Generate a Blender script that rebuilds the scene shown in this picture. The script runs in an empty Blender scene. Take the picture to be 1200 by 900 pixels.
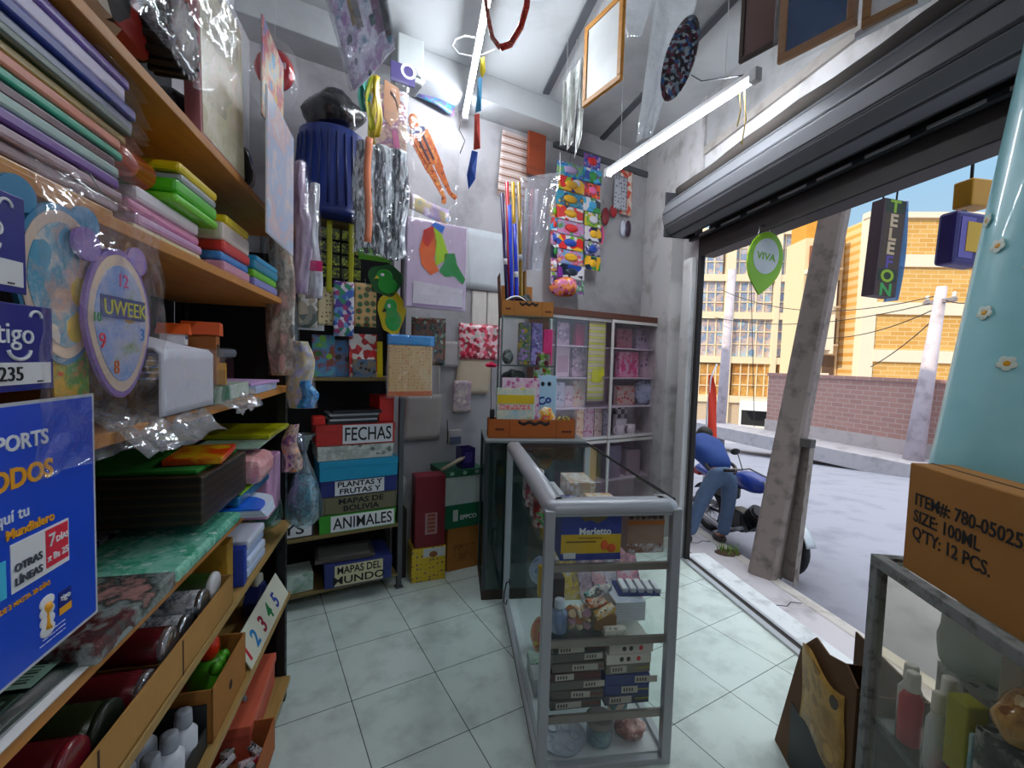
import bpy, bmesh, math, random
from mathutils import Vector, Matrix, noise
PI = math.pi
rnd = random.Random(7)
SC = bpy.context.scene
COL = SC.collection

# ---------------------------------------------------------------- camera
FPX, PITCH, ROLL, CAMH = 523.0, math.radians(3.05), math.radians(1.7), 1.57
_f = Vector((0, math.cos(PITCH), -math.sin(PITCH)))
_r0 = Vector((1, 0, 0)); _u0 = _r0.cross(_f)
_r = _r0 * math.cos(ROLL) + _u0 * math.sin(ROLL)
_u = -_r0 * math.sin(ROLL) + _u0 * math.cos(ROLL)
CAM = Vector((0, 0, CAMH))
cd = bpy.data.cameras.new('camera'); cam = bpy.data.objects.new('camera', cd); COL.objects.link(cam)
cd.sensor_fit = 'HORIZONTAL'; cd.sensor_width = 36.0; cd.lens = FPX / 1200 * 36.0
cd.clip_start = 0.02; cd.clip_end = 300
_m = Matrix((_r, _u, -_f)).transposed().to_4x4(); _m.translation = CAM
cam.matrix_world = _m
SC.camera = cam

# ---------------------------------------------------------------- light
EXPOSURE = 0.68
SUN_STRENGTH = 2.3
SKY_STRENGTH = 0.62
TUBE_STRENGTH = 64.0
w = bpy.data.worlds.new('sky'); SC.world = w; w.use_nodes = True
nt = w.node_tree; nt.nodes.clear()
out = nt.nodes.new('ShaderNodeOutputWorld'); bg = nt.nodes.new('ShaderNodeBackground')
# clear pale blue low down (the part seen past the lintel), brighter white added overhead, out of view, to light the street
geo = nt.nodes.new('ShaderNodeTexCoord'); sx = nt.nodes.new('ShaderNodeSeparateXYZ'); cr = nt.nodes.new('ShaderNodeValToRGB')
nt.links.new(geo.outputs['Generated'], sx.inputs[0]); nt.links.new(sx.outputs[2], cr.inputs[0])
ce = cr.color_ramp.elements; ce[0].position = 0.0; ce[0].color = (0.62, 0.74, 0.86, 1); ce[1].position = 0.30; ce[1].color = (0.36, 0.60, 0.82, 1)
q = ce.new(0.52); q.color = (0.50, 0.66, 0.82, 1); q = ce.new(0.75); q.color = (1.0, 1.0, 1.0, 1)
mu = nt.nodes.new('ShaderNodeMath'); mu.operation = 'POWER'; mu.inputs[1].default_value = 3.0
ad = nt.nodes.new('ShaderNodeMath'); ad.operation = 'MULTIPLY_ADD'; ad.inputs[1].default_value = 2.6; ad.inputs[2].default_value = 1.0
cl = nt.nodes.new('ShaderNodeMath'); cl.operation = 'MAXIMUM'; cl.inputs[1].default_value = 0.0; nt.links.new(sx.outputs[2], cl.inputs[0])
nt.links.new(cl.outputs[0], mu.inputs[0]); nt.links.new(mu.outputs[0], ad.inputs[0])
sm = nt.nodes.new('ShaderNodeMath'); sm.operation = 'MULTIPLY'; sm.inputs[1].default_value = SKY_STRENGTH; nt.links.new(ad.outputs[0], sm.inputs[0])
nt.links.new(cr.outputs[0], bg.inputs[0]); nt.links.new(sm.outputs[0], bg.inputs[1]); nt.links.new(bg.outputs[0], out.inputs[0])
sd = bpy.data.lights.new('sun', 'SUN'); sd.energy = SUN_STRENGTH; sd.angle = math.radians(0.6); sd.color = (1.0, 0.86, 0.62)
sun = bpy.data.objects.new('sun', sd); COL.objects.link(sun)
_sd = Vector((0.72, 0.42, -0.48)).normalized()          # the way the sunlight travels
sun.rotation_euler = (-_sd).to_track_quat('Z', 'Y').to_euler(); sun.location = (-8, -6, 14)
SC.view_settings.view_transform = 'Standard'; SC.view_settings.look = 'None'
SC.view_settings.exposure = EXPOSURE; SC.view_settings.gamma = 1.0; SC.view_settings.use_curve_mapping = False
SC.cycles.max_bounces = 12; SC.cycles.transparent_max_bounces = 40; SC.cycles.transmission_bounces = 10
SC.cycles.glossy_bounces = 5; SC.cycles.diffuse_bounces = 6; SC.cycles.sample_clamp_indirect = 6.0
SC.cycles.caustics_reflective = False; SC.cycles.caustics_refractive = False
SC.cycles.use_denoising = True

# ---------------------------------------------------------------- rays from photo pixels and the frames of the place
def ray(x, y): return _f + _r * ((x - 600) / FPX) - _u * ((y - 450) / FPX)
def at_z(x, y, z):
    d = ray(x, y); return CAM + d * ((z - CAMH) / d.z)
def at_Y(x, y, Y):
    d = ray(x, y); return CAM + d * (Y / d.y)
class Frame:                                             # front faces -y, x to the right of someone facing it, y goes in
    def __init__(s, ox, oy, deg):
        s.o = Vector((ox, oy, 0)); s.rot = math.radians(deg)
        s.ex = Vector((math.cos(s.rot), math.sin(s.rot), 0)); s.ey = Vector((-math.sin(s.rot), math.cos(s.rot), 0))
    def w(s, u, v, z): return s.o + s.ex * u + s.ey * v + Vector((0, 0, z))
    def loc(s, p): d = Vector(p) - s.o; return (d.dot(s.ex), d.dot(s.ey), p[2])
    def at(s, x, y, v=0.0):                              # pixel -> (u, z) on the vertical plane v
        d = ray(x, y); t = (s.o + s.ey * v - CAM).dot(s.ey) / d.dot(s.ey)
        q = s.loc(CAM + d * t); return q[0], q[2]
    def on(s, x, y, z): q = s.loc(at_z(x, y, z)); return q[0], q[1]
RK = Frame(-0.96, 1.92, 104)                             # the long rack on the left
BK = Frame(-0.74, 2.95, 30.6)                            # the rack in the back corner
WB = Frame(-0.74, 3.36, 30.6)                            # the back wall
CT = Frame(0.138, 1.609, 7.5)                            # the glass counter
DR = Frame(1.428, 3.546, -80.5)                          # the street doorway, seen from inside
ST = Frame(7.7, 9.3, -80.5)                              # wall across the street
RC = Frame(1.08, 1.30, -98.5 + 0)                        # the case on the right (its side towards the shop)

# ---------------------------------------------------------------- mesh building
class MB:
    def __init__(s): s.b = bmesh.new(); s.uv = None
    def _mi(s, faces, mi, smooth=False):
        for f in faces: f.material_index = mi; f.smooth = smooth
    def box(s, x0, x1, y0, y1, z0, z1, mi=0, bev=0.0, seg=2, mat=None):
        n0 = len(s.b.faces)
        r = bmesh.ops.create_cube(s.b, size=1.0)
        for v in r['verts']:
            v.co = Vector(((x0 + x1) / 2 + v.co.x * (x1 - x0), (y0 + y1) / 2 + v.co.y * (y1 - y0), (z0 + z1) / 2 + v.co.z * (z1 - z0)))
        vs = r['verts']
        if bev > 0:
            bev = min(bev, 0.45 * min(abs(x1 - x0), abs(y1 - y0), abs(z1 - z0)))
            es = list({e for v in vs for e in v.link_edges})
            q = bmesh.ops.bevel(s.b, geom=es, offset=bev, segments=seg, profile=0.5, affect='EDGES')
            vs = list({v for f in q['faces'] for v in f.verts} | {v for v in vs if v.is_valid})
        fs = {f for v in vs for f in v.link_faces}
        s._mi(fs, mi)
        if mat is not None: bmesh.ops.transform(s.b, matrix=mat, verts=vs)
        return vs
    def prism(s, pts, y0, y1, mi=0, smooth=False):       # pts in x,z ; extruded along y
        a = [s.b.verts.new((p[0], y0, p[1])) for p in pts]; c = [s.b.verts.new((p[0], y1, p[1])) for p in pts]
        n = len(pts); fs = [s.b.faces.new(a), s.b.faces.new(c[::-1])]
        sd_ = [s.b.faces.new((a[i], c[i], c[(i + 1) % n], a[(i + 1) % n])) for i in range(n)]
        s._mi(fs, mi); s._mi(sd_, mi, smooth); return a + c
    def prism_z(s, pts, z0, z1, mi=0, smooth=False):     # pts in x,y
        a = [s.b.verts.new((p[0], p[1], z0)) for p in pts]; c = [s.b.verts.new((p[0], p[1], z1)) for p in pts]
        n = len(pts); fs = [s.b.faces.new(a[::-1]), s.b.faces.new(c)]
        sd_ = [s.b.faces.new((a[i], a[(i + 1) % n], c[(i + 1) % n], c[i])) for i in range(n)]
        s._mi(fs, mi); s._mi(sd_, mi, smooth); return a + c
    def tube(s, pts, r, n=8, mi=0, closed=False):
        pts = [Vector(p) for p in pts]; rs = r if isinstance(r, (list, tuple)) else [r] * len(pts)
        rings = []; prev = None
        for i, p in enumerate(pts):
            if closed: t = pts[(i + 1) % len(pts)] - pts[i - 1]
            else: t = pts[min(i + 1, len(pts) - 1)] - pts[max(i - 1, 0)]
            t.normalize()
            if prev is None:
                a = t.cross(Vector((0, 0, 1)));
                if a.length < 1e-3: a = t.cross(Vector((1, 0, 0)))
            else:
                a = prev - t * prev.dot(t)
                if a.length < 1e-4: a = t.orthogonal()
            a.normalize(); prev = a; c = t.cross(a)
            rings.append([s.b.verts.new(p + (a * math.cos(2 * PI * k / n) + c * math.sin(2 * PI * k / n)) * rs[i]) for k in range(n)])
        fs = []
        m = len(rings)
        for i in range(m if closed else m - 1):
            A, B = rings[i], rings[(i + 1) % m]
            for k in range(n): fs.append(s.b.faces.new((A[k], A[(k + 1) % n], B[(k + 1) % n], B[k])))
        s._mi(fs, mi, True)
        if not closed:
            s._mi([s.b.faces.new(rings[0][::-1]), s.b.faces.new(rings[-1])], mi)
        return [v for R in rings for v in R]
    def cyl(s, p0, p1, r0, r1=None, n=20, mi=0): return s.tube([p0, p1], [r0, r0 if r1 is None else r1], n, mi)
    def lathe(s, prof, c=(0, 0, 0), n=20, mi=0, mat=None):        # prof (r,z); closed ends when r>0
        rings = []
        for r, z in prof:
            rings.append([s.b.verts.new((c[0] + r * math.cos(2 * PI * k / n), c[1] + r * math.sin(2 * PI * k / n), c[2] + z)) for k in range(n)])
        fs = []
        for A, B in zip(rings, rings[1:]):
            for k in range(n): fs.append(s.b.faces.new((A[k], A[(k + 1) % n], B[(k + 1) % n], B[k])))
        s._mi(fs, mi, True)
        s._mi([s.b.faces.new(rings[0][::-1]), s.b.faces.new(rings[-1])], mi)
        vs = [v for R in rings for v in R]
        if mat is not None: bmesh.ops.transform(s.b, matrix=mat, verts=vs)
        return vs
    def ball(s, c, rx, ry=None, rz=None, n=16, mi=0, mat=None):
        ry = rx if ry is None else ry; rz = rx if rz is None else rz
        r = bmesh.ops.create_uvsphere(s.b, u_segments=n, v_segments=max(6, n // 2), radius=1.0)
        for v in r['verts']: v.co = Vector((c[0] + v.co.x * rx, c[1] + v.co.y * ry, c[2] + v.co.z * rz))
        s._mi({f for v in r['verts'] for f in v.link_faces}, mi, True)
        if mat is not None: bmesh.ops.transform(s.b, matrix=mat, verts=r['verts'])
        return r['verts']
    def sheet(s, fn, nu, nv, mi=0, thick=0.0, smooth=True, mifn=None):   # fn(u,v)->co ; a skin with a back when thick
        g = [[Vector(fn(i / nu, j / nv)) for j in range(nv + 1)] for i in range(nu + 1)]
        F = [[s.b.verts.new(p) for p in row] for row in g]
        fs = []
        for i in range(nu):
            for j in range(nv):
                f = s.b.faces.new((F[i][j], F[i + 1][j], F[i + 1][j + 1], F[i][j + 1])); fs.append(f)
                f.material_index = mifn(i / nu, j / nv) if mifn else mi; f.smooth = smooth
        if thick:
            nrm = [[None] * (nv + 1) for _ in range(nu + 1)]
            for i in range(nu + 1):
                for j in range(nv + 1):
                    a = g[min(i + 1, nu)][j] - g[max(i - 1, 0)][j]; c = g[i][min(j + 1, nv)] - g[i][max(j - 1, 0)]
                    q = a.cross(c); nrm[i][j] = q.normalized() if q.length > 1e-12 else Vector((0, 1, 0))
            B = [[s.b.verts.new(g[i][j] - nrm[i][j] * thick) for j in range(nv + 1)] for i in range(nu + 1)]
            for i in range(nu):
                for j in range(nv):
                    f = s.b.faces.new((B[i][j], B[i][j + 1], B[i + 1][j + 1], B[i + 1][j])); f.smooth = smooth
                    f.material_index = mifn(i / nu, j / nv) if mifn else mi
            def q4(a, b_, c_, d): f = s.b.faces.new((a, b_, c_, d)); f.material_index = mi
            for i in range(nu):
                q4(F[i][0], B[i][0], B[i + 1][0], F[i + 1][0]); q4(F[i + 1][nv], B[i + 1][nv], B[i][nv], F[i][nv])
            for j in range(nv):
                q4(F[0][j + 1], B[0][j + 1], B[0][j], F[0][j]); q4(F[nu][j], B[nu][j], B[nu][j + 1], F[nu][j + 1])
    def build(s, name, mats, parent=None, loc=(0, 0, 0), rot=(0, 0, 0)):
        me = bpy.data.meshes.new(name)
        bmesh.ops.recalc_face_normals(s.b, faces=s.b.faces[:]) if len(s.b.faces) else None
        s.b.to_mesh(me); s.b.free()
        for m in (mats if isinstance(mats, (list, tuple)) else [mats]): me.materials.append(m)
        o = bpy.data.objects.new(name, me); COL.objects.link(o)
        if parent is not None: o.parent = parent
        o.location = loc; o.rotation_euler = rot if isinstance(rot, (tuple, list)) else (0, 0, rot)
        return o
def tag(o, label=None, cat=None, group=None, kind=None):
    if label: o['label'] = label
    if cat: o['category'] = cat
    if group: o['group'] = group
    if kind: o['kind'] = kind
    return o
def thing(name, label, cat, loc=(0, 0, 0), rot=0.0, group=None):
    o = bpy.data.objects.new(name, None); COL.objects.link(o); o.empty_display_size = 0.05
    o.location = loc; o.rotation_euler = rot if isinstance(rot, (tuple, list)) else (0, 0, rot)
    return tag(o, label, cat, group)
def solo(name, label, cat, mb, mats, loc=(0, 0, 0), rot=0.0, group=None):
    return tag(mb.build(name, mats, None, loc, rot), label, cat, group)
def struct(name, mb, mats, loc=(0, 0, 0), rot=0.0): return tag(mb.build(name, mats, None, loc, rot), kind='structure')
def text(name, body, size, m, parent, loc, rot=(PI / 2, 0, 0), ext=0.0006, align='LEFT', sx=1.0, shear=0.0, bold=0.0):
    cu = bpy.data.curves.new(name, 'FONT'); cu.body = body; cu.size = size; cu.extrude = ext; cu.align_x = align; cu.shear = shear; cu.offset = bold
    cu.resolution_u = 3
    t = bpy.data.objects.new(name, cu); COL.objects.link(t)
    me = bpy.data.meshes.new_from_object(t.evaluated_get(bpy.context.evaluated_depsgraph_get()))
    bpy.data.objects.remove(t); bpy.data.curves.remove(cu)
    me.materials.clear(); me.materials.append(m)
    o = bpy.data.objects.new(name, me); COL.objects.link(o); o.parent = parent; o.location = loc; o.rotation_euler = rot; o.scale = (sx, 1, 1)
    return o
def copy_tree(o, parent=None):
    c = o.copy(); COL.objects.link(c)
    if parent is not None: c.parent = parent
    for ch in o.children: copy_tree(ch, c)
    return c
ORD = ['first', 'second', 'third', 'fourth', 'fifth', 'sixth', 'seventh', 'eighth', 'ninth', 'tenth', 'eleventh', 'twelfth', 'thirteenth', 'fourteenth', 'fifteenth', 'sixteenth', 'seventeenth', 'eighteenth', 'nineteenth', 'twentieth']

# ---------------------------------------------------------------- materials
def lin(c):
    if isinstance(c, str):
        c = tuple(int(c[i:i + 2], 16) / 255 for i in (0, 2, 4)); g = 0.3 * c[0] + 0.59 * c[1] + 0.11 * c[2]
        c = tuple(min(1, max(0, g + (x - g) * 1.22)) for x in c)
    return tuple((x / 12.92 if x <= 0.04045 else ((x + 0.055) / 1.055) ** 2.4) for x in c[:3])
_mc = {}
def _new(name):
    m = bpy.data.materials.new(name); m.use_nodes = True
    n = m.node_tree.nodes; n.clear()
    o = n.new('ShaderNodeOutputMaterial'); p = n.new('ShaderNodeBsdfPrincipled'); m.node_tree.links.new(p.outputs[0], o.inputs[0])
    return m, n, m.node_tree.links, p, o
def mat(c, rough=0.55, metal=0.0, var=0.12, scale=9.0, bump=0.0, coat=0.0):
    k = ('m', c, rough, metal, var, scale, bump, coat)
    if k in _mc: return _mc[k]
    m, n, l, p, o = _new('paint_' + str(c))
    a = lin(c); tc = n.new('ShaderNodeTexCoord'); no = n.new('ShaderNodeTexNoise'); no.inputs['Scale'].default_value = scale; no.inputs['Detail'].default_value = 4
    l.new(tc.outputs['Object'], no.inputs['Vector'])
    mx = n.new('ShaderNodeMix'); mx.data_type = 'RGBA'
    mx.inputs[6].default_value = (*[x * (1 - var) for x in a], 1); mx.inputs[7].default_value = (*[min(1, x * (1 + var)) for x in a], 1)
    l.new(no.outputs[0], mx.inputs[0]); l.new(mx.outputs[2], p.inputs['Base Color'])
    p.inputs['Roughness'].default_value = rough; p.inputs['Metallic'].default_value = metal
    if coat: p.inputs['Coat Weight'].default_value = coat; p.inputs['Coat Roughness'].default_value = 0.1
    if bump:
        b = n.new('ShaderNodeBump'); b.inputs['Strength'].default_value = bump; b.inputs['Distance'].default_value = 0.01
        l.new(no.outputs[0], b.inputs['Height']); l.new(b.outputs[0], p.inputs['Normal'])
    _mc[k] = m; return m
def ramp(n, cols, interp='CONSTANT'):
    r = n.new('ShaderNodeValToRGB'); r.color_ramp.interpolation = interp
    e = r.color_ramp.elements
    while len(e) > 1: e.remove(e[-1])
    for i, c in enumerate(cols):
        q = e[0] if i == 0 else e.new(i / len(cols))
        q.position = i / len(cols) if interp == 'CONSTANT' else i / max(1, len(cols) - 1); q.color = (*lin(c), 1)
    return r
def prnt(cols, scale=25.0, kind='cells', rough=0.35, sx=1.0, sz=1.0, coat=0.3, trans=0.0):        # a printed picture in several inks
    k = ('p', tuple(cols), scale, kind, rough, sx, sz, coat, trans)
    if k in _mc: return _mc[k]
    m, n, l, p, o = _new('print_' + kind)
    tc = n.new('ShaderNodeTexCoord'); mp = n.new('ShaderNodeMapping'); mp.inputs['Scale'].default_value = (sx, 1, sz)
    l.new(tc.outputs['Object'], mp.inputs[0])
    nz = n.new('ShaderNodeTexNoise'); nz.inputs['Scale'].default_value = scale * 0.8; nz.inputs['Detail'].default_value = 3
    if kind == 'cells':
        t = n.new('ShaderNodeTexVoronoi'); t.inputs['Scale'].default_value = scale; l.new(mp.outputs[0], t.inputs['Vector'])
        sp = n.new('ShaderNodeSeparateColor'); l.new(t.outputs['Color'], sp.inputs[0]); src = sp.outputs[0]
    elif kind == 'noise':
        l.new(mp.outputs[0], nz.inputs['Vector'])
        mr = n.new('ShaderNodeMapRange'); mr.inputs[1].default_value = 0.3; mr.inputs[2].default_value = 0.7; l.new(nz.outputs[0], mr.inputs[0]); src = mr.outputs[0]
    elif kind == 'dots':
        t = n.new('ShaderNodeTexVoronoi'); t.inputs['Scale'].default_value = scale; t.inputs['Randomness'].default_value = 0.35; l.new(mp.outputs[0], t.inputs['Vector'])
        src = t.outputs['Distance']
    elif kind in ('stripes', 'stripesx'):
        t = n.new('ShaderNodeTexWave'); t.bands_direction = 'Z' if kind == 'stripes' else 'X'; t.inputs['Scale'].default_value = scale; t.inputs['Distortion'].default_value = 0.6
        l.new(mp.outputs[0], t.inputs['Vector']); src = t.outputs['Fac']
    elif kind == 'check':
        t = n.new('ShaderNodeTexChecker'); t.inputs['Scale'].default_value = scale; l.new(mp.outputs[0], t.inputs['Vector']); src = t.outputs['Fac']
    r = ramp(n, cols, 'LINEAR' if kind == 'noise' else 'CONSTANT'); l.new(src, r.inputs[0]); csrc = r.outputs[0]
    if kind == 'noise':                                  # little figures of the same inks scattered over a soft ground
        nz.inputs['Detail'].default_value = 6; nz.inputs['Roughness'].default_value = 0.68
        vo = n.new('ShaderNodeTexVoronoi'); vo.inputs['Scale'].default_value = scale * 2.2
        ds = n.new('ShaderNodeMix'); ds.data_type = 'VECTOR'; ds.inputs[0].default_value = 0.035
        l.new(mp.outputs[0], ds.inputs[4]); l.new(nz.outputs[1], ds.inputs[5]); l.new(ds.outputs[1], vo.inputs['Vector'])
        s2 = n.new('ShaderNodeSeparateColor'); l.new(vo.outputs['Color'], s2.inputs[0]); r2 = ramp(n, cols); l.new(s2.outputs[0], r2.inputs[0])
        gt = n.new('ShaderNodeMath'); gt.operation = 'GREATER_THAN'; gt.inputs[1].default_value = 0.52; l.new(s2.outputs[1], gt.inputs[0])
        lt = n.new('ShaderNodeMath'); lt.operation = 'LESS_THAN'; lt.inputs[1].default_value = 0.42; l.new(vo.outputs['Distance'], lt.inputs[0])
        ml = n.new('ShaderNodeMath'); ml.operation = 'MULTIPLY'; l.new(gt.outputs[0], ml.inputs[0]); l.new(lt.outputs[0], ml.inputs[1])
        m3 = n.new('ShaderNodeMix'); m3.data_type = 'RGBA'; l.new(ml.outputs[0], m3.inputs[0]); l.new(r.outputs[0], m3.inputs[6]); l.new(r2.outputs[0], m3.inputs[7]); csrc = m3.outputs[2]
    l.new(csrc, p.inputs['Base Color'])
    if trans:
        tl = n.new('ShaderNodeBsdfTranslucent'); l.new(csrc, tl.inputs[0]); ms = n.new('ShaderNodeMixShader'); ms.inputs[0].default_value = trans
        l.new(p.outputs[0], ms.inputs[1]); l.new(tl.outputs[0], ms.inputs[2]); l.new(ms.outputs[0], o.inputs[0])
    p.inputs['Roughness'].default_value = rough
    if coat: p.inputs['Coat Weight'].default_value = coat; p.inputs['Coat Roughness'].default_value = 0.15
    _mc[k] = m; return m
def film(tint='ffffff', gloss=0.22, haze=0.10, wr=30.0, bump=0.6, rough=0.08):           # thin clear plastic
    k = ('f', tint, gloss, haze, wr, bump, rough)
    if k in _mc: return _mc[k]
    m, n, l, p, o = _new('clear_film'); n.remove(p)
    tr = n.new('ShaderNodeBsdfTransparent'); tr.inputs[0].default_value = (*lin(tint), 1)
    gl = n.new('ShaderNodeBsdfGlossy'); gl.inputs['Roughness'].default_value = rough; gl.inputs[0].default_value = (.95, .97, 1, 1)
    df = n.new('ShaderNodeBsdfTranslucent'); df.inputs[0].default_value = (*lin(tint), 1)
    dd = n.new('ShaderNodeBsdfDiffuse'); dd.inputs[0].default_value = (*lin(tint), 1)
    a0 = n.new('ShaderNodeAddShader')
    m0 = n.new('ShaderNodeMixShader'); m0.inputs[0].default_value = 0.5; l.new(df.outputs[0], m0.inputs[1]); l.new(dd.outputs[0], m0.inputs[2])
    m1 = n.new('ShaderNodeMixShader'); m2 = n.new('ShaderNodeMixShader'); m1.inputs[0].default_value = haze
    tc = n.new('ShaderNodeTexCoord'); nz = n.new('ShaderNodeTexNoise'); nz.inputs['Scale'].default_value = wr; nz.inputs['Detail'].default_value = 3
    l.new(tc.outputs['Object'], nz.inputs['Vector'])
    b = n.new('ShaderNodeBump'); b.inputs['Strength'].default_value = bump; b.inputs['Distance'].default_value = 0.02; l.new(nz.outputs[0], b.inputs['Height'])
    l.new(b.outputs[0], gl.inputs['Normal'])
    lw = n.new('ShaderNodeLayerWeight'); lw.inputs['Blend'].default_value = 0.35; l.new(b.outputs[0], lw.inputs['Normal'])
    mr = n.new('ShaderNodeMapRange'); mr.inputs[3].default_value = gloss * 0.5; mr.inputs[4].default_value = min(1, gloss * 2.6); l.new(lw.outputs['Facing'], mr.inputs[0])
    l.new(tr.outputs[0], m1.inputs[1]); l.new(m0.outputs[0], m1.inputs[2])
    l.new(mr.outputs[0], m2.inputs[0]); l.new(m1.outputs[0], m2.inputs[1]); l.new(gl.outputs[0], m2.inputs[2]); l.new(m2.outputs[0], o.inputs[0])
    n.remove(a0)
    _mc[k] = m; return m
def glass(tint='fdfffe', refl=0.03):
    return film(tint, refl, 0.004, 1.0, 0.0, 0.02)
def wood(c1='c99a5b', c2='9a6b35', scale=6.0, rough=0.5):
    k = ('w', c1, c2, scale, rough)
    if k in _mc: return _mc[k]
    m, n, l, p, o = _new('wood')
    tc = n.new('ShaderNodeTexCoord'); mp = n.new('ShaderNodeMapping'); mp.inputs['Scale'].default_value = (1, 8, 8); l.new(tc.outputs['Object'], mp.inputs[0])
    nz = n.new('ShaderNodeTexNoise'); nz.inputs['Scale'].default_value = scale; nz.inputs['Detail'].default_value = 6; l.new(mp.outputs[0], nz.inputs['Vector'])
    r = ramp(n, [c2, c1, c1], 'LINEAR'); l.new(nz.outputs[0], r.inputs[0]); l.new(r.outputs[0], p.inputs['Base Color']); p.inputs['Roughness'].default_value = rough
    _mc[k] = m; return m
def emis(c, s):
    m, n, l, p, o = _new('tube_glow'); n.remove(p); e = n.new('ShaderNodeEmission'); e.inputs[0].default_value = (*lin(c), 1); e.inputs[1].default_value = s
    l.new(e.outputs[0], o.inputs[0]); return m
METAL = mat('9b9ba0', 0.35, 0.85, 0.08); DARKMETAL = mat('26282c', 0.5, 0.4); ALU = mat('b9bbc0', 0.42, 0.35, 0.05)
CARD = mat('a5743f', 0.8, 0, 0.12, 14); CARDD = mat('7d5730', 0.85, 0, 0.12); WHITE = mat('e8e8ea', 0.5, 0, 0.04); BLACK = mat('111215', 0.5); INK = mat('17181c', 0.7, 0, 0)
WOODL = wood('c08a4e', '8a5a2a'); WOODD = wood('7a4a24', '4a2a14')
FILM = film('ffffff', 0.07, 0.02, 14, 0.3); FILMW = film('ffffff', 0.065, 0.02, 18, 0.4); GLASS = glass()

# ================================================================ THE SETTING
def line_x(p, d, q, e):
    den = d.x * e.y - d.y * e.x; t = ((q.x - p.x) * e.y - (q.y - p.y) * e.x) / den
    return Vector((p.x + d.x * t, p.y + d.y * t, 0))
LW0 = RK.w(0, 0.46, 0)
c_lb = line_x(LW0, RK.ex, WB.o, WB.ex)
c_rb = WB.w(2.686, 0, 0)
c_dr = DR.w(0, 0, 0); c_de = DR.w(2.7, 0, 0); c_rn = DR.w(5.2, 0, 0)
c_ln = LW0 - RK.ex * 3.9
room = [c_lb, c_rb, c_dr, c_rn, c_ln]
CEIL = 3.65
# floor: square pale tiles laid parallel to the back wall
m, n, l, p, o = _new('floor_tiles')
tc = n.new('ShaderNodeTexCoord'); mp = n.new('ShaderNodeMapping'); mp.inputs['Location'].default_value = (-0.0022, -0.0285, 0); l.new(tc.outputs['Object'], mp.inputs[0])
br = n.new('ShaderNodeTexBrick'); br.offset = 0.0; br.inputs['Scale'].default_value = 1.0; br.inputs['Mortar Size'].default_value = 0.0022
br.inputs['Brick Width'].default_value = 0.4; br.inputs['Row Height'].default_value = 0.4; br.inputs['Mortar Smooth'].default_value = 0.2
br.inputs['Color1'].default_value = (*lin('dae5e0'), 1); br.inputs['Color2'].default_value = (*lin('e2ebe7'), 1); br.inputs['Mortar'].default_value = (*lin('5a625f'), 1)
l.new(mp.outputs[0], br.inputs['Vector'])
nz = n.new('ShaderNodeTexNoise'); nz.inputs['Scale'].default_value = 5.0; nz.inputs['Detail'].default_value = 8; nz.inputs['Roughness'].default_value = 0.62; l.new(tc.outputs['Object'], nz.inputs['Vector'])
rp = ramp(n, ['7c8583', 'e6eae8', 'ffffff'], 'LINEAR'); rp.color_ramp.elements[0].position = 0.3; rp.color_ramp.elements[1].position = 0.52
l.new(nz.outputs[0], rp.inputs[0])
mx = n.new('ShaderNodeMix'); mx.data_type = 'RGBA'; mx.blend_type = 'MULTIPLY'; mx.inputs[0].default_value = 0.42
l.new(br.outputs['Color'], mx.inputs[6]); l.new(rp.outputs[0], mx.inputs[7]); l.new(mx.outputs[2], p.inputs['Base Color'])
p.inputs['Roughness'].default_value = 0.24
bp = n.new('ShaderNodeBump'); bp.inputs['Strength'].default_value = 0.4; bp.inputs['Distance'].default_value = 0.002; bp.invert = True; l.new(br.outputs['Fac'], bp.inputs['Height']); l.new(bp.outputs[0], p.inputs['Normal'])
FLOORM = m
R = Matrix.Rotation(-WB.rot, 3, 'Z')
mb = MB(); fp = [R @ q for q in (c_lb, c_rb, c_dr, c_rn, c_ln)]
mb.prism_z([(q.x, q.y) for q in fp], -0.12, 0.0); struct('floor', mb, FLOORM, rot=WB.rot)

def plaster(c1, c2, sc=2.2, name='plaster'):
    m, n, l, p, o = _new(name)
    tc = n.new('ShaderNodeTexCoord'); nz = n.new('ShaderNodeTexNoise'); nz.inputs['Scale'].default_value = sc; nz.inputs['Detail'].default_value = 8; nz.inputs['Roughness'].default_value = 0.6
    l.new(tc.outputs['Object'], nz.inputs['Vector']); r = ramp(n, [c2, c1, c1], 'LINEAR'); r.color_ramp.elements[0].position = 0.3
    l.new(nz.outputs[0], r.inputs[0]); l.new(r.outputs[0], p.inputs['Base Color']); p.inputs['Roughness'].default_value = 0.8
    b = n.new('ShaderNodeBump'); b.inputs['Strength'].default_value = 0.25; b.inputs['Distance'].default_value = 0.01; l.new(nz.outputs[0], b.inputs['Height']); l.new(b.outputs[0], p.inputs['Normal'])
    return m
PLW = plaster('b3b1b4', '8f8d90'); PLC = plaster('b6b8ba', '9a9c9e', 1.4); PLO = plaster('c6c4c5', '969290', 4.0, 'peeling_plaster'); CONC = plaster('9c9692', '6c6663', 6.0, 'concrete')
def wall(name, a, b, z0, z1, th, m, side=1):
    d = (b - a); L = d.length; mb = MB(); mb.box(0, L, 0 if side > 0 else -th, th if side > 0 else 0, z0, z1)
    return struct(name, mb, m, (a.x, a.y, 0), math.atan2(d.y, d.x))
wall('wall_back', c_lb - WB.ex * 0.2, c_rb + WB.ex * 0.3, -0.1, CEIL, 0.2, PLW)
wall('wall_left', c_ln, c_lb + RK.ex * 0.2, -0.1, CEIL, 0.2, PLW)
mb = MB(); mb.prism_z([(q.x, q.y) for q in (c_rb + Vector((0, .25, 0)), c_rb, c_dr, DR.w(-.005, .03, 0), DR.w(-.42, .245, 0), c_rb + Vector((.25, .25, 0)))], -0.45, CEIL); struct('wall_right', mb, PLO)
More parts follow.
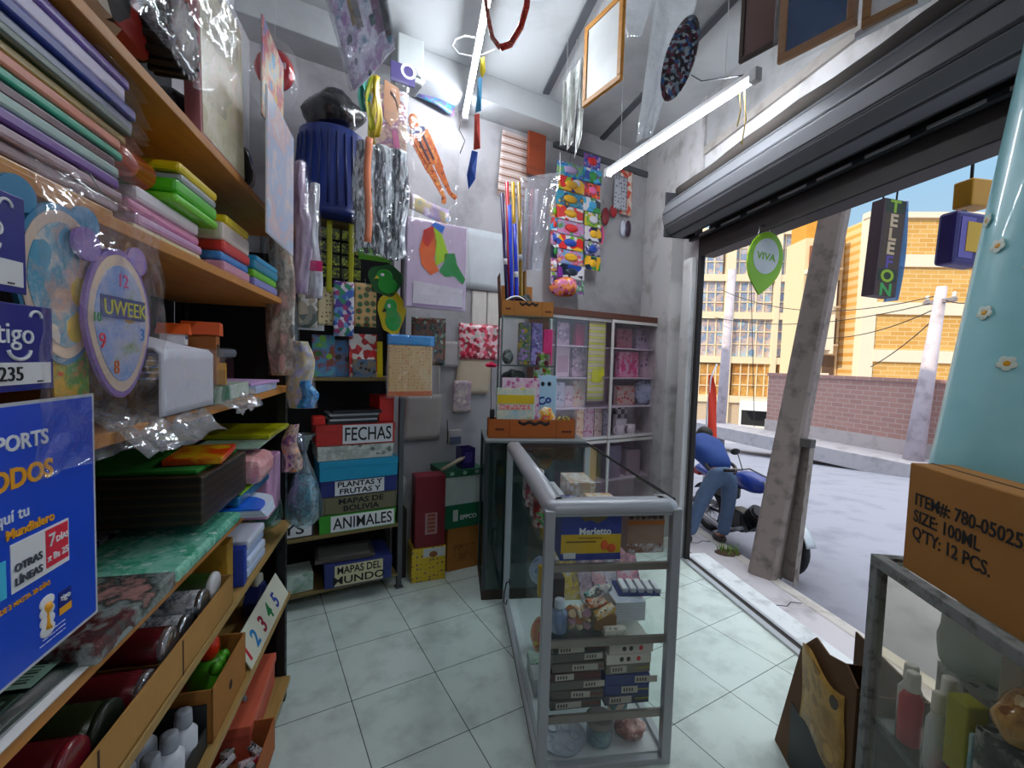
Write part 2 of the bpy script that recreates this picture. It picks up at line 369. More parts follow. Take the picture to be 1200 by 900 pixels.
wall('wall_rear', c_rn, c_ln, -0.1, CEIL, 0.2, PLW)
wall('wall_street', c_de, c_rn, -0.45, CEIL, 0.2, PLO)
mb = MB(); mb.box(-0.02, 2.72, 0.02, 0.22, 3.24, CEIL); struct('wall_front', mb, PLC, c_dr, DR.rot)
mb = MB(); mb.prism_z([(q.x, q.y) for q in (c_lb + Vector((-.3, .3, 0)), c_rb + Vector((.3, .3, 0)), DR.w(-.3, .22, 0), DR.w(5.4, .22, 0), c_ln + Vector((-.3, -.3, 0)))], CEIL, CEIL + 0.2); struct('ceiling', mb, PLC)
mb = MB(); mb.box(-1.7, 1.22, -0.24, 0.0, 3.46, CEIL, bev=0.006); struct('trim_1', mb, PLC, WB.o, WB.rot)                # the beam along the back wall
mb = MB(); mb.box(1.2, 2.68, -0.03, 0.0, 3.42, 3.47); struct('trim_2', mb, mat('54565a', 0.7), WB.o, WB.rot)               # dark cable duct over the cabinet
def ceil_strip(name, pa, pb, wd=0.05):
    a = at_z(*pa, CEIL); b = at_z(*pb, CEIL); d = b - a; mb = MB(); mb.box(0, d.length, -wd / 2, wd / 2, CEIL - 0.018, CEIL)
    struct(name, mb, mat('55575c', 0.6, 0.3), (a.x, a.y, 0), math.atan2(d.y, d.x))
ceil_strip('trim_3', (708, -30), (640, 108)); ceil_strip('trim_4', (885, -30), (696, 172))
# pier face between the corner and the street door, with a raised plaster strip standing in for its lit edge
mb = MB(); mb.box(-0.13, -0.005, -0.05, 0.0, 0.0, 2.42, bev=0.01); struct('trim_5', mb, PLO, c_dr, DR.rot)

# street door: dark frame, lintel and threshold
DFR = mat('1d1716', 0.5, 0.2)
mb = MB(); mb.box(0.0, 0.035, 0.0, 0.04, -0.05, 2.56, bev=0.004); mb.box(2.62, 2.70, 0.02, 0.12, -0.05, 2.56, bev=0.004)
mb.box(0.0, 2.70, 0.0, 0.14, 2.42, 2.60, bev=0.006); struct('door_1', mb, DFR, c_dr, DR.rot)
mb = MB(); mb.box(0.0, 2.7, -0.02, 0.025, -0.02, 0.014, bev=0.004); mb.box(0.0, 2.7, 0.06, 0.085, -0.02, 0.014, bev=0.003); struct('trim_6', mb, mat('b9bcc0', 0.4, 0.5), c_dr, DR.rot)
mb = MB(); mb.box(0.0, 2.7, 0.02, 0.065, -0.02, 0.004); struct('trim_7', mb, mat('2a2523', 0.7), c_dr, DR.rot)
mb = MB(); mb.box(-0.1, 2.8, 0.083, 0.26, -0.36, 0.0, bev=0.01); struct('trim_8', mb, plaster('d9dde0', 'a9adb0', 7), c_dr, DR.rot)

# rolled-up shutter
sh = thing('rolling_shutter', 'grey slatted metal rolling shutter rolled up above the street doorway', 'shutter', DR.w(-0.09, 0, 0), DR.rot)
SLAT = mat('6f7074', 0.5, 0.5, 0.12, 5); SLATD = mat('3c3d41', 0.55, 0.4)
mb = MB()
ang = [math.radians(a) for a in (-95, -62, -30, 2, 34, 66, 98, 130, 165, 200, 232)]
prof = [(-0.12 - 0.15 * math.cos(a), 2.735 + 0.155 * math.sin(a)) for a in ang]
for (a, b) in zip(prof, prof[1:]):
    d = Vector((b[0] - a[0], b[1] - a[1])); L = d.length; mid = ((a[0] + b[0]) / 2, (a[1] + b[1]) / 2)
    M = Matrix.Translation((0, mid[0], mid[1])) @ Matrix.Rotation(math.atan2(d.y, d.x), 4, 'X')
    mb.box(0, 2.86, -L / 2 + .004, L / 2 - .004, -0.008, 0.008, bev=0.006, mat=M)
    mb.box(0.01, 2.85, -L / 2 - .004, -L / 2 + .006, -0.006, 0.004, mi=1, mat=M)
mb.build('slats', [SLAT, SLATD], sh)
mb = MB(); mb.cyl((0.02, -0.12, 2.735), (2.84, -0.12, 2.735), 0.10, n=20); mb.build('drum', SLATD, sh)
mb = MB(); mb.box(0, 2.86, -0.035, -0.005, 2.555, 2.585, bev=0.004); [mb.box(0.15 + i * 0.27, 0.35 + i * 0.27, -0.041, -0.034, 2.562, 2.575, mi=1) for i in range(10)]
mb.build('bottom_bar', [SLATD, mat('c9c9cc', 0.4, 0.5)], sh)
mb = MB(); mb.box(-0.012, 0.0, -0.25, 0.02, 2.58, 2.93, bev=0.01); mb.build('bracket', SLATD, sh)
# recess above the shutter
mb = MB(); mb.box(0.0, 2.72, 0.08, 0.12, 2.58, 3.26); mb.box(0.0, 2.72, 0.0, 0.08, 3.20, 3.26, mi=1); struct('trim_9', mb, [mat('4a4846', 0.9, 0, 0.3, 5), CONC], c_dr, DR.rot)
tag(MB_pipe := (lambda mb: (mb.tube([(0.0 + i * 0.2, -0.07 + 0.012 * math.sin(i), 2.945 + 0.006 * math.sin(i * 2.3)) for i in range(14)], 0.045, 12), mb.build('shutter_shaft', mat('3a3532', 0.9, 0.0, 0.3, 6), None, DR.w(-0.10, -.05, 0), (0, 0, DR.rot)))[1])(MB()), 'dusty grey shaft tube running above the rolled shutter', 'pipe')

# the building above and its neighbours along the street (they shade the street)
mb = MB(); mb.box(-9.0, 14.0, 0.02, 0.25, 3.1, 6.6); mb.box(-9.0, -0.45, 0.02, 0.25, -0.45, 3.1); mb.box(3.0, 14.0, 0.02, 0.25, -0.45, 3.1); struct('wall_outer', mb, PLO, c_dr, DR.rot)

# pavement, kerb, road, far pavement
SIDE, ROAD = -0.35, -0.45
def ground_mat(c1, c2, sc, name, rough=0.85):
    return plaster(c1, c2, sc, name)
mb = MB(); mb.box(-8, 6, 0.25, 1.0, -0.6, SIDE); struct('pavement', mb, plaster('bcb9be', '8f8b8e', 3, 'pavement_concrete'), c_dr, DR.rot)
mb = MB(); mb.box(-8, 6, 1.0, 1.12, -0.6, SIDE + 0.005, bev=0.015); struct('kerb', mb, plaster('bdb9b6', '918c88', 5, 'kerb_concrete'), c_dr, DR.rot)
mb = MB()
for x in (0.15, 1.25, -1.1): mb.tube([(x + 0.03 * math.sin(i * 2.1), 0.27 + i * 0.08, SIDE + 0.0015) for i in range(10)], 0.004, 5)
mb.tube([(-1.5 + i * 0.25, 0.62 + 0.02 * math.sin(i * 1.7), SIDE + 0.0015) for i in range(16)], 0.004, 5); struct('pavement_crack', mb, mat('4b4645', 0.9), c_dr, DR.rot)
mb = MB(); mb.box(-70, 30, 1.0, 60, -0.8, ROAD); struct('road', mb, plaster('9a9ca6', '83858f', 9, 'asphalt'), c_dr, DR.rot)
SW = Frame(9.04, 10.25, -70.4)
mb = MB(); mb.box(-6, 12, -1.1, 0.0, -0.7, ROAD + 0.12, bev=0.01); struct('far_pavement', mb, plaster('b5b3b8', '9a989d', 4, 'far_pavement_concrete'), SW.o, SW.rot)
def brick_mat(c1, c2, mort, w_, h_, name):
    m, n, l, p, o = _new(name); tc = n.new('ShaderNodeTexCoord'); mp = n.new('ShaderNodeMapping'); mp.inputs['Rotation'].default_value = (PI / 2, 0, 0)
    l.new(tc.outputs['Object'], mp.inputs[0]); br = n.new('ShaderNodeTexBrick'); br.inputs['Scale'].default_value = 1.0; br.inputs['Brick Width'].default_value = w_; br.inputs['Row Height'].default_value = h_; br.inputs['Mortar Size'].default_value = 0.012
    br.inputs['Color1'].default_value = (*lin(c1), 1); br.inputs['Color2'].default_value = (*lin(c2), 1); br.inputs['Mortar'].default_value = (*lin(mort), 1)
    l.new(mp.outputs[0], br.inputs['Vector']); l.new(br.outputs['Color'], p.inputs['Base Color']); p.inputs['Roughness'].default_value = 0.85; return m
mb = MB(); mb.box(-3.6, 8, 0.0, 0.3, -0.7, 1.36); mb.box(-3.62, 8, -0.04, 0.34, 1.34, 1.42); mb.box(-3.62, 8, -0.03, 0.0, -0.6, 0.0, mi=1); struct('wall_far', mb, [brick_mat('b08e88', 'a58580', 'b7a4a0', 0.3, 0.12, 'far_wall_brick'), plaster('b9b2b4', 'a19a9c', 3, 'far_wall_plinth')], SW.o, SW.rot)

# ================================================================ LAMPS
def tube_lamp(pa, pb, za, zb, label, ab=None):
    a, b = ab or (at_z(*pa, za), at_z(*pb, zb)); d = b - a; L = d.length
    t = thing('tube_light', label, 'lamp', a, 0); t.rotation_euler = d.to_track_quat('X', 'Z').to_euler()
    mb = MB(); mb.tube([(0.03, 0, 0), (L - 0.03, 0, 0)], 0.015, 14); mb.build('tube', GLOW, t)
    mb = MB(); mb.box(0.0, L, -0.02, 0.02, 0.017, 0.045, bev=0.006); mb.build('batten', WHITE, t)
    for x in (0.0, L): mb = MB(); mb.box(x - 0.022, x + 0.022, -0.022, 0.022, -0.02, 0.046, bev=0.005); mb.build('end_cap', mat('cfd0d2', 0.4), t)
    for x in (0.12 * L, 0.85 * L):
        q = t.matrix_basis
        mb = MB(); h = CEIL - 0.006 - (a + d * (x / L)).z
        M = t.rotation_euler.to_matrix().inverted()
        mb.tube([Vector((x, 0, 0.045)), Vector((x, 0, 0.045)) + M @ Vector((0, 0, h - 0.045))], 0.002, 6); mb.build('suspension_wire', mat('d8d8d8'), t)
    return t
GLOW = emis('f2f8ff', TUBE_STRENGTH)
tube_lamp((712, 205), (885, 92), 3.0, 3.0, 'glowing white fluorescent tube hung near the street doorway')
tube_lamp((545, 137), (575, -18), 3.38, 3.38, 'glowing white fluorescent tube hung in the middle of the ceiling')
# third tube, added out of view behind the viewer as fill light for the racks
tube_lamp(0, 0, 0, 0, 'added unseen fluorescent tube behind the viewer, fill light for the racks', (Vector((0.5, -0.2, 3.38)), Vector((0.75, -1.45, 3.38))))

# ================================================================ GENERIC GOODS
def jit(a): return rnd.uniform(-a, a)
def slab(name, label, cat, F, u0, u1, v0, v1, z0, z1, m, group=None, bev=0.004, rot=0.0, parts=None):
    cx, cy = (u0 + u1) / 2, (v0 + v1) / 2
    mb = MB(); mb.box(-(u1 - u0) / 2, (u1 - u0) / 2, -(v1 - v0) / 2, (v1 - v0) / 2, 0, z1 - z0, bev=bev)
    return solo(name, label, cat, mb, m, F.w(cx, cy, z0), F.rot + rot, group)
def wrapped(name, label, cat, F, u0, u1, v0, v1, z0, z1, m, group=None, tail=0.035, seed=0):
    t = thing(name, label, cat, F.w(u1, v0, z0), F.rot, group)
    L, D, T = u1 - u0, v1 - v0, z1 - z0
    mb = MB(); mb.box(-L, 0, 0.004, D, 0.0005, T - 0.0005, bev=min(0.004, T * 0.3)); mb.build('cover', m, t)
    mb = MB()
    def fn(a, b):                                     # a sleeve flap running on past the end of the folder
        x = -0.10 + a * (0.10 + tail); dr = max(0, x) / tail
        q = noise.noise(Vector((a * 6 + seed * 7.1, b * 9, seed))) * 0.012
        return (x, -0.004 + b * (D + 0.004), T * (0.5 + 0.5 * (1 - dr)) + 0.001 + q * dr - dr * 0.004)
    mb.sheet(fn, 10, 8, thick=0.0006); mb.build('plastic_sleeve', FILMW, t)
    return t
def board_text(t, body, size, m, x, z, y, **k): return text('lettering', body, size, m, t, (x, y, z), (PI / 2, 0, 0), **k)

# ================================================================ LEFT RACK
rk = thing('shelving_rack', 'long rack of wooden shelf boards on dark posts along the left wall', 'shelf', RK.o, RK.rot)
for z0, u0, u1, v0, v1 in ((2.06, -2.6, 0.02, 0.0, 0.42), (1.765, -2.6, 0.02, 0.0, 0.42), (1.41, -2.6, 0.02, 0.0, 0.42), (1.055, -2.6, -0.5, 0.0, 0.42), (0.815, -2.6, 0.02, -0.0, 0.42), (0.49, -2.6, 0.02, 0.0, 0.42), (0.10, -2.6, 0.02, 0.0, 0.42)):
    mb = MB(); mb.box(u0, u1, v0 - 0.004, v1, z0, z0 + 0.022, bev=0.002); mb.build('shelf_board', WOODL if z0 > 1.0 else wood('a98d5c', '77603a'), rk)
for u in (0.0, -1.28, -2.55):
    for v in (0.02, 0.40):
        if v < 0.1 and u == -1.28: continue
        mb = MB(); x = u + 0.022; mb.box(x, x + 0.003, v, v + 0.035, 0, 2.5); mb.box(x, x + 0.035, v, v + 0.003, 0, 2.5)
        for k in range(40): mb.box(x + 0.012, x + 0.022, v - 0.0006, v, 0.05 + k * 0.06, 0.075 + k * 0.06, mi=1)
        mb.build('post', [DARKMETAL, mat('0c0c0e', 0.8)], rk)

mb = MB(); mb.box(-2.6, 0.02, 0.436, 0.442, 0.0, 2.9); mb.build('dark_back_panel', mat('17171b', 0.8), rk)  # near-black sheet puts the deep shade behind the shelves into its colour
mb = MB(); mb.box(0.062, 0.066, 0.05, 0.436, 0.0, 2.0); mb.build('dark_end_screen', mat('17171b', 0.8), rk)  # black screen added so the gap past the rack end reads dark

# wrapped folders piled on the second board, upper left
fold = [(0.016, 'b98a3c', 'tan'), (0.018, '9d8f96', 'grey'), (0.016, 'b9a3ab', 'dusty pink'), (0.018, '6b4a95', 'purple'), (0.018, '9fb9b4', 'pale teal'), (0.018, '4a2632', 'maroon'), (0.015, '2fa287', 'teal green'),
        (0.018, 'cf8872', 'salmon'), (0.016, 'a08c4c', 'olive gold'), (0.016, '55675c', 'dull green'), (0.018, '8c93a6', 'silver grey'), (0.02, '2c3f8c', 'navy blue'), (0.026, 'c9c3dd', 'lilac white'), (0.018, '6f56a0', 'violet'), (0.014, '222b55', 'midnight blue'), (0.016, 'cf9a32', 'amber'), (0.014, 'd5d2c4', 'cream')]
z = 1.788
for i, (t_, c, nm) in enumerate(fold):
    if z + t_ > 2.058: break
    wrapped('plastic_folder', nm + ' plastic-wrapped folder in the tall pile on the upper left board', 'folder', RK, -1.62, -1.17 + jit(.02) + 0.06 * (i / 15), 0.0 + abs(jit(.012)), 0.33, z, z + t_, mat(c, 0.3, 0, 0.1, 30, 0, 0.6), 'wrapped folders piled on the upper left board', 0.04, i)
    z += t_ + 0.0006

# paper packs to their right
def pile(F, u0, u1, v0, v1, z, rows, fmt, cat, group, name='paper_pack'):
    for (t_, c, nm, du) in rows:
        m = c if not isinstance(c, str) else mat(c, 0.4, 0, 0.08, 20, 0, 0.4)
        slab(name, fmt % nm, cat, F, u0 + du, u1 + jit(.01), v0 + abs(jit(.01)), v1, z, z + t_, m, group, bev=0.008); z += t_ + 0.0005
    return z
pile(RK, -1.1, -0.80, 0.02, 0.34, 1.788, [(0.02, 'd9cfa6', 'cream', 0), (0.022, 'c9a2c8', 'lilac', 0.02), (0.022, 'd895b8', 'pink', 0.0), (0.03, 'e9e4ea', 'white', 0.02)], '%s pack of paper under the green packs on the second board', 'paper pack', 'pastel paper packs on the second board')
pile(RK, -0.98, -0.76, 0.0, 0.3, 1.886, [(0.02, '7fd24a', 'light green', 0.0), (0.03, '57bb2e', 'bright green', 0.0), (0.02, 'a9aeb2', 'grey', 0.03), (0.022, 'e6cf2a', 'yellow', 0.02)], '%s wrapped pack on top of the pastel paper packs', 'paper pack', 'bright packs on top of the pastel packs')
t = thing('rolled_tube', 'dark orange roll of cellophane lying in front of the green paper packs', 'roll', RK.w(-1.19, 0.045, 1.916), RK.rot)
mb = MB(); mb.cyl((0, 0, 0), (0.16, 0, 0), 0.029, n=20); mb.build('sheet_roll', mat('a8441c', 0.2, 0, 0.1, 8, 0, 0.8), t)
mb = MB(); mb.cyl((0.158, 0, 0), (0.166, 0, 0), 0.026, 0.02, n=20); mb.cyl((0.16, 0, 0), (0.172, 0, 0), 0.012, n=14); mb.build('roll_end', mat('d8603a', 0.2, 0, 0.2, 60, 0.3, 0.5), t)
pile(RK, -0.72, -0.50, 0.0, 0.32, 1.788, [(0.03, 'd9a3b8', 'rose', 0), (0.024, '4d8fd0', 'blue', 0.0), (0.03, 'd4453f', 'red', 0.01), (0.05, 'e6d9d2', 'ivory', 0.01), (0.024, 'ecd52e', 'yellow', 0.03)], '%s pack of paper in the middle pile on the second board', 'paper pack', 'middle pile of paper packs on the second board')
pile(RK, -0.46, -0.18, 0.0, 0.32, 1.788, [(0.03, '8d8fc9', 'lavender', 0), (0.026, '7cc832', 'lime', 0.0), (0.03, '2f8fae', 'teal', 0.0), (0.02, '3fa9d6', 'sky blue', 0.03)], '%s pack of paper at the far end of the second board', 'paper pack', 'far pile of paper packs on the second board')

# things standing on the topmost board
t = thing('toy_pack', 'toy vehicle with black tyre and yellow wheel sealed in clear plastic', 'toy', RK.w(-1.02, -0.02, 2.084), RK.rot)
M = Matrix.Translation((0.02, 0.03, 0.135)) @ Matrix.Rotation(PI / 2, 4, 'X')
mb = MB(); mb.lathe([(0.03, -0.035), (0.062, -0.035), (0.075, -0.022), (0.075, 0.022), (0.062, 0.035), (0.03, 0.035)], n=28, mat=M)
for k in range(20):
    a = 2 * PI * k / 20; mb.box(-0.006, 0.006, -0.032, 0.032, 0.07, 0.081, bev=0.002, mat=Matrix.Translation((0.02, 0.03, 0.135)) @ Matrix.Rotation(a, 4, 'Y'))
mb.build('tyre', BLACK, t)
mb = MB(); mb.lathe([(0.012, -0.026), (0.040, -0.024), (0.044, -0.02), (0.044, 0.03), (0.01, 0.03)], n=28, mat=M)
for k in range(6): mb.box(-0.005, 0.005, -0.002, 0.006, 0.012, 0.040, mat=Matrix.Translation((0.02, 0.002, 0.135)) @ Matrix.Rotation(2 * PI * k / 6, 4, 'Y'))
mb.build('wheel_rim', mat('d8b02c', 0.35, 0, 0.2, 40, 0, 0.4), t)
mb = MB(); mb.box(-0.22, 0.02, 0.04, 0.16, 0.05, 0.16, bev=0.03); mb.box(-0.17, -0.03, 0.05, 0.15, 0.15, 0.23, bev=0.03); mb.build('toy_body', prnt(['1a1b1f', '8e2f28', 'd6d0c4', '2a2b30'], 14), t)
mb = MB(); mb.sheet(lambda a, b: (-0.26 + a * 0.38, -0.045 - 0.03 * math.sin(b * PI) + 0.02 * noise.noise(Vector((a * 9, b * 9, 1))), 0.0 + b * 0.36 + 0.02 * a), 16, 14, thick=0.0006); mb.build('wrapper', FILMW, t)
def leaning_box(name, label, cat, F, u0, u1, v, z0, z1, th, mats, lean=0.12, rot=0.0, fr=0.0, art=None):
    t = thing(name, label, cat, F.w((u0 + u1) / 2, v, z0), (0, 0, F.rot + rot)); t.rotation_euler = (Matrix.Rotation(F.rot + rot, 3, 'Z') @ Matrix.Rotation(-lean, 3, 'X')).to_euler()
    w_, h = u1 - u0, z1 - z0
    mb = MB(); mb.box(-w_ / 2, w_ / 2, 0, th, 0, h, bev=0.003); mb.build('carton', mats[0], t)
    mb = MB(); mb.box(-w_ / 2 + fr, w_ / 2 - fr, -0.0015, 0.0005, fr, h - fr); mb.build('printed_front', mats[1], t)
    return t
leaning_box('board_game', 'pale pink-edged flat game box standing on the topmost left board', 'box', RK, -0.86, -0.56, 0.0, 2.083, 2.52, 0.035, [mat('c98a90', 0.5), prnt(['d9d4b4', 'e6e2d0', 'cfc9a8', 'e0d0c4', 'b9c2a6'], 6, 'noise')], 0.02, 0.0, 0.006)
leaning_box('picture_poster', 'washed-out picture poster with yellow corner hung before the topmost board', 'poster', RK, -0.60, -0.26, -0.07, 1.93, 2.36, 0.004, [mat('dcdcdc', 0.5), prnt(['cfdcea', 'e8ecf2', 'e6cdd0', 'bcd0ea', 'eadfe6', 'f0ecd0', 'c3b6dc'], 5, 'noise', 0.3)], 0.0, 0.0, 0.004)
leaning_box('picture_card', 'orange and blue picture card behind the washed-out poster', 'poster', RK, -0.5, -0.24, -0.03, 2.32, 2.62, 0.004, [mat('dcdcdc', 0.5), prnt(['d9632f', '4aa0cf', 'ecd8b8', 'c93a2f', '3b78b8', 'e8c04a'], 9, 'noise', 0.3)], 0.0, 0.0, 0.0)
def lumpy(name, label, cat, c, rx, ry, rz, m, seed=1, amp=0.18, knot=False, rot=0.0, sc=3.0):
    t = thing(name, label, cat, c, rot)
    mb = MB(); vs = mb.ball((0, 0, rz), rx, ry, rz, 28)
    for v in vs:
        k = 1 + amp * noise.noise(Vector((v.co.x / rx * sc * .5 + seed * 3.7, v.co.y / ry * sc * .5, v.co.z / rz * sc * .5))) + 0.05 * noise.noise(Vector((v.co.x * 60, v.co.y * 60, v.co.z * 60 + seed)))
        v.co.x *= k; v.co.y *= k; v.co.z = max(0, rz + (v.co.z - rz) * k)
    mb.build('bag', m, t)
    if knot:
        mb = MB()
        mb.sheet(lambda a, b: ((0.006 + b * b * rx * 0.45) * math.cos(a * 2 * PI) * (1 + .3 * math.sin(a * 25)), (0.006 + b * b * rx * 0.45) * math.sin(a * 2 * PI) * (1 + .3 * math.cos(a * 21)), rz * 1.92 + b * rz * 0.5), 28, 6); mb.build('gathered_neck', m, t)
    return t
BLKBAG = film('30313a', 0.5, 0.95, 30, 0.8, 0.15)
BAGK = mat('17181b', 0.18, 0, 0.3, 25, 0.8, 0.5)
lumpy('plastic_bag', 'black plastic bag lying on the topmost left board behind the posters', 'bag', RK.w(-0.72, 0.16, 2.083), 0.14, 0.11, 0.075, BAGK, 3)
lumpy('plastic_bag', 'black plastic bag at the far end of the topmost left board', 'bag', RK.w(-0.4, 0.16, 2.083), 0.15, 0.12, 0.10, BAGK, 5)

# hanging clear bag with the two paper clock faces
t = thing('clock_toy_pack', 'clear bag of two alarm clock cut-outs hung on the front of the rack', 'toy', RK.w(-1.285, -0.03, 1.455), RK.rot)
def clock(t, cx, cz, w_, h, m_rim, m_face, y, nm):
    def egg(s, n=40): return [(cx + s * w_ / 2 * math.sin(2 * PI * k / n) * (1 - 0.22 * math.cos(2 * PI * k / n) * -1 if math.cos(2 * PI * k / n) < 0 else 1), cz + s * h / 2 * math.cos(2 * PI * k / n)) for k in range(n)]
    mb = MB(); mb.prism(egg(1.0), y, y + 0.006); mb.prism([(cx - w_ * .42 + w_ * .17 * math.cos(a * PI / 9), cz + h * .46 + h * .1 * math.sin(a * PI / 9)) for a in range(18)], y + .001, y + .006); mb.prism([(cx + w_ * .30 + w_ * .17 * math.cos(a * PI / 9), cz + h * .46 + h * .1 * math.sin(a * PI / 9)) for a in range(18)], y + .001, y + .006)
    a = mb.build(nm, m_rim, t)
    mb = MB(); mb.prism(egg(0.92), y - 0.001, y + 0.001); mb.build('rim_band', mat('e4cfc0', 0.5), a)
    mb = MB(); mb.prism(egg(0.78), y - 0.002, y + 0.001); mb.build('dial', m_face, a)
    return a
a = clock(t, -0.05, 0.20, 0.17, 0.22, mat('3a86ad', 0.4), prnt(['efe4d8', 'd9b3a0', '5aa4c2', 'e9e2da', 'dfc24a'], 9, 'noise'), 0.02, 'clock_cutout')
mb = MB(); mb.prism([(-.09, .17), (0.0, .17), (.0, -.005), (-.06, -.005)], 0.022, 0.025); mb.build('stand', prnt(['d99a2c', 'e8bc3a', '3d9a4c', 'd9662c', '4a6c38'], 14, 'noise'), a)
b = clock(t, 0.055, 0.155, 0.175, 0.24, mat('8f74b8', 0.4), prnt(['8fb2e6', 'a9c0ea', '88a8e0', 'c2c8e0', '8aa86a', 'c6a064'], 5, 'noise', sz=1.4), 0.008, 'clock_cutout')
for s_, x, z, sz, c in (('12', 0.043, 0.215, 0.03, 'e05a9a'), ('9', -0.005, 0.115, 0.034, 'd8284c'), ('8', 0.03, 0.075, 0.03, 'e07a2a'), ('10', -0.018, 0.155, 0.02, '3a9a4a'), ('3', 0.105, 0.13, 0.03, '2a84c8')):
    text('numeral', s_, sz, mat(c, 0.5, 0, 0), b, (x, 0.0055, z))
mb = MB(); mb.box(0.0, 0.118, 0.004, 0.006, 0.163, 0.197); mb.build('name_panel', mat('27407a', 0.5), b)
text('lettering', 'UWEEK', 0.034, mat('d8d44a', 0.5, 0, 0), b, (0.004, 0.0035, 0.168))
mb = MB(); mb.sheet(lambda p, q: (-0.15 + p * 0.29, -0.012 * math.sin(q * PI) - 0.006 + 0.014 * noise.noise(Vector((p * 7, q * 9, 4))), -0.05 + q * 0.40), 20, 24, thick=0.0005)
mb.build('wrapper', FILMW, t)
mb = MB(); mb.tube([(0, 0.0, 0.345), (0, 0.015, 0.372), (0, 0.03, 0.378)], 0.0015, 6); mb.build('hook', METAL, t)

# price cards and the blue poster on the front of the rack
TB = mat('12247c', 0.35, 0, 0.06, 10, 0, 0.4); TB2 = mat('1b4fc4', 0.35, 0, 0.08, 6, 0, 0.5); TW = mat('f1f3f6', 0.5, 0, 0.0); TY = mat('f0b23c', 0.5, 0, 0.0)
def price_card(label, u1, z0, number, w_=0.16, h=0.105):
    t = thing('price_card', label, 'sign', RK.w(u1 - w_ / 2, -0.02, z0), RK.rot)
    mb = MB(); mb.box(-w_ / 2, w_ / 2, 0, 0.002, 0, h, bev=0.0008); mb.build('card', TB, t)
    text('lettering', 'tigo', 0.036, TW, t, (-0.006, -0.0006, h * 0.55))
    mb = MB(); mb.tube([(0.026 + 0.016 * math.cos(a), -0.0006, h * 0.47 + 0.011 * math.sin(a)) for a in [PI + PI * k / 10 for k in range(11)]], 0.0022, 6); mb.build('smile_mark', TW, t)
    mb = MB(); mb.tube([(0.052 + 0.009 * math.cos(a), -0.0006, h * 0.86 + 0.008 * math.sin(a)) for a in [PI * k / 8 for k in range(9)]], 0.0018, 6); mb.build('accent_mark', TW, t)
    mb = MB(); mb.box(-w_ / 2 + 0.006, w_ / 2 - 0.006, -0.001, 0.0, 0.008, h * 0.33); mb.build('number_strip', TW, t)
    text('lettering', number, 0.024, INK, t, (-0.03, -0.0016, 0.013), sx=1.0)
    text('small_print', '...', 0.016, INK, t, (0.05, -0.0016, 0.010))
    return t
price_card('upper small navy price card with white lettering hung left on the rack', -1.415, 1.632, '76  9', h=0.115)
price_card('lower small navy price card with a number strip hung left on the rack', -1.375, 1.515, '13235', h=0.105)
t = thing('advertising_poster', 'large blue advertising poster with white and yellow lettering on the rack front', 'poster', RK.w(-1.30, -0.02, 1.168), RK.rot)
pw, ph = 0.46, 0.33
mb = MB(); mb.box(-pw, 0.0, 0, 0.003, 0, ph, bev=0.001); mb.box(-pw, 0.004, 0.0005, 0.0025, -0.004, ph + 0.004, mi=1); mb.build('sheet', [TB2, mat('c9cdd4', 0.4)], t)
L_ = lambda s_, sz, x, z, c, **k: text('lettering', s_, sz, c, t, (x, -0.0006, z), **k)
L_('SPORTS', 0.0265, -0.052, 0.277, TW, align='RIGHT', bold=0.0006)
L_('TODOS', 0.0335, -0.045, 0.232, TY, align='RIGHT', bold=0.001)
L_('aqu\u00ed tu', 0.021, -0.085, 0.192, TW, align='RIGHT'); L_('Mundialero', 0.0165, -0.045, 0.172, TY, align='RIGHT', bold=0.0004)
mb = MB(); mb.box(-0.115, -0.02, -0.0012, 0.0, 0.105, 0.165, bev=0.0004); mb.build('price_panel', TW, t)
mb = MB(); mb.box(-0.062, -0.023, -0.002, -0.001, 0.112, 0.162); mb.build('red_panel', mat('d0344c', 0.5, 0, 0.03), t)
for s_, sz, x, z, c in (('OTRAS', 0.0135, -0.112, 0.130, mat('4a4d58', 0.6, 0, 0)), ('L\u00cdNEAS', 0.0135, -0.112, 0.113, mat('4a4d58', 0.6, 0, 0)), ('7', 0.024, -0.059, 0.139, TW), ('D\u00cdAS', 0.011, -0.046, 0.141, TW), ('x Bs 25', 0.0125, -0.061, 0.120, TW)):
    text('lettering', s_, sz, c, t, (x, -0.0024, z), bold=0.0002)
mb = MB(); mb.box(-0.20, -0.122, -0.0012, 0.0, 0.105, 0.15, bev=0.0004); mb.build('cyan_panel', mat('57c4e6', 0.5), t)
L_('DESDE 2 HASTA 30 D\u00cdAS', 0.0085, -0.055, 0.088, TY, align='RIGHT')
mb = MB(); [mb.ball((-0.062, -0.001, 0.030 + k * 0.0125), 0.0135, 0.0012, 0.009, 14) for k in range(4)]; mb.build('emblem', TW, t)
mb = MB(); mb.lathe([(0.005, 0), (0.003, 0.006), (0.002, 0.02), (0.006, 0.028), (0.005, 0.034)], (-0.062, -0.001, 0.032), 10); mb.build('trophy_mark', TY, t)
mb = MB(); mb.box(-0.041, -0.018, -0.0012, 0, 0.038, 0.068, bev=0.0004); mb.box(-0.041, -0.018, -0.0014, -0.001, 0.036, 0.046, mi=1); mb.build('logo_panel', [TB, TY], t)
text('lettering', 'tigo', 0.012, TW, t, (-0.039, -0.0018, 0.055))
for k in range(3): text('small_print', 'xxxxx xxxxxx xx xxxxxxx xxxxx'[:20 + 3 * k].replace('x', '-'), 0.0055, TW, t, (-0.03, -0.0006, 0.024 - k * 0.006), align='RIGHT')

for c_ in t.children:
    if not c_.name.startswith('sheet'): c_.location.x -= 0.036

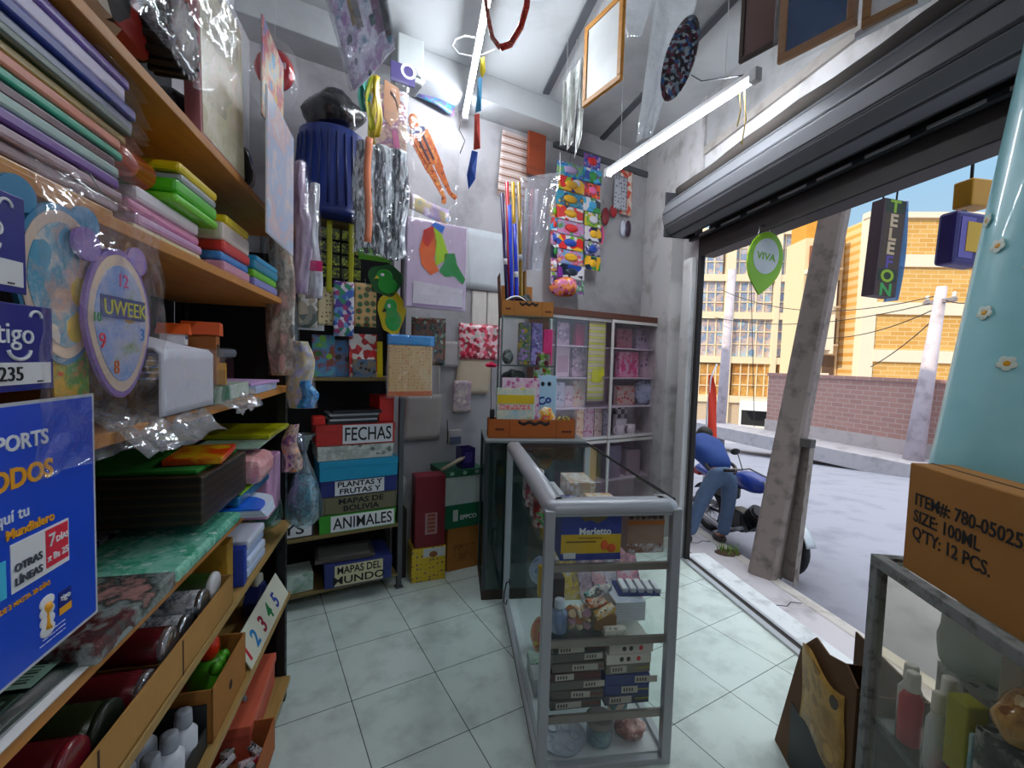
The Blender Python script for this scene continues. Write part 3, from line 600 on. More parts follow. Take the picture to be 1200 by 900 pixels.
# third board: paper, pads and small models
def pz(F, x, y, v=0.0): u, z = F.at(x, y, v); return u, z
Z3 = 1.434
t = thing('paper_carton', 'open brown carton holding the white paper at the front of the third board', 'box', RK.w(-0.97, 0.03, Z3), RK.rot)
mb = MB(); mb.box(-0.14, 0.13, 0.0, 0.006, 0, 0.10, mi=0); mb.box(-0.14, -0.134, 0, 0.26, 0, 0.12); mb.box(0.124, 0.13, 0, 0.26, 0, 0.12); mb.box(-0.14, 0.13, 0.254, 0.26, 0, 0.12); mb.box(-0.14, 0.13, 0, 0.26, 0, 0.005); mb.build('carton', CARDD, t)
t = thing('paper_pad', 'thick white paper pad in clear wrap curling over the front edge of the third board', 'paper', RK.w(-0.96, -0.012, Z3 + 0.002), RK.rot)
def padf(a, b):
    x = -0.125 + a * 0.25
    arc = 0.03 * math.sin(a * PI)
    z = 0.002 + min(b, 0.62) / 0.62 * (0.135) ; y = 0.0
    if b > 0.62: k = (b - 0.62) / 0.38; z = 0.137 + arc * math.sin(k * PI / 2) + 0.012 * k; y = 0.18 * k
    return (x, y, z)
mb = MB(); mb.sheet(padf, 16, 14, thick=0.004); mb.build('sheets', mat('e4e6f2', 0.5, 0, 0.03), t)
mb = MB(); [mb.sheet(lambda a, b, k=k: (padf(a, .62 + .38 * b)[0] * .96, 0.01 + b * 0.17, 0.125 - k * 0.012 + 0.03 * math.sin(a * PI) * math.sin(b * PI / 2) * (1 - k * .2)), 12, 6, thick=0.002) for k in range(5)]; mb.build('blue_sheets', mat('93a6dc', 0.5), t)
mb = MB(); mb.sheet(lambda a, b: (-0.13 + a * 0.30 + .02 * noise.noise(Vector((a * 5, b * 5, 8))), -0.012 + .008 * noise.noise(Vector((a * 8, b * 8, 2))), -0.01 + b * 0.15), 14, 10, thick=0.0005); mb.build('wrapper', FILMW, t)
t = thing('calendar_card', 'small cream card printed with rows of windows standing deep on the third board', 'card', RK.w(-0.93, 0.14, Z3 + 0.125), RK.rot)
mb = MB(); mb.box(-0.07, 0.07, 0.0, 0.004, 0, 0.12, bev=0.001); mb.build('card', mat('d8cfb0', 0.6), t)
mb = MB()
for i in range(3):
    for j in range(3): mb.box(-0.062 + i * 0.043, -0.026 + i * 0.043, -0.001, 0.0, 0.02 + j * 0.037, 0.042 + j * 0.037)
    mb.box(-0.065, 0.065, -0.001, 0, 0.012 + i * 0.037, 0.018 + i * 0.037, mi=1)
mb.build('printed_windows', [mat('3a4038', 0.6), mat('a8702c', 0.6)], t)
slab('paper_stack', 'olive paper-wrapped stack lying deep behind the white pad', 'paper', RK, -1.1, -0.72, 0.3, 0.41, Z3, Z3 + 0.12, mat('5d5a40', 0.7), bev=0.01)
def house(label, u, v, z, w_, d_, h, wallm, roofm, tower=False):
    t = thing('model_house', label, 'model', RK.w(u, v, z), RK.rot + 0.25)
    mb = MB(); mb.box(-w_ / 2, w_ / 2, 0, d_, 0, h, bev=0.001); mb.build('walls', wallm, t)
    mb = MB(); mb.prism([(-w_ / 2 - .008, h), (w_ / 2 + .008, h), (w_ / 2 - .006, h + w_ * .36), (-w_ / 2 + .006, h + w_ * .36)] if tower else [(-w_ / 2 - .006, h), (w_ / 2 + .006, h), (0, h + w_ * .55)], -0.008, d_ + 0.008); mb.build('roof', roofm, t)
    mb = MB(); [mb.box(-w_ * .34 + i * w_ * .38, -w_ * .05 + i * w_ * .38, -0.0012, 0.0, h * .55, h * .82) for i in range(2)]; mb.build('window', mat('3b3020' if tower else '5a6a8a', 0.4), t)
    if tower: mb = MB(); mb.prism([(-w_ * .3, 0), (w_ * .05, 0), (w_ * .05, h * .3), (-w_ * .12, h * .44), (-w_ * .3, h * .3)], -0.02, 0.0); mb.build('porch', mat('c8982c', 0.5), t)
    return t
house('brown wooden model house with orange roof on the third board', -0.685, 0.03, Z3 + 0.045, 0.095, 0.07, 0.135, mat('9c6230', 0.6), mat('d0622c', 0.6), True)
hs = house('tiny white model house with orange roof on a stick', -0.80, 0.06, Z3 + 0.15, 0.05, 0.05, 0.026, mat('e3e4e8', 0.6), mat('d8662e', 0.6))
mb = MB(); mb.box(-0.007, 0.007, 0.018, 0.03, -0.1495, 0.0); mb.build('stick', mat('a8805a', 0.7), hs)
slab('booklet', 'green and white leaflet under the brown model house', 'booklet', RK, -0.83, -0.5, 0.0, 0.27, Z3 + 0.0, Z3 + 0.043, prnt(['e4ece4', '2f6a4a', 'd8e0d8', '8fae8c'], 5, 'noise'), 'booklets', 0.003, 0.06)
slab('booklet', 'lilac booklet lying at the far front of the third board', 'booklet', RK, -0.47, -0.22, -0.005, 0.2, Z3 + 0.026, Z3 + 0.036, mat('c7a6cf', 0.5), None, 0.002, -0.1)
slab('booklet', 'white and pale blue booklet under the lilac booklet', 'booklet', RK, -0.48, -0.2, -0.003, 0.22, Z3, Z3 + 0.025, prnt(['d4dcee', 'b9c8e6', 'e8ecf4'], 8, 'noise'), None, 0.002, 0.03)
slab('folder', 'dark maroon folder stack deep at the far end of the third board', 'folder', RK, -0.34, 0.0, 0.21, 0.4, Z3, Z3 + 0.11, prnt(['3a2630', '4a3138', '251c22'], 8, 'stripes'), None, 0.008)
slab('folder', 'silver grey plastic folder bulging on top of the maroon folders', 'folder', RK, -0.36, -0.02, 0.19, 0.4, Z3 + 0.1105, Z3 + 0.15, mat('9aa0aa', 0.25, 0, 0.1, 20, 0, .5), None, 0.018)
slab('carton_pack', 'small white box beside the brown model house', 'box', RK, -0.6, -0.53, 0.1, 0.2, Z3 + 0.0435, Z3 + 0.11, mat('dcd6dc', 0.5), None, 0.003)
for lab, px, py, w_, h, dr in (('crumpled clear plastic draped over the third board edge under the white pad', -0.78, Z3 + .005, 0.24, 0.13, .05), ('crumpled clear plastic draped over the third board edge below the clock bag', -1.22, Z3 + 0.02, 0.34, 0.16, .09)):
    mb = MB()
    mb.sheet(lambda a, b: (a * w_ + .03 * noise.noise(Vector((a * 4, b * 4, px * 9))), -0.05 + b * .14 + .02 * noise.noise(Vector((a * 6 + 3, b * 6, px))), (-dr * (1 - b) ** 2) + 0.012 + 0.022 * (noise.noise(Vector((a * 7, b * 7, px * 5 + 3))) + .3)), 18, 12, thick=0.0005)
    solo('plastic_wrap', lab, 'plastic', mb, film('f8fafc', 0.14, 0.2, 20, 0.6), RK.w(px, 0, py), RK.rot)

# the deep piles of covers on the middle board
ZM = 1.078
def fpack(name, label, cat, u0, u1, v0, v1, z0, z1, m, bev=0.006, rot=0.0, g=None): return slab(name, label, cat, RK, u0, u1, v0, v1, z0, z1, m, g, bev, rot)
fpack('foil_pack', 'grey glossy pack of printed covers low at the front of the middle board', 'paper pack', -1.3, -1.05, -0.02, 0.38, ZM, ZM + 0.035, prnt(['6f7a78', '8a9492', '4f5a58', '5a2f34', '97a09e', '3c4644', 'b9908c', '7a8482'], 5, 'noise', 0.2))
fpack('foil_pack', 'mint green crinkled foil pack at the front of the middle board', 'paper pack', -1.04, -0.66, -0.02, 0.22, ZM, ZM + 0.03, prnt(['7fd0b4', 'a6e0cc', '58b294', 'c6ece0'], 22, 'noise', 0.15, 1, 1, 0.8), 0.01)
fpack('cover_pack', 'clear pack with a red and blue picture beside the mint foil pack', 'paper pack', -1.04, -0.66, 0.225, 0.41, ZM, ZM + 0.03, prnt(['7a8684', 'b9c0c2', '8a3a40', '3a4a7a', 'dcdfe2', '5a6462'], 10, 'noise', 0.2))
t = thing('card_sheets', 'bright blue rounded card sheet over white sheets beside the mint pack', 'paper', RK.w(-0.645, -0.035, ZM), RK.rot)
rr = lambda x0, x1, y0, y1, r: [(x0, y0), (x1 - r, y0)] + [(x1 - r + r * math.sin(a * PI / 16), y0 + r - r * math.cos(a * PI / 16)) for a in range(1, 9)] + [(x1, y1), (x0, y1)]
mb = MB(); [mb.prism_z(rr(-0.0, 0.16 + .01 * k, -0.05 + .004 * k, 0.36, 0.09), 0.001 + k * .004, .004 + k * .004) for k in range(5)]; mb.build('white_sheet', mat('d7e0ee', 0.5), t)
mb = MB(); mb.prism_z(rr(-0.0, 0.14, -0.03, 0.36, 0.1), 0.0215, 0.026); mb.build('blue_sheet', mat('1e6bd6', 0.35, 0, 0.05, 8, 0, .4), t)
fpack('cover_pack', 'teal blue pack of card covers with a lime corner on the middle board', 'paper pack', -0.62, -0.30, 0.0, 0.41, ZM + 0.027, ZM + 0.055, prnt(['1f5a7c', '2a6b8c', '1a4c6c', '30789a'], 6, 'noise', .3), 0.003)
fpack('card_sheet', 'lime green printed card on the corner of the teal pack', 'card', -0.60, -0.38, 0.0, 0.12, ZM + 0.0555, ZM + 0.06, prnt(['9ccf22', '86bb1c', '9ccf22', '30505a'], 16, 'noise', .4), 0.001)
fpack('folder_stack', 'tall black stack of felt sheets on the middle board', 'felt', -0.87, -0.55, 0.0, 0.4, ZM + 0.062, ZM + 0.185, prnt(['1b1712', '241d18', '14110e', '3a2c1e'], 14, 'stripes', .5), 0.006)
fpack('felt_sheet', 'dark green felt sheets lying on top of the black felt stack', 'felt', -0.85, -0.57, 0.02, 0.40, ZM + 0.1855, ZM + 0.197, mat('1f7a2c', 0.8, 0, 0.25, 10), 0.004)
fpack('sticker_pack', 'red and yellow printed packet on top of the green felt sheets', 'packet', -0.80, -0.60, 0.0, 0.13, ZM + 0.1975, ZM + 0.215, prnt(['e0b92c', 'e6c83c', 'd2641e', 'cf2a1e', 'd8281e'], 7, 'noise', .3), 0.003, 0.15)
fpack('tissue_pack', 'soft pink crumpled tissue pack beside the black felt stack', 'paper pack', -0.53, -0.33, -0.03, 0.3, ZM + 0.0605, ZM + 0.15, prnt(['e2a9ad', 'e9bcbc', 'd8979f', 'efd0ce'], 26, 'noise', .3), 0.03, 0.04)
fpack('folder', 'pink pack of folders at the far end of the middle pile', 'folder', -0.32, -0.14, 0.0, 0.3, ZM - 0.12, ZM + 0.1, prnt(['d79ac6', 'e3aed0', 'c98ab8', 'efc8dd'], 40, 'stripes', .4), 0.006)
fpack('cover_pack', 'navy pack of covers at the far end of the middle pile', 'paper pack', -0.52, -0.20, 0.05, 0.41, ZM + 0.151, ZM + 0.168, mat('171c38', 0.3, 0, .1, 9, 0, .4), 0.003)
fpack('cover_pack', 'grey-green printed cover resting on the navy pack', 'paper pack', -0.46, -0.19, 0.0, 0.2, ZM + 0.1685, ZM + 0.174, prnt(['8fb09a', 'a9c4b4', '7f9a94', 'b0a0b0'], 7, 'noise', .3), 0.001, 0.05)
fpack('plastic_folder', 'yellow-green folder on top at the far end of the middle pile', 'folder', -0.30, 0.0, 0.0, 0.41, ZM + 0.1745, ZM + 0.192, mat('b3b526', 0.35, 0, .08, 10, 0, .4), 0.004)
t = thing('display_folder', 'dark green card folder with a barcode label at the lower left of the rack', 'folder', RK.w(-1.34, 0.025, ZM), RK.rot)
mb = MB(); mb.sheet(lambda a, b: (-0.42 + a * 0.56, -0.02 + b * 0.4, 0.004 + 0.014 * math.sin(a * PI) ), 14, 8, thick=0.006); mb.build('cover', mat('10281f', 0.35, 0, 0.15, 8, 0, .4), t)
mb = MB(); mb.sheet(lambda a, b: (-0.30 + a * 0.455, -0.032 + b * 0.3, 0.001 + 0.002 * math.sin(a * 3)), 12, 6, thick=0.002); mb.build('white_sheet', WHITE, t)
mb = MB(); mb.box(-0.02, 0.085, 0.0, 0.05, 0.0185, 0.0192); mb.build('barcode_label', mat('8fae9e', 0.5), t)
mb = MB(); [mb.box(-0.01 + i * 0.007, -0.01 + i * 0.007 + (0.002 if i % 3 else 0.004), 0.012, 0.045, 0.0193, 0.0196) for i in range(12)]; mb.build('bars', mat('33443c', .6), t)
mb = MB(); [mb.box(-0.14, -0.03 - 0.012 * (i % 3), 0.0 + i * 0.012, 0.004 + i * 0.012, 0.0182, 0.0187) for i in range(6)]; mb.build('print_line', mat('5c7268', .6), t)
mb = MB(); mb.box(-0.36, -0.24, -0.02, 0.1, 0.0165, 0.019, bev=.001); mb.build('red_panel', prnt(['a83226', 'b8481e', 'c2521e', '8a2a20'], 8, 'noise'), t)

# fourth board: the long tray of tins, rolls and tubes
Z4 = 0.838
t = thing('cardboard_tray', 'long open cardboard tray of tins and tubes along the fourth board', 'box', RK.w(-1.15, 0.0, Z4), RK.rot)
mb = MB(); mb.box(-0.65, 0.48, 0.0, 0.004, 0, 0.085); mb.box(-0.65, 0.48, 0.29, 0.294, 0, 0.085); mb.box(-0.65, -0.646, 0, 0.294, 0, 0.085); mb.box(0.476, 0.48, 0, 0.294, 0, 0.085); mb.box(-0.65, 0.48, 0, 0.294, 0, 0.004); mb.build('carton', mat('b18a55', 0.8, 0, 0.15, 12), t)
for x_ in (.17, -.12): mb = MB(); mb.box(x_, x_ + .005, -0.0008, 0.0, 0.0, 0.08); mb.build('cut_line', mat('3a2418', 0.8), t)
def lying(name, label, cat, u, v, z, L, r, m, mcap, g=None, yaw=0.0):
    t = thing(name, label, cat, RK.w(u, v, z + r), RK.rot + yaw, g)
    mb = MB(); M = Matrix.Rotation(-PI / 2, 4, 'X'); mb.lathe([(r * .9, 0.006), (r, 0.012), (r, L - 0.01), (r * .9, L)], n=20, mat=M); mb.build('body', m, t)
    mb = MB(); mb.lathe([(r * .5, 0.002), (r * .97, 0.0), (r * 1.02, 0.004), (r * 1.02, 0.012), (r * .9, 0.014)], n=20, mat=M); mb.build('cap', mcap, t)
    return t
WINE = mat('5a1822', 0.2, 0, 0.15, 10, 0, .7); TIN = mat('c2c8ce', 0.2, 0.9, 0.1, 40, 0.3)
lying('wrapped_tube', 'dark green tube at the far end of the cardboard tray', 'tube', -0.735, 0.02, Z4 + 0.05, 0.24, 0.036, mat('2a4a22', 0.3, 0, .2, 9, 0, .5), WHITE)
for i, (u, z) in enumerate(((-0.83, 0.055), (-0.90, 0.03), (-0.83, 0.005))): lying('tin_pack', 'silver foil-wrapped tin in the cardboard tray, %s' % ['uppermost', 'beside the wine-red tubes', 'lowest at the front'][i], 'tin', u, 0.012 + i * .01, Z4 + z, 0.18, 0.033, prnt(['c9cfd6', '8b939c', 'eef1f4', '5f6872', 'b3bac2'], 20, 'noise', 0.15, 1, 1, .6), TIN)
for i, u in enumerate((-1.0, -1.09, -1.30, -1.40)): lying('wrapped_tube', '%s wine-red tube in the cardboard tray counted from its far end' % ORD[i], 'tube', u, 0.012, Z4 + (0.05 if i % 2 == 0 else 0.012), 0.25, 0.038, WINE, film('e8ecf2', 0.4, 0.3, 20, .8) if i < 2 else mat('6a1e2a', .3, 0, .1, 9, 0, .6), 'wine-red tubes in the tray')
lying('wrapped_tube', 'dark green roll between the wine-red tubes in the cardboard tray', 'tube', -1.2, 0.02, Z4 + 0.02, 0.25, 0.045, mat('22301f', 0.25, 0, .2, 8, 0, .6), mat('1b241a', .4))
slab('carton_pack', 'mustard yellow box standing at the far end of the cardboard tray', 'box', RK, -0.665, -0.60, 0.02, 0.12, Z4, Z4 + 0.17, mat('b8923a', 0.6), None, 0.003, 0.1)
slab('notebook', 'royal blue notebook standing beside the mustard yellow box', 'notebook', RK, -0.585, -0.55, 0.0, 0.16, Z4, Z4 + 0.12, mat('27439c', 0.4), None, 0.002, 0.08)
pile(RK, -0.53, -0.34, 0.0, 0.28, Z4, [(0.03, 'c4d0e6', 'grey-blue', 0), (0.03, 'd8e2f2', 'pale blue', .01), (0.03, 'b7c6e4', 'soft blue', 0), (0.03, 'e2e8f4', 'bluish white', .01)], '%s pad in the pile at the far end of the fourth board', 'paper pack', 'pale pads on the fourth board')

# fifth board
Z5 = 0.513
t = thing('cardboard_box', 'open cardboard box with a red and green toy on the lower rack board', 'box', RK.w(-0.66, 0.01, Z5), RK.rot)
mb = MB(); mb.box(-0.13, 0.13, 0.0, 0.004, 0, 0.15); mb.box(-0.13, 0.13, 0.25, 0.254, 0, 0.15); mb.box(-0.13, -0.126, 0, 0.254, 0, 0.15); mb.box(0.126, 0.13, 0, 0.254, 0, 0.15); mb.box(-0.13, 0.13, 0, 0.254, 0, 0.004); mb.build('carton', CARD, t)
mb = MB(); mb.ball((0, -0.0008, 0.07), 0.012, 0.0012, 0.014, 12); mb.build('ink_stamp', mat('3a2a20', .8), t)
t = thing('toy_figure', 'small red and green plastic toy in the lower cardboard box', 'toy', RK.w(-0.6, 0.04, Z5 + 0.005), RK.rot)
mb = MB(); mb.ball((0, 0.05, 0.15), 0.032, 0.03, 0.045, 16); mb.build('red_head', mat('e0432a', .3, 0, .1, 9, 0, .4), t)
mb = MB(); mb.lathe([(0.05, 0), (0.055, 0.06), (0.03, 0.12)], (0, 0.05, 0), 16); [mb.ball((-0.03 + .03 * i, 0.02, 0.1), .018) for i in range(3)]; mb.build('green_body', mat('5aa832', .4), t)
t = thing('number_card', 'white teaching card printed with coloured numbers on the lower board', 'card', RK.w(-0.20, 0.0, Z5 + 0.0), RK.rot)
t.rotation_euler = (Matrix.Rotation(RK.rot, 3, 'Z') @ Matrix.Rotation(-0.5, 3, 'X')).to_euler()
mb = MB(); mb.box(-0.30, 0.20, 0, 0.004, 0, 0.11, bev=0.001); mb.build('card', mat('d8d8c8', 0.5), t)
for i, (s_, c) in enumerate((('1', 'b8283a'), ('2', '2a7ab0'), ('3', '8a1f33'), ('4', '2f7a4a'), ('5', '28408c'))): text('numeral', s_, 0.085, mat(c, .5, 0, 0), t, (-0.29 + i * 0.085, -0.0006, 0.02), bold=0.002)
t = thing('tape_dispenser', 'dark blue tape dispenser lying behind the number card', 'dispenser', RK.w(-0.12, 0.07, Z5 + 0.02), RK.rot)
mb = MB(); mb.prism([(-.08, 0), (.08, 0), (.08, .03), (.03, .09), (-.03, .1), (-.08, .05)], 0, .05); mb.build('housing', mat('1e2a5c', .4), t)
mb = MB(); mb.lathe([(.02, -.012), (.035, -.012), (.035, .012), (.02, .012)], n=20, mat=Matrix.Translation((0, .02, .10)) @ Matrix.Rotation(PI / 2, 4, 'X')); mb.build('tape_roll', mat('c9c6b4', .4), t)
t = thing('bottle_carton', 'black open carton holding glue bottles low on the left rack', 'box', RK.w(-0.92, 0.02, Z5), RK.rot)
mb = MB(); mb.box(-.14, .12, 0, .004, 0, .06); mb.box(-.14, .12, .2, .204, 0, .12); mb.box(.116, .12, 0, .204, 0, .12); mb.box(-.14, -.136, 0, .204, 0, .12); mb.box(-.14, .12, 0, .204, 0, .004); mb.build('carton', BLACK, t)
def bottle(label, u, v, z, r, h, m, mc, g=None, F=RK, name='glue_bottle'):
    t = thing(name, label, 'bottle', F.w(u, v, z), F.rot, g)
    mb = MB(); mb.lathe([(r * .9, 0), (r, .006), (r, h * .62), (r * .45, h * .76)], n=18); mb.build('body', m, t)
    mb = MB(); mb.lathe([(r * .62, h * .74), (r * .66, h * .78), (r * .62, h * .98), (r * .4, h)], n=18); mb.build('cap', mc, t)
    return t
for i, (u, v) in enumerate(((-0.86, .05), (-0.93, .05), (-0.99, .06), (-0.88, .13), (-0.95, .14))): bottle('white glue bottle with grey cap in the low black carton, %s' % ['front far', 'front middle', 'front near', 'back far', 'back near'][i] , u, v, Z5 + .005, .03, .15, mat('d9dbe2', .4), mat('9a9ea6', .4), 'glue bottles')
# bottom board and floor
t = thing('shoe_box', 'coral pink flat box on the bottom board of the left rack', 'box', RK.w(-0.22, 0.04, 0.124), RK.rot + .05)
mb = MB(); mb.box(-.2, .2, 0, .3, 0, .1, bev=.003); mb.build('base', mat('b8604e', .6), t); mb = MB(); mb.box(-.205, .205, -.005, .305, .1, .135, bev=.003); mb.build('lid', mat('cf6f58', .55), t)
for i in range(2):
    mb = MB(); mb.cyl((0, 0, 0), (.1, .02, 0), .008, n=10); solo('marker_pen', 'grey marker pen on the coral pink box, %s' % ['front', 'rear'][i], 'pen', mb, mat('8f9298', .4), RK.w(-.30 + .1 * i, .08 + .05 * i, .268), RK.rot + .5 + i)
t = thing('parts_tray', 'cardboard tray of mixed small goods at the bottom of the left rack', 'box', RK.w(-0.55, -0.04, 0.124), RK.rot)
mb = MB(); mb.box(-.17, .17, 0, .004, 0, .12); mb.box(-.17, .17, .28, .284, 0, .12); mb.box(-.17, -.166, 0, .284, 0, .12); mb.box(.166, .17, 0, .284, 0, .12); mb.box(-.17, .17, 0, .284, 0, .004); mb.build('carton', mat('a8683e', .8), t)
cols = ['2a5aa8', 'd8d8dc', '3a8a4a', '9aa0a8', 'b02a3a', '20242c', 'c8cbd2', '6a4a9a', 'e0b83a']
cn = ['blue', 'white', 'green', 'grey', 'red', 'black', 'silver', 'violet', 'yellow']
for i in range(18):
    u, v = -0.55 + -.13 + .052 * (i % 6), -0.0 + .075 * (i // 6)
    c = i % 9; mb = MB(); mb.box(-.035, .035, -.012, .012, 0, .022, bev=.004); solo('blister_pack', '%s small packet in the bottom cardboard tray, %s row' % (cn[c], ['front', 'middle', 'back'][i // 6]), 'packet', mb, prnt([cols[c], 'e4e4e8', cols[c], '30343c'], 30, 'noise', .25), RK.w(u, v + .015, .155 + .004 * (i % 4)), (0.5 * jit(1), .4 * jit(1), RK.rot + jit(1.2)), 'packets in the bottom tray')
# bags hanging from the rack post
def hangbag(label, c, rx, ry, h, mb_m, cont, seed, F=RK):
    t = thing('gift_bag', label, 'bag', c, F.rot)
    mb = MB()
    def fn(a, b):
        prof = (0.08 + 0.92 * math.sin(min(1, b * 1.25) * PI / 2) ** 1.2) if b < .8 else (1 - ((b - .8) / .2) ** 2 * .75)
        k = prof * (1 + .10 * noise.noise(Vector((math.cos(a * 2 * PI) * 2 + seed, math.sin(a * 2 * PI) * 2, b * 4))) + .03 * math.sin(a * 2 * PI * 17) * (1 - b))
        return (rx * k * math.cos(a * 2 * PI), ry * k * math.sin(a * 2 * PI), -h * b)
    mb.sheet(fn, 40, 20); mb.build('film_bag', mb_m, t)
    mb = MB(); mb.sheet(lambda a, b: (.012 * math.cos(a * 2 * PI) * (1 + 2.5 * b * b), .012 * math.sin(a * 2 * PI) * (1 + 2.5 * b * b * (1 + .3 * math.sin(a * 40))), b * h * .22), 24, 5); mb.build('gathered_neck', mb_m, t)
    mb = MB(); vs = mb.ball((0, 0, -h * .62), rx * .82, ry * .82, h * .32, 18)
    for v in vs: v.co *= 1 + .1 * noise.noise(v.co * 30)
    mb.build('filling', cont, t); return t

# ================================================================ BACK RACK
def rect(F, x0, y0, x1, y1, v):                          # photo rectangle -> u0,u1,z0,z1 on the plane v of a frame
    a = F.at(x0, (y0 + y1) / 2, v)[0]; b = F.at(x1, (y0 + y1) / 2, v)[0]; c = F.at((x0 + x1) / 2, y1, v)[1]; d = F.at((x0 + x1) / 2, y0, v)[1]
    return a, b, c, d
def card(name, label, cat, F, px, v, m, th=0.004, bow=0.0, tilt=0.0, backm=None, group=None, seed=0, frame=None, hook=False):
    u0, u1, z0, z1 = rect(F, *px, v); w_, h = u1 - u0, z1 - z0
    t = thing(name, label, cat, F.w((u0 + u1) / 2, v, z0), F.rot, group)
    mb = MB(); mb.sheet(lambda a, b: ((a - .5) * w_ + (b - .5) * tilt * h, -bow * math.sin(a * PI) + .004 * noise.noise(Vector((a * 3, b * 3, seed))), b * h), 8, 8, thick=th); mb.build('sheet', m, t)
    if frame:
        mb = MB()
        for (x0, x1, y0, y1) in ((-.5, .5, 0, .06), (-.5, .5, .94, 1), (-.5, -.44, .06, .94), (.44, .5, .06, .94)): mb.box(x0 * w_, x1 * w_, -.004, th + .004, y0 * h, y1 * h)
        mb.build('border', frame, t)
    if hook:
        mb = MB(); mb.tube([(tilt * h * .5, -.002, h - .01), (tilt * h * .5, .01, h + .02), (tilt * h * .5, max(0.02, .02), h + .03)], .0015, 6); mb.build('hook', METAL, t)
    return t
def packet(name, label, cat, F, px, v, m, th=0.02, seed=1, wrap=None, group=None, over=0.12, tilt=0.0):
    """a flat pack of goods inside a clear bag that runs on above it"""
    u0, u1, z0, z1 = rect(F, *px, v); w_, h = u1 - u0, z1 - z0
    t = thing(name, label, cat, F.w((u0 + u1) / 2, v, z0), F.rot, group)
    mb = MB(); mb.box(-w_ * .46, w_ * .46, -th, 0, h * .03, h * (1 - over), bev=min(.008, th * .4)); mb.build('goods', m, t)
    mb = MB(); mb.sheet(lambda a, b: ((a - .5) * w_ * (1 + .05 * math.sin(b * 5)), -th - .004 - .012 * abs(noise.noise(Vector((a * 5, b * 6, seed)))), b * h), 14, 16, thick=.0005); mb.build('clear_bag', wrap or FILMW, t)
    return t

bk = thing('back_rack', 'dark metal rack of labelled boxes in the back left corner', 'shelf', BK.o, BK.rot)
for z0 in (0.085, 0.43, 1.41, 2.36):
    mb = MB(); mb.box(-0.78, 0.0, 0, 0.33, z0, z0 + 0.022, bev=.002); mb.build('shelf_board', wood('7a6a44', '4f4228'), bk)
for u in (-0.80, 0.0):
    for v in (0.0, 0.30):
        mb = MB(); mb.box(u, u + .003, v, v + .032, 0, 2.4); mb.box(u, u + .032, v, v + .003, 0, 2.4); mb.box(u - .008, u + .04, v - .008, v + .04, 0, .012); mb.build('post', mat('5c5d60', .5, .5), bk)
mb = MB(); mb.box(-0.78, -0.0, 0.334, 0.338, 0.012, 2.36); mb.build('dark_back_panel', mat('1c1b1e', .8), bk)

def zx(y, x=415, v=0.0): return BK.at(x, y, v)[1]
def file_box(label, z0, z1, u0, u1, col, lab=None, lines=(), lu=(0, 1), dep=.30, v=0.0, rot=0.0, tx=INK, lm=None, size=None):
    t = thing('file_box', label, 'box', BK.w((u0 + u1) / 2, v, z0), BK.rot + rot); w_, h = u1 - u0, z1 - z0 - .002
    mb = MB(); mb.box(-w_ / 2, w_ / 2, 0.0, dep, 0, h * .70, bev=.002); mb.build('base', col, t)
    mb = MB(); mb.box(-w_ / 2 - .003, w_ / 2 + .003, -.003, dep + .003, h * .66, h, bev=.003); mb.build('lid', col, t)
    if lab:
        x0, x1 = -w_ / 2 + lu[0] * w_, -w_ / 2 + lu[1] * w_
        mb = MB(); mb.box(x0, x1, -.0052, -.0032, h * .06, h * .95); mb.build('paper_label', lm or WHITE, t)
        n = len(lines)
        for i, s_ in enumerate(lines):
            hh = h * .86 / n; sz = size or hh * 1.05
            text('lettering', s_, sz, tx, t, ((x0 + x1) / 2, -.0056, h * .95 - (i + .86) * hh), align='CENTER', bold=.0012, sx=min(1.25, (x1 - x0) / (len(s_) * sz * .62)))
    return t
Y = [(622, 600), (602, 580), (578, 561), (560, 538), (538, 521), (522, 496)]
b0 = 0.4525
hs_ = [zx(a) for a, b in Y] + [zx(496)]
spec = [('green box labelled ANIMALES, lowest of the main pile on the back rack', -.49, -.02, mat('3f8f34', .6), 'l', ('ANIMALES',), (.14, .98), None),
        ('grey-brown box labelled MAPAS DE BOLIVIA on the back rack', -.475, -.015, mat('6a6650', .7), None, ('MAPAS DE', 'BOLIVIA'), (.05, .97), None),
        ('navy box labelled PLANTAS on the back rack', -.48, -.01, mat('2c3470', .6), 'l', ('PLANTAS Y', 'FRUTAS Y'), (.17, .82), None),
        ('plain turquoise box in the pile on the back rack', -.49, -.01, mat('2192b4', .5, 0, .08, 9, 0, .3), None, (), None, None),
        ('pale patterned flat carton between the turquoise and red boxes', -.50, -.04, prnt(['c9ccc6', 'a9aea6', 'd8dad4', '7a7f78'], 12, 'noise', .5), None, (), None, None),
        ('red box labelled FECHAS on top of the pile on the back rack', -.51, -.03, mat('b23a34', .6), 'l', ('FECHAS',), (.32, .97), None)]
z = b0
for i, (lb, u0, u1, cm, lab, lines, lu, _) in enumerate(spec):
    z1 = zx(Y[i][1]) - .003
    file_box(lb, z, z1, u0, u1, cm, (lab or lines) and True, lines, lu or (0, 1), rot=jit(.03), v=.006 * (i % 3), lm=None if lab else mat('74705a', .7)); z = z1 + .0005
ztop = z
file_box('navy box labelled MAPAS DEL MUNDO on the bottom board of the back rack', 0.109, 0.109 + .15, -.46, -.05, mat('2a3468', .6), True, ('MAPAS DEL', 'MUNDO'), (.14, .86), v=-.03, rot=-.06, lm=mat('cfc9a8', .7))
file_box('white-labelled box marked YS at the left end of the back rack', 0.4525, 0.58, -.755, -.52, mat('30343a', .6), True, ('YS',), (.1, .95), v=.02, size=.09)
slab('carton_pack', 'green and white carton on the bottom board at the left end of the back rack', 'box', BK, -.74, -.52, .02, .2, 0.108, 0.22, prnt(['8fae9a', 'c9d4cc', '5f8a70'], 6, 'noise', .5))
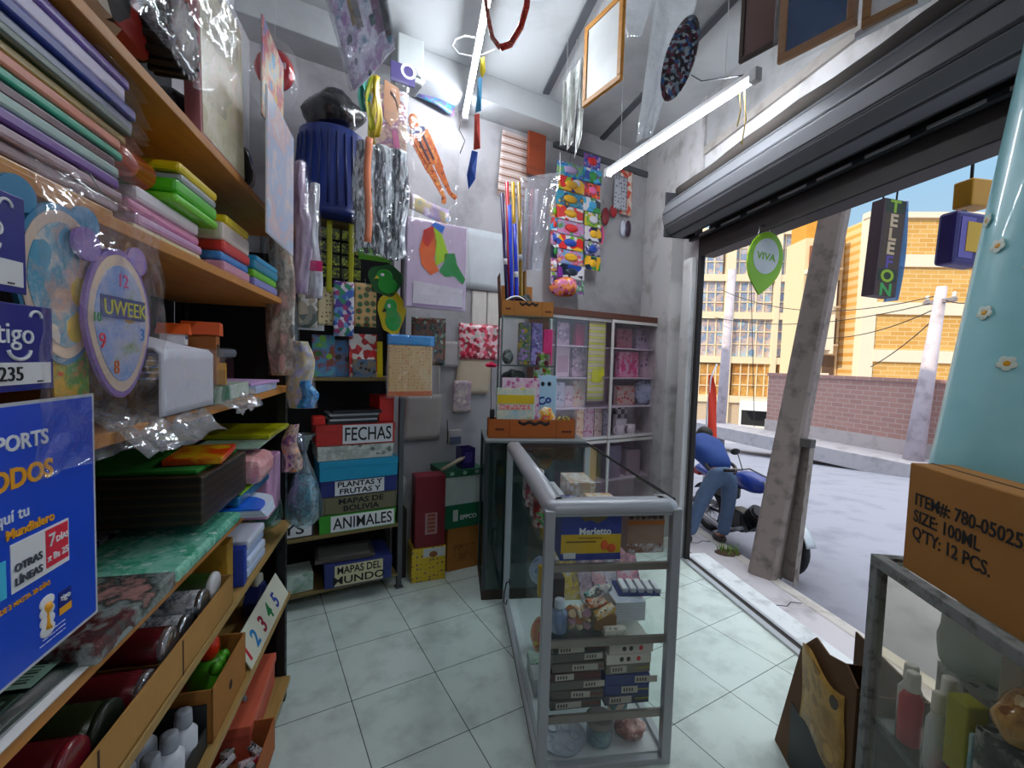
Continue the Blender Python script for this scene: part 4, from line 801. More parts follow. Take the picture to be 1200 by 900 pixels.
t = thing('flat_frame', 'flat dark picture frame lying above the MAPAS DEL MUNDO box', 'frame', BK.w(-.30, .12, .262), BK.rot - .1)
mb = MB(); [mb.box(*q) for q in ((-.2, .16, -.12, -.10, 0, .02), (-.2, .16, .1, .12, 0, .02), (-.2, -.18, -.1, .1, 0, .02), (.14, .16, -.1, .1, 0, .02))]; mb.build('moulding', mat('54504c', .5), t)
mb = MB(); mb.box(-.18, .14, -.1, .1, .004, .010); mb.build('picture', mat('8c8a88', .4), t)
zz = ztop
for i, (c, nm, th) in enumerate((('26262a', 'black', .018), ('c9c9cc', 'white', .012), ('3a3a40', 'charcoal', .018), ('b4b4b8', 'light grey', .014), ('1c1c20', 'black topmost', .02))):
    slab('document_folder', '%s folder in the flat pile on top of the FECHAS box' % nm, 'folder', BK, -.43 + jit(.02), -.13 + jit(.015), .0 + abs(jit(.01)), .22, zz, zz + th, mat(c, .45), 'folders on the FECHAS box', .003); zz += th + .0005
t = thing('carton_box', 'bright red open box at the right end above the FECHAS box', 'box', BK.w(-.075, .04, ztop), BK.rot + .1)
mb = MB(); mb.box(-.05, .05, 0, .2, 0, .15, bev=.003); mb.build('base', mat('c2281f', .5), t); mb = MB(); mb.box(-.052, .052, -.003, .2, .15, .168, bev=.002); mb.build('lid', mat('a81f1a', .5), t)
slab('carton_pack', 'small red packet at the left end above the FECHAS box', 'packet', BK, -.53, -.46, .0, .1, ztop, ztop + .05, mat('c03028', .5), None, .006)
t = thing('tape_roll', 'dark violet roll standing behind the folders on the back rack', 'roll', BK.w(-.35, .28, ztop), BK.rot)
mb = MB(); mb.lathe([(.03, 0), (.065, 0), (.065, .07), (.03, .07)], n=22); mb.build('roll', mat('4a3560', .4), t); mb = MB(); mb.lathe([(.024, -.0), (.03, -.0), (.03, .072), (.024, .072)], n=22); mb.build('core', CARD, t)
# picture books and cards on the 1.4 m board
Z = 1.4335
def book(label, px, v, m, th=.025, lean=.1, cat='book', name='picture_book', border=None):
    u0, u1, z0, z1 = rect(BK, *px, v); w_, h = u1 - u0, z1 - Z
    t = thing(name, label, cat, BK.w((u0 + u1) / 2, v, Z), BK.rot); t.rotation_euler = (Matrix.Rotation(BK.rot, 3, 'Z') @ Matrix.Rotation(-lean, 3, 'X')).to_euler()
    mb = MB(); mb.box(-w_ / 2, w_ / 2, 0, .003, 0, h, bev=.001); mb.box(-w_ / 2, w_ / 2, th - .003, th, 0, h, bev=.001); mb.box(-w_ / 2, -w_ / 2 + .003, 0, th, 0, h); mb.build('cover', m, t)
    mb = MB(); mb.box(-w_ / 2 + .003, w_ / 2 - .003, .003, th - .003, .003, h - .003); mb.build('pages', mat('d8d2c4', .8), t)
    return t
book('picture book with a blue and green cover at the left end of the back rack', (366, 392, 393, 437), .03, prnt(['2f7f9a', '6fae3c', '4a90b8', '8a3a24', '3a6a2c', '8ac04a'], 9, 'noise', .3))
book('picture book with a brown and blue cover beside the red flower card', (393, 398, 412, 437), .05, prnt(['5a3424', '3a78a8', '7a4a2a', '2c2420'], 10, 'noise', .3))
book('picture card of red and white flowers standing on the back rack board', (410, 391, 443, 424), .02, prnt(['c22a30', 'eae0da', 'a81e26', 'd84a48', 'f4ecea'], 26, 'cells', .3), .012)
book('dark patterned book lying low under the red flower card', (414, 421, 441, 438), -.0, prnt(['2c2c30', '4a6a8a', '8a7a5a', '1f1f22'], 18, 'noise', .3), .02)
book('narrow bright yellow book at the right end of the back rack board', (441, 400, 449, 437), .02, mat('d6c826', .4), .02)
# sheets hung in front of the board
card('sticker_sheet', 'grey sheet of small pictures hung leftmost on the back rack', 'stickers', BK, (349, 345, 372, 384), -.03, prnt(['c9c4bc', '8a8a80', 'b4a898', '5c6460', 'd8d4cc'], 22, 'cells', .4), .002, seed=1, hook=True)
card('sticker_sheet', 'beige dotted sheet hung second from the left on the back rack', 'stickers', BK, (372, 336, 391, 381), -.03, prnt(['6a5238', 'd8c9a4', 'd8c9a4', 'd8c9a4'], 42, 'dots', .4), .002, seed=2, hook=True)
card('sticker_sheet', 'sheet crowded with blue and violet stickers on the back rack', 'stickers', BK, (391, 330, 415, 394), -.045, prnt(['4a68b0', 'd8d0dc', '7aa0c8', 'a04a7a', '3a8a6a', 'e8e4ea', '54408a'], 34, 'cells', .3), .002, seed=3, hook=True)
card('sticker_sheet', 'tan sheet of round red and green badge stickers on the back rack', 'stickers', BK, (415, 332, 441, 383), -.045, prnt(['8a3a2a', '3a6a44', 'c9a878', 'd4b484', 'd4b484'], 22, 'dots', .4), .002, seed=4, hook=True)
card('paper_strip', 'white paper strip under the grey sticker sheet', 'paper', BK, (349, 379, 380, 387), -.02, mat('d4d4d8', .6), .002)
t = thing('letter_garland', 'black and yellow-green lettered garland hung across the back rack', 'garland', BK.w(0, -.03, 0), BK.rot)
u0, u1, z0, z1 = rect(BK, 373, 268, 424, 328, -.03)
for i in range(4):
    for j in range(4):
        mb = MB(); x = u0 + (u1 - u0) * (i + .1) / 4; zq = z0 + (z1 - z0) * (j + .1) / 4; mb.box(x, x + (u1 - u0) * .2, -.004 - .002 * ((i + j) % 2), 0, zq, zq + (z1 - z0) * .2, bev=.0015)
        mb.build('letter_tile', prnt(['2c3a1c', 'a8b42c', '3c4a20', '1c2214', 'c8c83c'], 38, 'noise', .4), t)
for i in (1, 3):
    mb = MB(); x = u0 + (u1 - u0) * i / 4; mb.sheet(lambda a, b: (x - .018 + a * .03, -.014 + .004 * math.sin(b * 9), z0 - .08 + b * .42), 3, 14, thick=.001); mb.build('ribbon', mat('b4b428', .4), t)
t = thing('felt_banner', 'light green felt banner with dark holes on the back rack', 'banner', BK.w(0, -.035, 0), BK.rot)
u0, u1, z0, z1 = rect(BK, 420, 284, 460, 306, -.035)
mb = MB(); mb.box(u0, u1, -.003, 0, z0, z1, bev=.001); mb.build('felt', mat('5f9a34', .9), t)
for i in range(3): mb = MB(); mb.ball((u0 + (u1 - u0) * (.22 + .28 * i), -.003, (z0 + z1) / 2), .02, .003, .022, 12); mb.build('dark_motif', mat('1e2a18', .8), t)
def parrot(label, px, v, bodyc, bg, beakc):
    u0, u1, z0, z1 = rect(BK, *px, v); w_, h = u1 - u0, z1 - z0
    t = thing('shaped_card', label, 'card', BK.w((u0 + u1) / 2, v, z0), BK.rot)
    mb = MB(); mb.prism([(w_ * .5 * math.cos(a) * (1 + .12 * math.sin(3 * a)), h * .5 + h * .5 * math.sin(a) * (1 + .08 * math.cos(5 * a))) for a in [2 * PI * k / 28 for k in range(28)]], -.004, 0); mb.build('card', bg, t)
    mb = MB(); mb.ball((-w_ * .05, -.004, h * .62), w_ * .24, .004, h * .22, 16); mb.ball((w_ * .05, -.004, h * .34), w_ * .3, .0035, h * .26, 16); mb.build('body_motif', bodyc, t)
    mb = MB(); mb.ball((-w_ * .12, -.008, h * .66), w_ * .06, .002, h * .05, 10); mb.build('eye', WHITE, t)
    mb = MB(); mb.prism([(-w_ * .28, h * .62), (-w_ * .36, h * .5), (-w_ * .2, h * .54)], -.009, -.004); mb.build('beak', beakc, t)
parrot('dark green bird-shaped card hung right on the back rack', (432, 310, 472, 347), -.05, mat('2f9a3a', .4), mat('1f5a2c', .4), mat('d8c03a', .4))
parrot('yellow and pink bird card hung under the green bird card', (443, 342, 475, 392), -.05, prnt(['2f9a44', '3aa858', 'd84a5a'], 5, 'noise', .4), mat('d4c22c', .4), mat('1c1c1c', .4))
# basket, bags and balloon above
t = thing('waste_basket', 'dark blue plastic basket upside down on top of the back rack', 'basket', BK.w(-.42, .10, 2.385), BK.rot)
R0, R1, hh = .185, .22, .52
mb = MB(); mb.lathe([(R1, 0), (R1 + .012, .0), (R1 + .012, .035), (R1 - .004, .04), (R0, hh), (R0 - .02, hh + .01)], n=32); mb.build('shell', mat('1a2f72', .35, 0, .1, 6, 0, .4), t)
for k in range(26):
    a = 2 * PI * k / 26; mb = MB(); M = Matrix.Rotation(a, 4, 'Z')
    mb.tube([M @ Vector((0, -(R1 - .004), .06)), M @ Vector((0, -(R0 + .004), hh - .04))], .006, 6); mb.build('rib', mat('152558', .4), t)
lumpy('plastic_bag', 'black plastic bag slumped on top of the upturned blue basket', 'bag', BK.w(-.42, .10, 2.918), .18, .14, .13, BAGK, 8, .25)
lumpy('plastic_bag', 'dull olive bag on top of the back rack beside the blue basket', 'bag', BK.w(-.08, .2, 2.385), .10, .1, .2, mat('3a3a30', .35, 0, .3, 20, .5), 9, .25)
t = thing('foil_balloon', 'round red foil balloon inside a clear bag near the ceiling', 'balloon', at_Y(322, 82, 2.15), 0.4)
mb = MB(); vs = mb.ball((0, 0, 0), .085, .05, .095, 26); mb.build('balloon', mat('a01820', .15, .3, .1, 9, 0, .8), t)
mb = MB(); mb.box(-.05, .05, -.054, -.046, -.012, .015, bev=.003); mb.build('white_motif', mat('d4cfd0', .4), t)
mb = MB(); vs = mb.ball((0, 0, -.03), .11, .09, .17, 24)
for v in vs: v.co *= 1 + .12 * noise.noise(v.co * 14)
mb.build('clear_bag', FILMW, t)
mb = MB(); mb.tube([(0, 0, .13), (0, 0, CEIL - t.location.z)], .0015, 6); mb.build('string', mat('cfcfcf'), t)

# ================================================================ HANGING BEFORE THE BACK RACK AND THE BACK WALL
VH = -0.12
packet('map_pack', 'lilac pack with a colourful country map hung in the middle of the back wall', 'map', BK, (470, 262, 546, 366), VH, mat('d8c4dc', .5), .05, 2, FILMW, over=.0)
mpk = bpy.data.objects['map_pack']
u0, u1, z0, z1 = rect(BK, 470, 262, 546, 366, VH); W_, H_ = u1 - u0, z1 - z0
def blob(name, pts, m, y): mb = MB(); mb.prism([((p[0] - .5) * W_, p[1] * H_) for p in pts], y - .002, y); mb.build(name, m, mpk)
for nm, c, pts in (('orange_region', 'e8702a', [(.28, .86), (.40, .92), (.48, .78), (.44, .58), (.52, .46), (.40, .40), (.26, .50), (.22, .66)]), ('red_region', 'd8322c', [(.28, .88), (.42, .95), (.46, .84), (.34, .70), (.26, .76)]), ('lime_region', 'b4d822', [(.42, .94), (.56, .86), (.66, .66), (.60, .58), (.46, .50), (.46, .70)]),
                   ('blue_region', '2a6fc8', [(.38, .94), (.44, .99), (.60, .96), (.56, .88), (.44, .93)]), ('green_region', '1f8a44', [(.60, .66), (.76, .68), (.80, .56), (.94, .40), (.90, .34), (.76, .42), (.62, .40), (.52, .46), (.60, .56)])):
    blob(nm, pts, mat(c, .4, 0, .06), -.052)
blob('white_panel', [(.14, .06), (.9, .06), (.9, .28), (.14, .32)], mat('e4dce6', .5), -.0525); blob('caption_line', [(.14, .055), (.9, .055), (.9, .075), (.14, .075)], mat('a486b0', .5), -.053)
packet('patterned_bag_pack', 'pack of brown dotted paper bags with a blue top below the map pack', 'paper bag', BK, (451, 393, 507, 466), VH, prnt(['b5563a', 'cfae7e', 'd4b688', 'cfae7e'], 52, 'dots', .5), .03, 3, FILMW, over=.16)
pb = bpy.data.objects['patterned_bag_pack']; u0, u1, z0, z1 = rect(BK, 451, 393, 507, 466, VH)
mb = MB(); mb.sheet(lambda a, b: ((a - .5) * (u1 - u0) * .98, -.033 - .01 * noise.noise(Vector((a * 6, b * 4, 1))), (z1 - z0) * (.84 + b * .16)), 10, 4, thick=.002); mb.build('blue_header', mat('2f8ac8', .3, 0, .15, 20, 0, .5), pb)
mb = MB(); mb.box(-(u1 - u0) * .46, (u1 - u0) * .46, -.0335, -.03, (z1 - z0) * .03, (z1 - z0) * .11); mb.build('orange_edge', mat('b8622a', .5), pb)
card('picture', 'dark picture of figures pinned right of the bird cards', 'picture', BK, (482, 372, 522, 428), -.02, prnt(['2e3a2c', '4a5a4a', '7a4a3a', '1c221c', '8a9a8a', '3a3a44'], 16, 'noise', .3), .003, seed=6, hook=True)

# silver plastic column
t = thing('party_curtain', 'long clear sleeve of silver tinsel hung before the back rack', 'decoration', BK.w(0, -.2, 0), BK.rot)
u0, u1, z0, z1 = rect(BK, 414, 172, 476, 300, -.2)
mb = MB(); mb.sheet(lambda a, b: (u0 + a * (u1 - u0) + .012 * math.sin(b * 8 + a * 3), -.02 - .02 * abs(math.sin(a * 9)) - .02 * noise.noise(Vector((a * 14, b * 9, 2))), z0 + b * (z1 - z0) + .03 * math.sin(a * 7) * (1 - b)), 40, 40, thick=.0008); mb.build('tinsel', prnt(['c9d2da', 'aebac6', 'e8eef2', '4e5862', '2c343c', 'dfe6ec'], 26, 'noise', .12, 1.3, .22, 1.0), t)
mb = MB(); mb.sheet(lambda a, b: (u0 - .02 + a * (u1 - u0 + .05), -.07 - .02 * noise.noise(Vector((a * 5, b * 7, 5))), z0 - .02 + b * (z1 - z0 + .2)), 18, 20, thick=.0005); mb.build('clear_sleeve', FILMW, t)
mb = MB(); mb.sheet(lambda a, b: (u0 + .045 + a * .04 + .006 * math.sin(b * 7), -.078 - .008 * math.sin(a * PI), z0 + .05 + b * (z1 - z0) * .92), 4, 16, thick=.001); mb.build('peach_streamer', mat('d88a68', .4, 0, .1, 20, 0, .4), t)
packet('costume_pack', 'clear packet with a printed figure and pink shoe high on the back wall', 'costume', BK, (436, 92, 478, 192), -.19, prnt(['c9a08a', 'd8d8e0', '8a4a7a', 'e2c8b4', '4a4a5a', 'cfc4d4'], 7, 'noise', .3), .015, 4, FILMW)
cp = bpy.data.objects['costume_pack']
u0, u1, z0, z1 = rect(BK, 436, 92, 478, 192, -.19); W_, H_ = u1 - u0, z1 - z0
for nm, c, pts in (('face_shape', 'd8a888', [(.3, .95), (.7, .9), (.8, .6), (.5, .42), (.3, .5)]), ('shoe_shape', 'c86a9a', [(.52, .4), (.7, .36), (.78, .16), (.62, .1)]), ('dark_line', '3a1c22', [(.46, .85), (.6, .8), (.78, .58), (.74, .56), (.58, .75), (.46, .8)])):
    mb = MB(); mb.prism([((p[0] - .5) * W_, p[1] * H_) for p in pts], -.0175, -.0155); mb.build(nm, mat(c, .4), cp)
t = thing('streamer_bundle', 'bundle of yellow and teal paper streamers hanging under the slanted poster bag', 'decoration', BK.w(0, -.26, 0), BK.rot)
u0, u1, z0, z1 = rect(BK, 418, 100, 446, 168, -.26)
for i, (c, o, k) in enumerate((('d8c82a', .55, 1.0), ('3f9a8a', .1, .55), ('cfd24a', .4, .8), ('4ab0a0', .2, .4), ('c8b03a', .7, .9))):
    mb = MB(); mb.sheet(lambda a, b: (u0 + o * (u1 - u0) + a * .035 + .012 * math.sin(b * 6 + i), -.006 * i - .01 * math.sin(a * 3 + b * 4), z1 + .05 - b * (z1 - z0 + .05) * k), 4, 14, thick=.0008); mb.build('streamer', mat(c, .4, 0, .1, 9, 0, .3), t)

# jointed paper skeleton-like figure in a clear bag
t = thing('jointed_figure', 'orange jointed cardboard figure in a clear bag high on the back wall', 'toy', BK.w(0, -.12, 0), BK.rot)
a0 = Vector((*BK.at(482, 138, -.12), 0)); b0_ = Vector((*BK.at(527, 236, -.12), 0))
dv = (b0_ - a0); Lf = dv.length; dv.normalize(); nv_ = Vector((-dv.y, dv.x, 0))
def P2(s_, o): q = a0 + dv * (s_ * Lf) + nv_ * o; return (q.x, q.y)
def seg(nm, s0, s1, o0, o1, w0, w1, m, y=0):
    d = (Vector(P2(s1, o1)) - Vector(P2(s0, o0))); n_ = Vector((-d.y, d.x)).normalized()
    A, B = Vector(P2(s0, o0)), Vector(P2(s1, o1)); pts = [A + n_ * w0, A + d * .3 + n_ * max(w0, w1) * 1.15, B + n_ * w1, B - n_ * w1, A + d * .3 - n_ * max(w0, w1) * 1.15, A - n_ * w0]
    mb = MB(); mb.prism([(p.x, p.y) for p in pts], y - .004, y); mb.build(nm, m, t)
OR = prnt(['d8702a', 'e08a3a', 'c85a1e', 'f0a860', '8a3a16'], 22, 'noise', .4)
mb = MB(); c = P2(.05, 0); mb.ball((c[0], -.004, c[1]), .034, .006, .05, 16); mb.build('head', OR, t)
seg('torso', .12, .55, 0, 0, .05, .04, OR, -.003)
seg('collar', .12, .18, 0, 0, .04, .045, mat('3c3f6a', .4), -.008)
for sd_ in (-1, 1):
    seg('arm', .16, .62, sd_ * .055, sd_ * .05, .016, .012, OR, .001); seg('leg', .52, .93, sd_ * .03, sd_ * .026, .022, .012, OR, .001); seg('foot', .92, 1.0, sd_ * .026, sd_ * .05, .012, .014, OR, -.004); seg('stripe', .2, .5, sd_ * .02, sd_ * .018, .006, .005, mat('4a2c3a', .5), -.0075)
uu0, uu1, zz0, zz1 = rect(BK, 476, 150, 536, 262, -.12)
mb = MB(); mb.sheet(lambda a, b: (uu0 + a * (uu1 - uu0), -.022 - .012 * noise.noise(Vector((a * 5, b * 6, 9))), zz0 + b * (zz1 - zz0) * (1.12 - a * .3)), 14, 16, thick=.0005); mb.build('clear_bag', FILMW, t)
mb = MB(); mb.sheet(lambda a, b: (uu0 + .02 + a * (uu1 - uu0) * .75, -.016 - .006 * math.sin(a * 8), zz0 + .06 + b * .10 - a * .06), 10, 3, thick=.001); mb.build('rainbow_strip', prnt(['9ad0a8', 'c8b4e0', 'e8d8a0', 'a8c8e8'], 10, 'noise', .3), t)

# posters, bags and garlands up under the ceiling
t = thing('poster_bag', 'large slanted clear bag of pink and teal posters hung from the ceiling', 'bag', (0, 0, 0), 0)
Yp = 1.9
q = [at_Y(*p, Yp) for p in ((374, -30), (450, -30), (466, 58), (413, 112))]
t.location = (q[3].x, Yp, q[3].z)
def quad(a, b): return q[3].lerp(q[2], a).lerp(q[0].lerp(q[1], a), b) - Vector(t.location)
mb = MB(); mb.sheet(lambda a, b: quad(a * .92 + .04, b * .96 + .03) + Vector((0, .008 * math.sin(a * 5 + b * 3), 0)), 12, 16, thick=.006); mb.build('poster_sheets', prnt(['2c3038', 'd9c4d8', 'e4ecee', 'c4a4c8', 'f4f6f8', 'f2eef4', '5a9aac', 'f8f4fe', '4a5a64'], 16, 'noise', .2, 1, .45, .3, .6), t)
mb = MB(); mb.sheet(lambda a, b: quad(a, b) + Vector((0, -.02 - .02 * noise.noise(Vector((a * 7, b * 8, 3))), 0)), 22, 26, thick=.0005); mb.build('clear_bag', film('f6f8fb', .22, .10, 20, .7), t)
for nm, c, (x0, y0, x1, y1) in (('white_strip', 'e6e2d4', (.38, .45, .5, .98)), ('yellow_strip', 'd8b44a', (.32, .5, .4, .98)), ('teal_tag', '2f7f7c', (.62, .42, .74, .54)), ('dark_edge', '23262c', (.84, .2, .97, .98)), ('pink_figure', 'c88ab8', (.70, .3, .84, .95))):
    mb = MB(); mb.sheet(lambda a, b: quad(x0 + a * (x1 - x0), y0 + b * (y1 - y0)) + Vector((0, -.008 - .004 * math.sin(a * 3), 0)), 4, 10, thick=.001); mb.build(nm, mat(c, .4, 0, .12, 12), t)
mb = MB(); a_ = q[0].lerp(q[1], .5) - Vector(t.location); mb.tube([a_, a_ + Vector((0, 0, .6))], .002, 6); mb.build('string', mat('d4d4d4'), t)
t = thing('cable_box', 'pale grey box on the ceiling beam at the left', 'box', WB.w(0, -.24, 0), WB.rot)
u0, u1, z0, z1 = rect(WB, 466, 42, 497, 96, -.40)
mb = MB(); mb.box(u0, u1, -.16, -.001, z0, z1, bev=.01); mb.build('housing', mat('b4b8b8', .5), t); mb = MB(); mb.box(u0 + .02, u1 - .02, -.166, -.159, z0 + .04, z0 + .05); mb.build('seam', mat('7c8080', .6), t)
u0, u1, z0, z1 = rect(WB, 452, 70, 480, 100, -.30)
t = thing('shop_sign', 'small violet sign with white letters OS under the ceiling beam', 'sign', WB.w((u0 + u1) / 2, -.42, z0 - .05), WB.rot)
mb = MB(); mb.box(-(u1 - u0) / 2, (u1 - u0) / 2, 0, .01, 0, (z1 - z0) * .75, bev=.002); mb.build('panel', mat('4a4270', .5), t); text('lettering', 'OS', .13, TW, t, (-.02, -.001, .04), bold=.002)
a, b = WB.at(478, 100, -.05), WB.at(532, 130, -.05)
t = thing('party_banner', 'long printed banner with green and violet letters under the beam', 'banner', WB.w(a[0], -.06, a[1]), WB.rot)
L = math.hypot(b[0] - a[0], b[1] - a[1]); an = math.atan2(b[1] - a[1], b[0] - a[0]); t.rotation_euler = (Matrix.Rotation(WB.rot, 3, 'Z') @ Matrix.Rotation(-an, 3, 'Y')).to_euler()
mb = MB(); mb.sheet(lambda p, q_: (p * L, .01 * math.sin(p * 8), -.04 + q_ * .1), 16, 3, thick=.003); mb.build('strip', prnt(['3a3468', '4a8a4a', '5a4a8a', '3a8a9a', '8a4a8a', '2c2850'], 12, 'noise', .4), t)

# ---- on the wall between the racks
card('white_board', 'plain pale board fixed on the back wall right of the map pack', 'board', WB, (540, 270, 592, 340), -.025, mat('c2c7cc', .5), .01)
card('notice_sheet', 'left of two blank white sheets taped under the pale board', 'paper', WB, (553, 340, 570, 384), -.01, mat('d6d2cc', .6), .002)
card('notice_sheet', 'right of two blank white sheets taped under the pale board', 'paper', WB, (571, 341, 588, 386), -.01, mat('dad6d0', .6), .002)
card('flower_garland_pack', 'pack of pink and red hearts hung low on the back wall', 'decoration', WB, (538, 380, 586, 421), -.03, prnt(['b8324a', 'e2a0ac', '8a2430', 'f0d0d4', 'd85a70', 'c8c0bc'], 34, 'cells', .3), .01)
card('cardboard_sheet', 'cream cardboard sheet hung under the pink hearts', 'cardboard', WB, (535, 419, 575, 462), -.02, mat('cfc0ac', .7), .006, tilt=.1)
card('printed_leaflet', 'small printed leaflet overlapping the cream cardboard sheet', 'leaflet', WB, (531, 446, 552, 484), -.035, prnt(['d4b4b0', 'c9c0bc', 'a890a0', 'dccfc8'], 12, 'noise', .5), .003)
card('plastic_sheet', 'grey translucent sheet hung low under the brown paper bags', 'paper', WB, (474, 462, 517, 516), -.03, mat('b4adaa', .5), .003, tilt=.05)
card('notice_sheet', 'pale sheet pinned right of the dark picture', 'paper', WB, (516, 400, 538, 430), -.02, mat('b9b3b4', .6), .002)
card('notice_sheet', 'narrow pale sheet hung above the grey translucent sheet', 'paper', WB, (499, 412, 516, 468), -.015, mat('b0aaa8', .6), .002)
t = thing('leaflet_holder', 'small wire holder with folded papers low on the back wall', 'holder', WB.w(*[WB.at(531, 505, -.03)[0], -.03, WB.at(531, 518, -.03)[1]]), WB.rot)
mb = MB(); mb.box(-.05, .06, -.03, 0, 0, .10, bev=.006); mb.build('papers', mat('bdb9b8', .6), t); mb = MB(); mb.box(-.04, .05, -.05, -.031, -.01, .05, bev=.004); mb.build('front_pocket', mat('5a6478', .5), t); mb = MB(); mb.tube([(-.06, -.02, .18), (-.055, -.03, .0)], .004, 6); mb.build('rod', DARKMETAL, t)
t = thing('artificial_rose', 'bright pink artificial flower on a long thin stem by the glass shelves', 'flower', WB.w(WB.at(574, 495, -.28)[0], -.28, .0), WB.rot)
zr = WB.at(574, 428, -.28)[1]; zb = WB.at(578, 492, -.28)[1]
mb = MB(); [mb.ball((.022 * math.cos(k * 1.26), .022 * math.sin(k * 1.26), zr), .026, .02, .016, 12) for k in range(5)]; mb.ball((0, 0, zr + .01), .02, .02, .018, 12); mb.build('petals', mat('d8285a', .5), t)
mb = MB(); mb.tube([(0, 0, zr), (.004, 0, (zr + zb) / 2), (.01, 0, zb - .02)], .003, 6); mb.build('stem', mat('6a5a4a', .6), t)

# ---- cartons standing on the floor in the back corner
def carton(name, label, F, px, v, z0, dep, m, rot=0.0, lidm=None, cat='box'):
    u0, u1, _, z1 = rect(F, *px, v); w_, h = u1 - u0, z1 - z0
    t = thing(name, label, cat, F.w((u0 + u1) / 2, v, z0), F.rot + rot)
    mb = MB(); mb.box(-w_ / 2, w_ / 2, 0, dep, 0, h, bev=.004); mb.build('carton', m, t); return t, w_, h
ty, w_, h = carton('gift_box', 'yellow patterned gift box on the floor in the back corner', BK, (483, 642, 521, 693), .0, 0.0, .2, prnt(['2a3a6a', 'c9a82a', 'd8bc3a', 'd0b232', 'e0c84a'], 34, 'dots', .4), -.15)
mb = MB(); mb.box(-.04, w_ / 2 - .004, -.002, .001, h * .72, h - .004); mb.build('white_panel', mat('cfd0d0', .5), ty); mb = MB(); mb.ball((.03, -.004, h * .80), .03, .005, .022, 12); mb.build('brown_motif', mat('8a5a3a', .5), ty)
tm, w_, h2 = carton('appliance_box', 'tall maroon appliance box standing on the yellow gift box', BK, (487, 558, 521, 641), .01, h + .001, .13, mat('6a1826', .45), -.12)
mb = MB(); mb.box(-.035, .05, -.003, .001, h2 * .18, h2 * .48, bev=.002); mb.build('picture_frame', mat('a8888c', .5), tm); mb = MB(); [mb.box(-.02, .035, -.006, -.002, h2 * (.21 + .055 * k), h2 * (.25 + .055 * k), bev=.003) for k in range(5)]; mb.build('picture_bars', mat('8a4a34', .5), tm)
tb, w_, hb = carton('cardboard_box', 'brown cardboard box on the floor beside the yellow gift box', BK, (524, 617, 562, 685), .06, 0.0, .26, CARD)
mb = MB(); mb.box(-w_ * .3, w_ * .35, -.0015, .0, hb * .2, hb * .6); mb.build('printed_mark', prnt(['a5743f', '8a5c30', 'a5743f', '7a5028'], 18, 'noise', .8), tb)
tp, w_, hp = carton('paper_carton', 'white and green paper carton stacked on the brown cardboard box', BK, (520, 558, 566, 617), .05, hb + .001, .27, mat('c3cdc9', .6))
mb = MB(); mb.box(-w_ / 2 - .001, w_ / 2 + .001, -.002, .272, 0.002, hp * .46); mb.build('green_band', mat('1e6248', .5), tp)
mb = MB(); mb.box(-w_ / 2 - .006, w_ / 2 + .006, -.006, .276, hp, hp + .05, bev=.004); mb.build('lid', mat('2a5a46', .5), tp)
text('lettering', 'EPPCO', .045, TW, tp, (-.03, -.003, hp * .16), bold=.001); mb = MB(); mb.box(-.085, -.045, -.003, -.001, hp * .14, hp * .36, bev=.001); mb.build('logo_square', mat('cfd8d4', .5), tp)
mb = MB(); [mb.ball((-.1 + .1 * k, -.006, hp + .026), .018, .002, .014, 8) for k in range(3)]; mb.build('lid_motif', mat('9ab8ac', .5), tp)
ztp = hb + hp + .053
u0 = rect(BK, 538, 525, 557, 555, .1)[0]
t = thing('plastic_cup', 'dark violet square tub on the lid of the green and white carton', 'tub', BK.w(u0 + .06, .12, ztp), BK.rot)
mb = MB(); mb.prism_z([(-.05, -.05), (.05, -.05), (.05, .05), (-.05, .05)], 0, .006); mb.b.verts.ensure_lookup_table()
for s_ in (0, 1, 2, 3): mb.box(-.055, .055, -.055, -.05, 0, .15, bev=.002, mat=Matrix.Rotation(s_ * PI / 2, 4, 'Z'))
mb.build('tub', mat('2c2258', .4, 0, .1, 9, 0, .3), t); mb = MB(); mb.box(-.03, .03, -.0565, -.055, .04, .12); mb.build('label', mat('4a4080', .5), t)
for i in range(3):
    mb = MB(); mb.cyl((-.06, 0, .0), (.10, -.02 + .012 * i, .075), .011, n=12); solo('paper_roll', 'pale rolled paper leaning on the carton lid, %s of three' % ['left', 'middle', 'right'][i], 'roll', mb, mat('b4a898', .7), BK.w(u0 - .10 + .03 * i, .05 + .03 * i, ztp + .012), BK.rot)
lumpy('plastic_bag', 'whitish bag squeezed between the back rack and the maroon box', 'bag', BK.w(.072, .2, .5), .045, .07, .12, mat('b8c0c0', .4, 0, .1, 20, .4), 12)
slab('wooden_crate', 'dark crate supporting the whitish bag in the back corner', 'crate', BK, .045, .10, .12, .3, 0.0, .498, mat('2c2622', .7))

# things hung on the end post of the left rack
PO = at_Y(339, 470, 1.87)
PF = Frame(PO.x, 1.84, 20)
def tassel(name, label, cat, px, v, m, seed, wrapm=None, sway=0.0, th=.02):
    u0, u1, z0, z1 = rect(PF, *px, v); w_, h = u1 - u0, z1 - z0
    t = thing(name, label, cat, PF.w((u0 + u1) / 2, v, z0), PF.rot)
    mb = MB(); mb.sheet(lambda a, b: ((a - .5) * w_ * (.55 + .45 * math.sin(min(1, (1 - b) * 1.6) * PI / 2)) + sway * b * h + .01 * math.sin(b * 7 + seed), -th * math.sin(a * PI) - .012 * noise.noise(Vector((a * 5, b * 9, seed))), b * h), 12, 24, thick=.004); mb.build('goods', m, t)
    mb = MB(); mb.sheet(lambda a, b: ((a - .5) * w_ * 1.15 * (.5 + .5 * math.sin(min(1, (1 - b) * 1.6) * PI / 2)) + sway * b * h, -th * 1.4 * math.sin(a * PI) - .006 - .016 * abs(noise.noise(Vector((a * 7, b * 9, seed + 3)))), b * h), 14, 24, thick=.0005); mb.build('clear_bag', wrapm or FILMW, t)
    return t
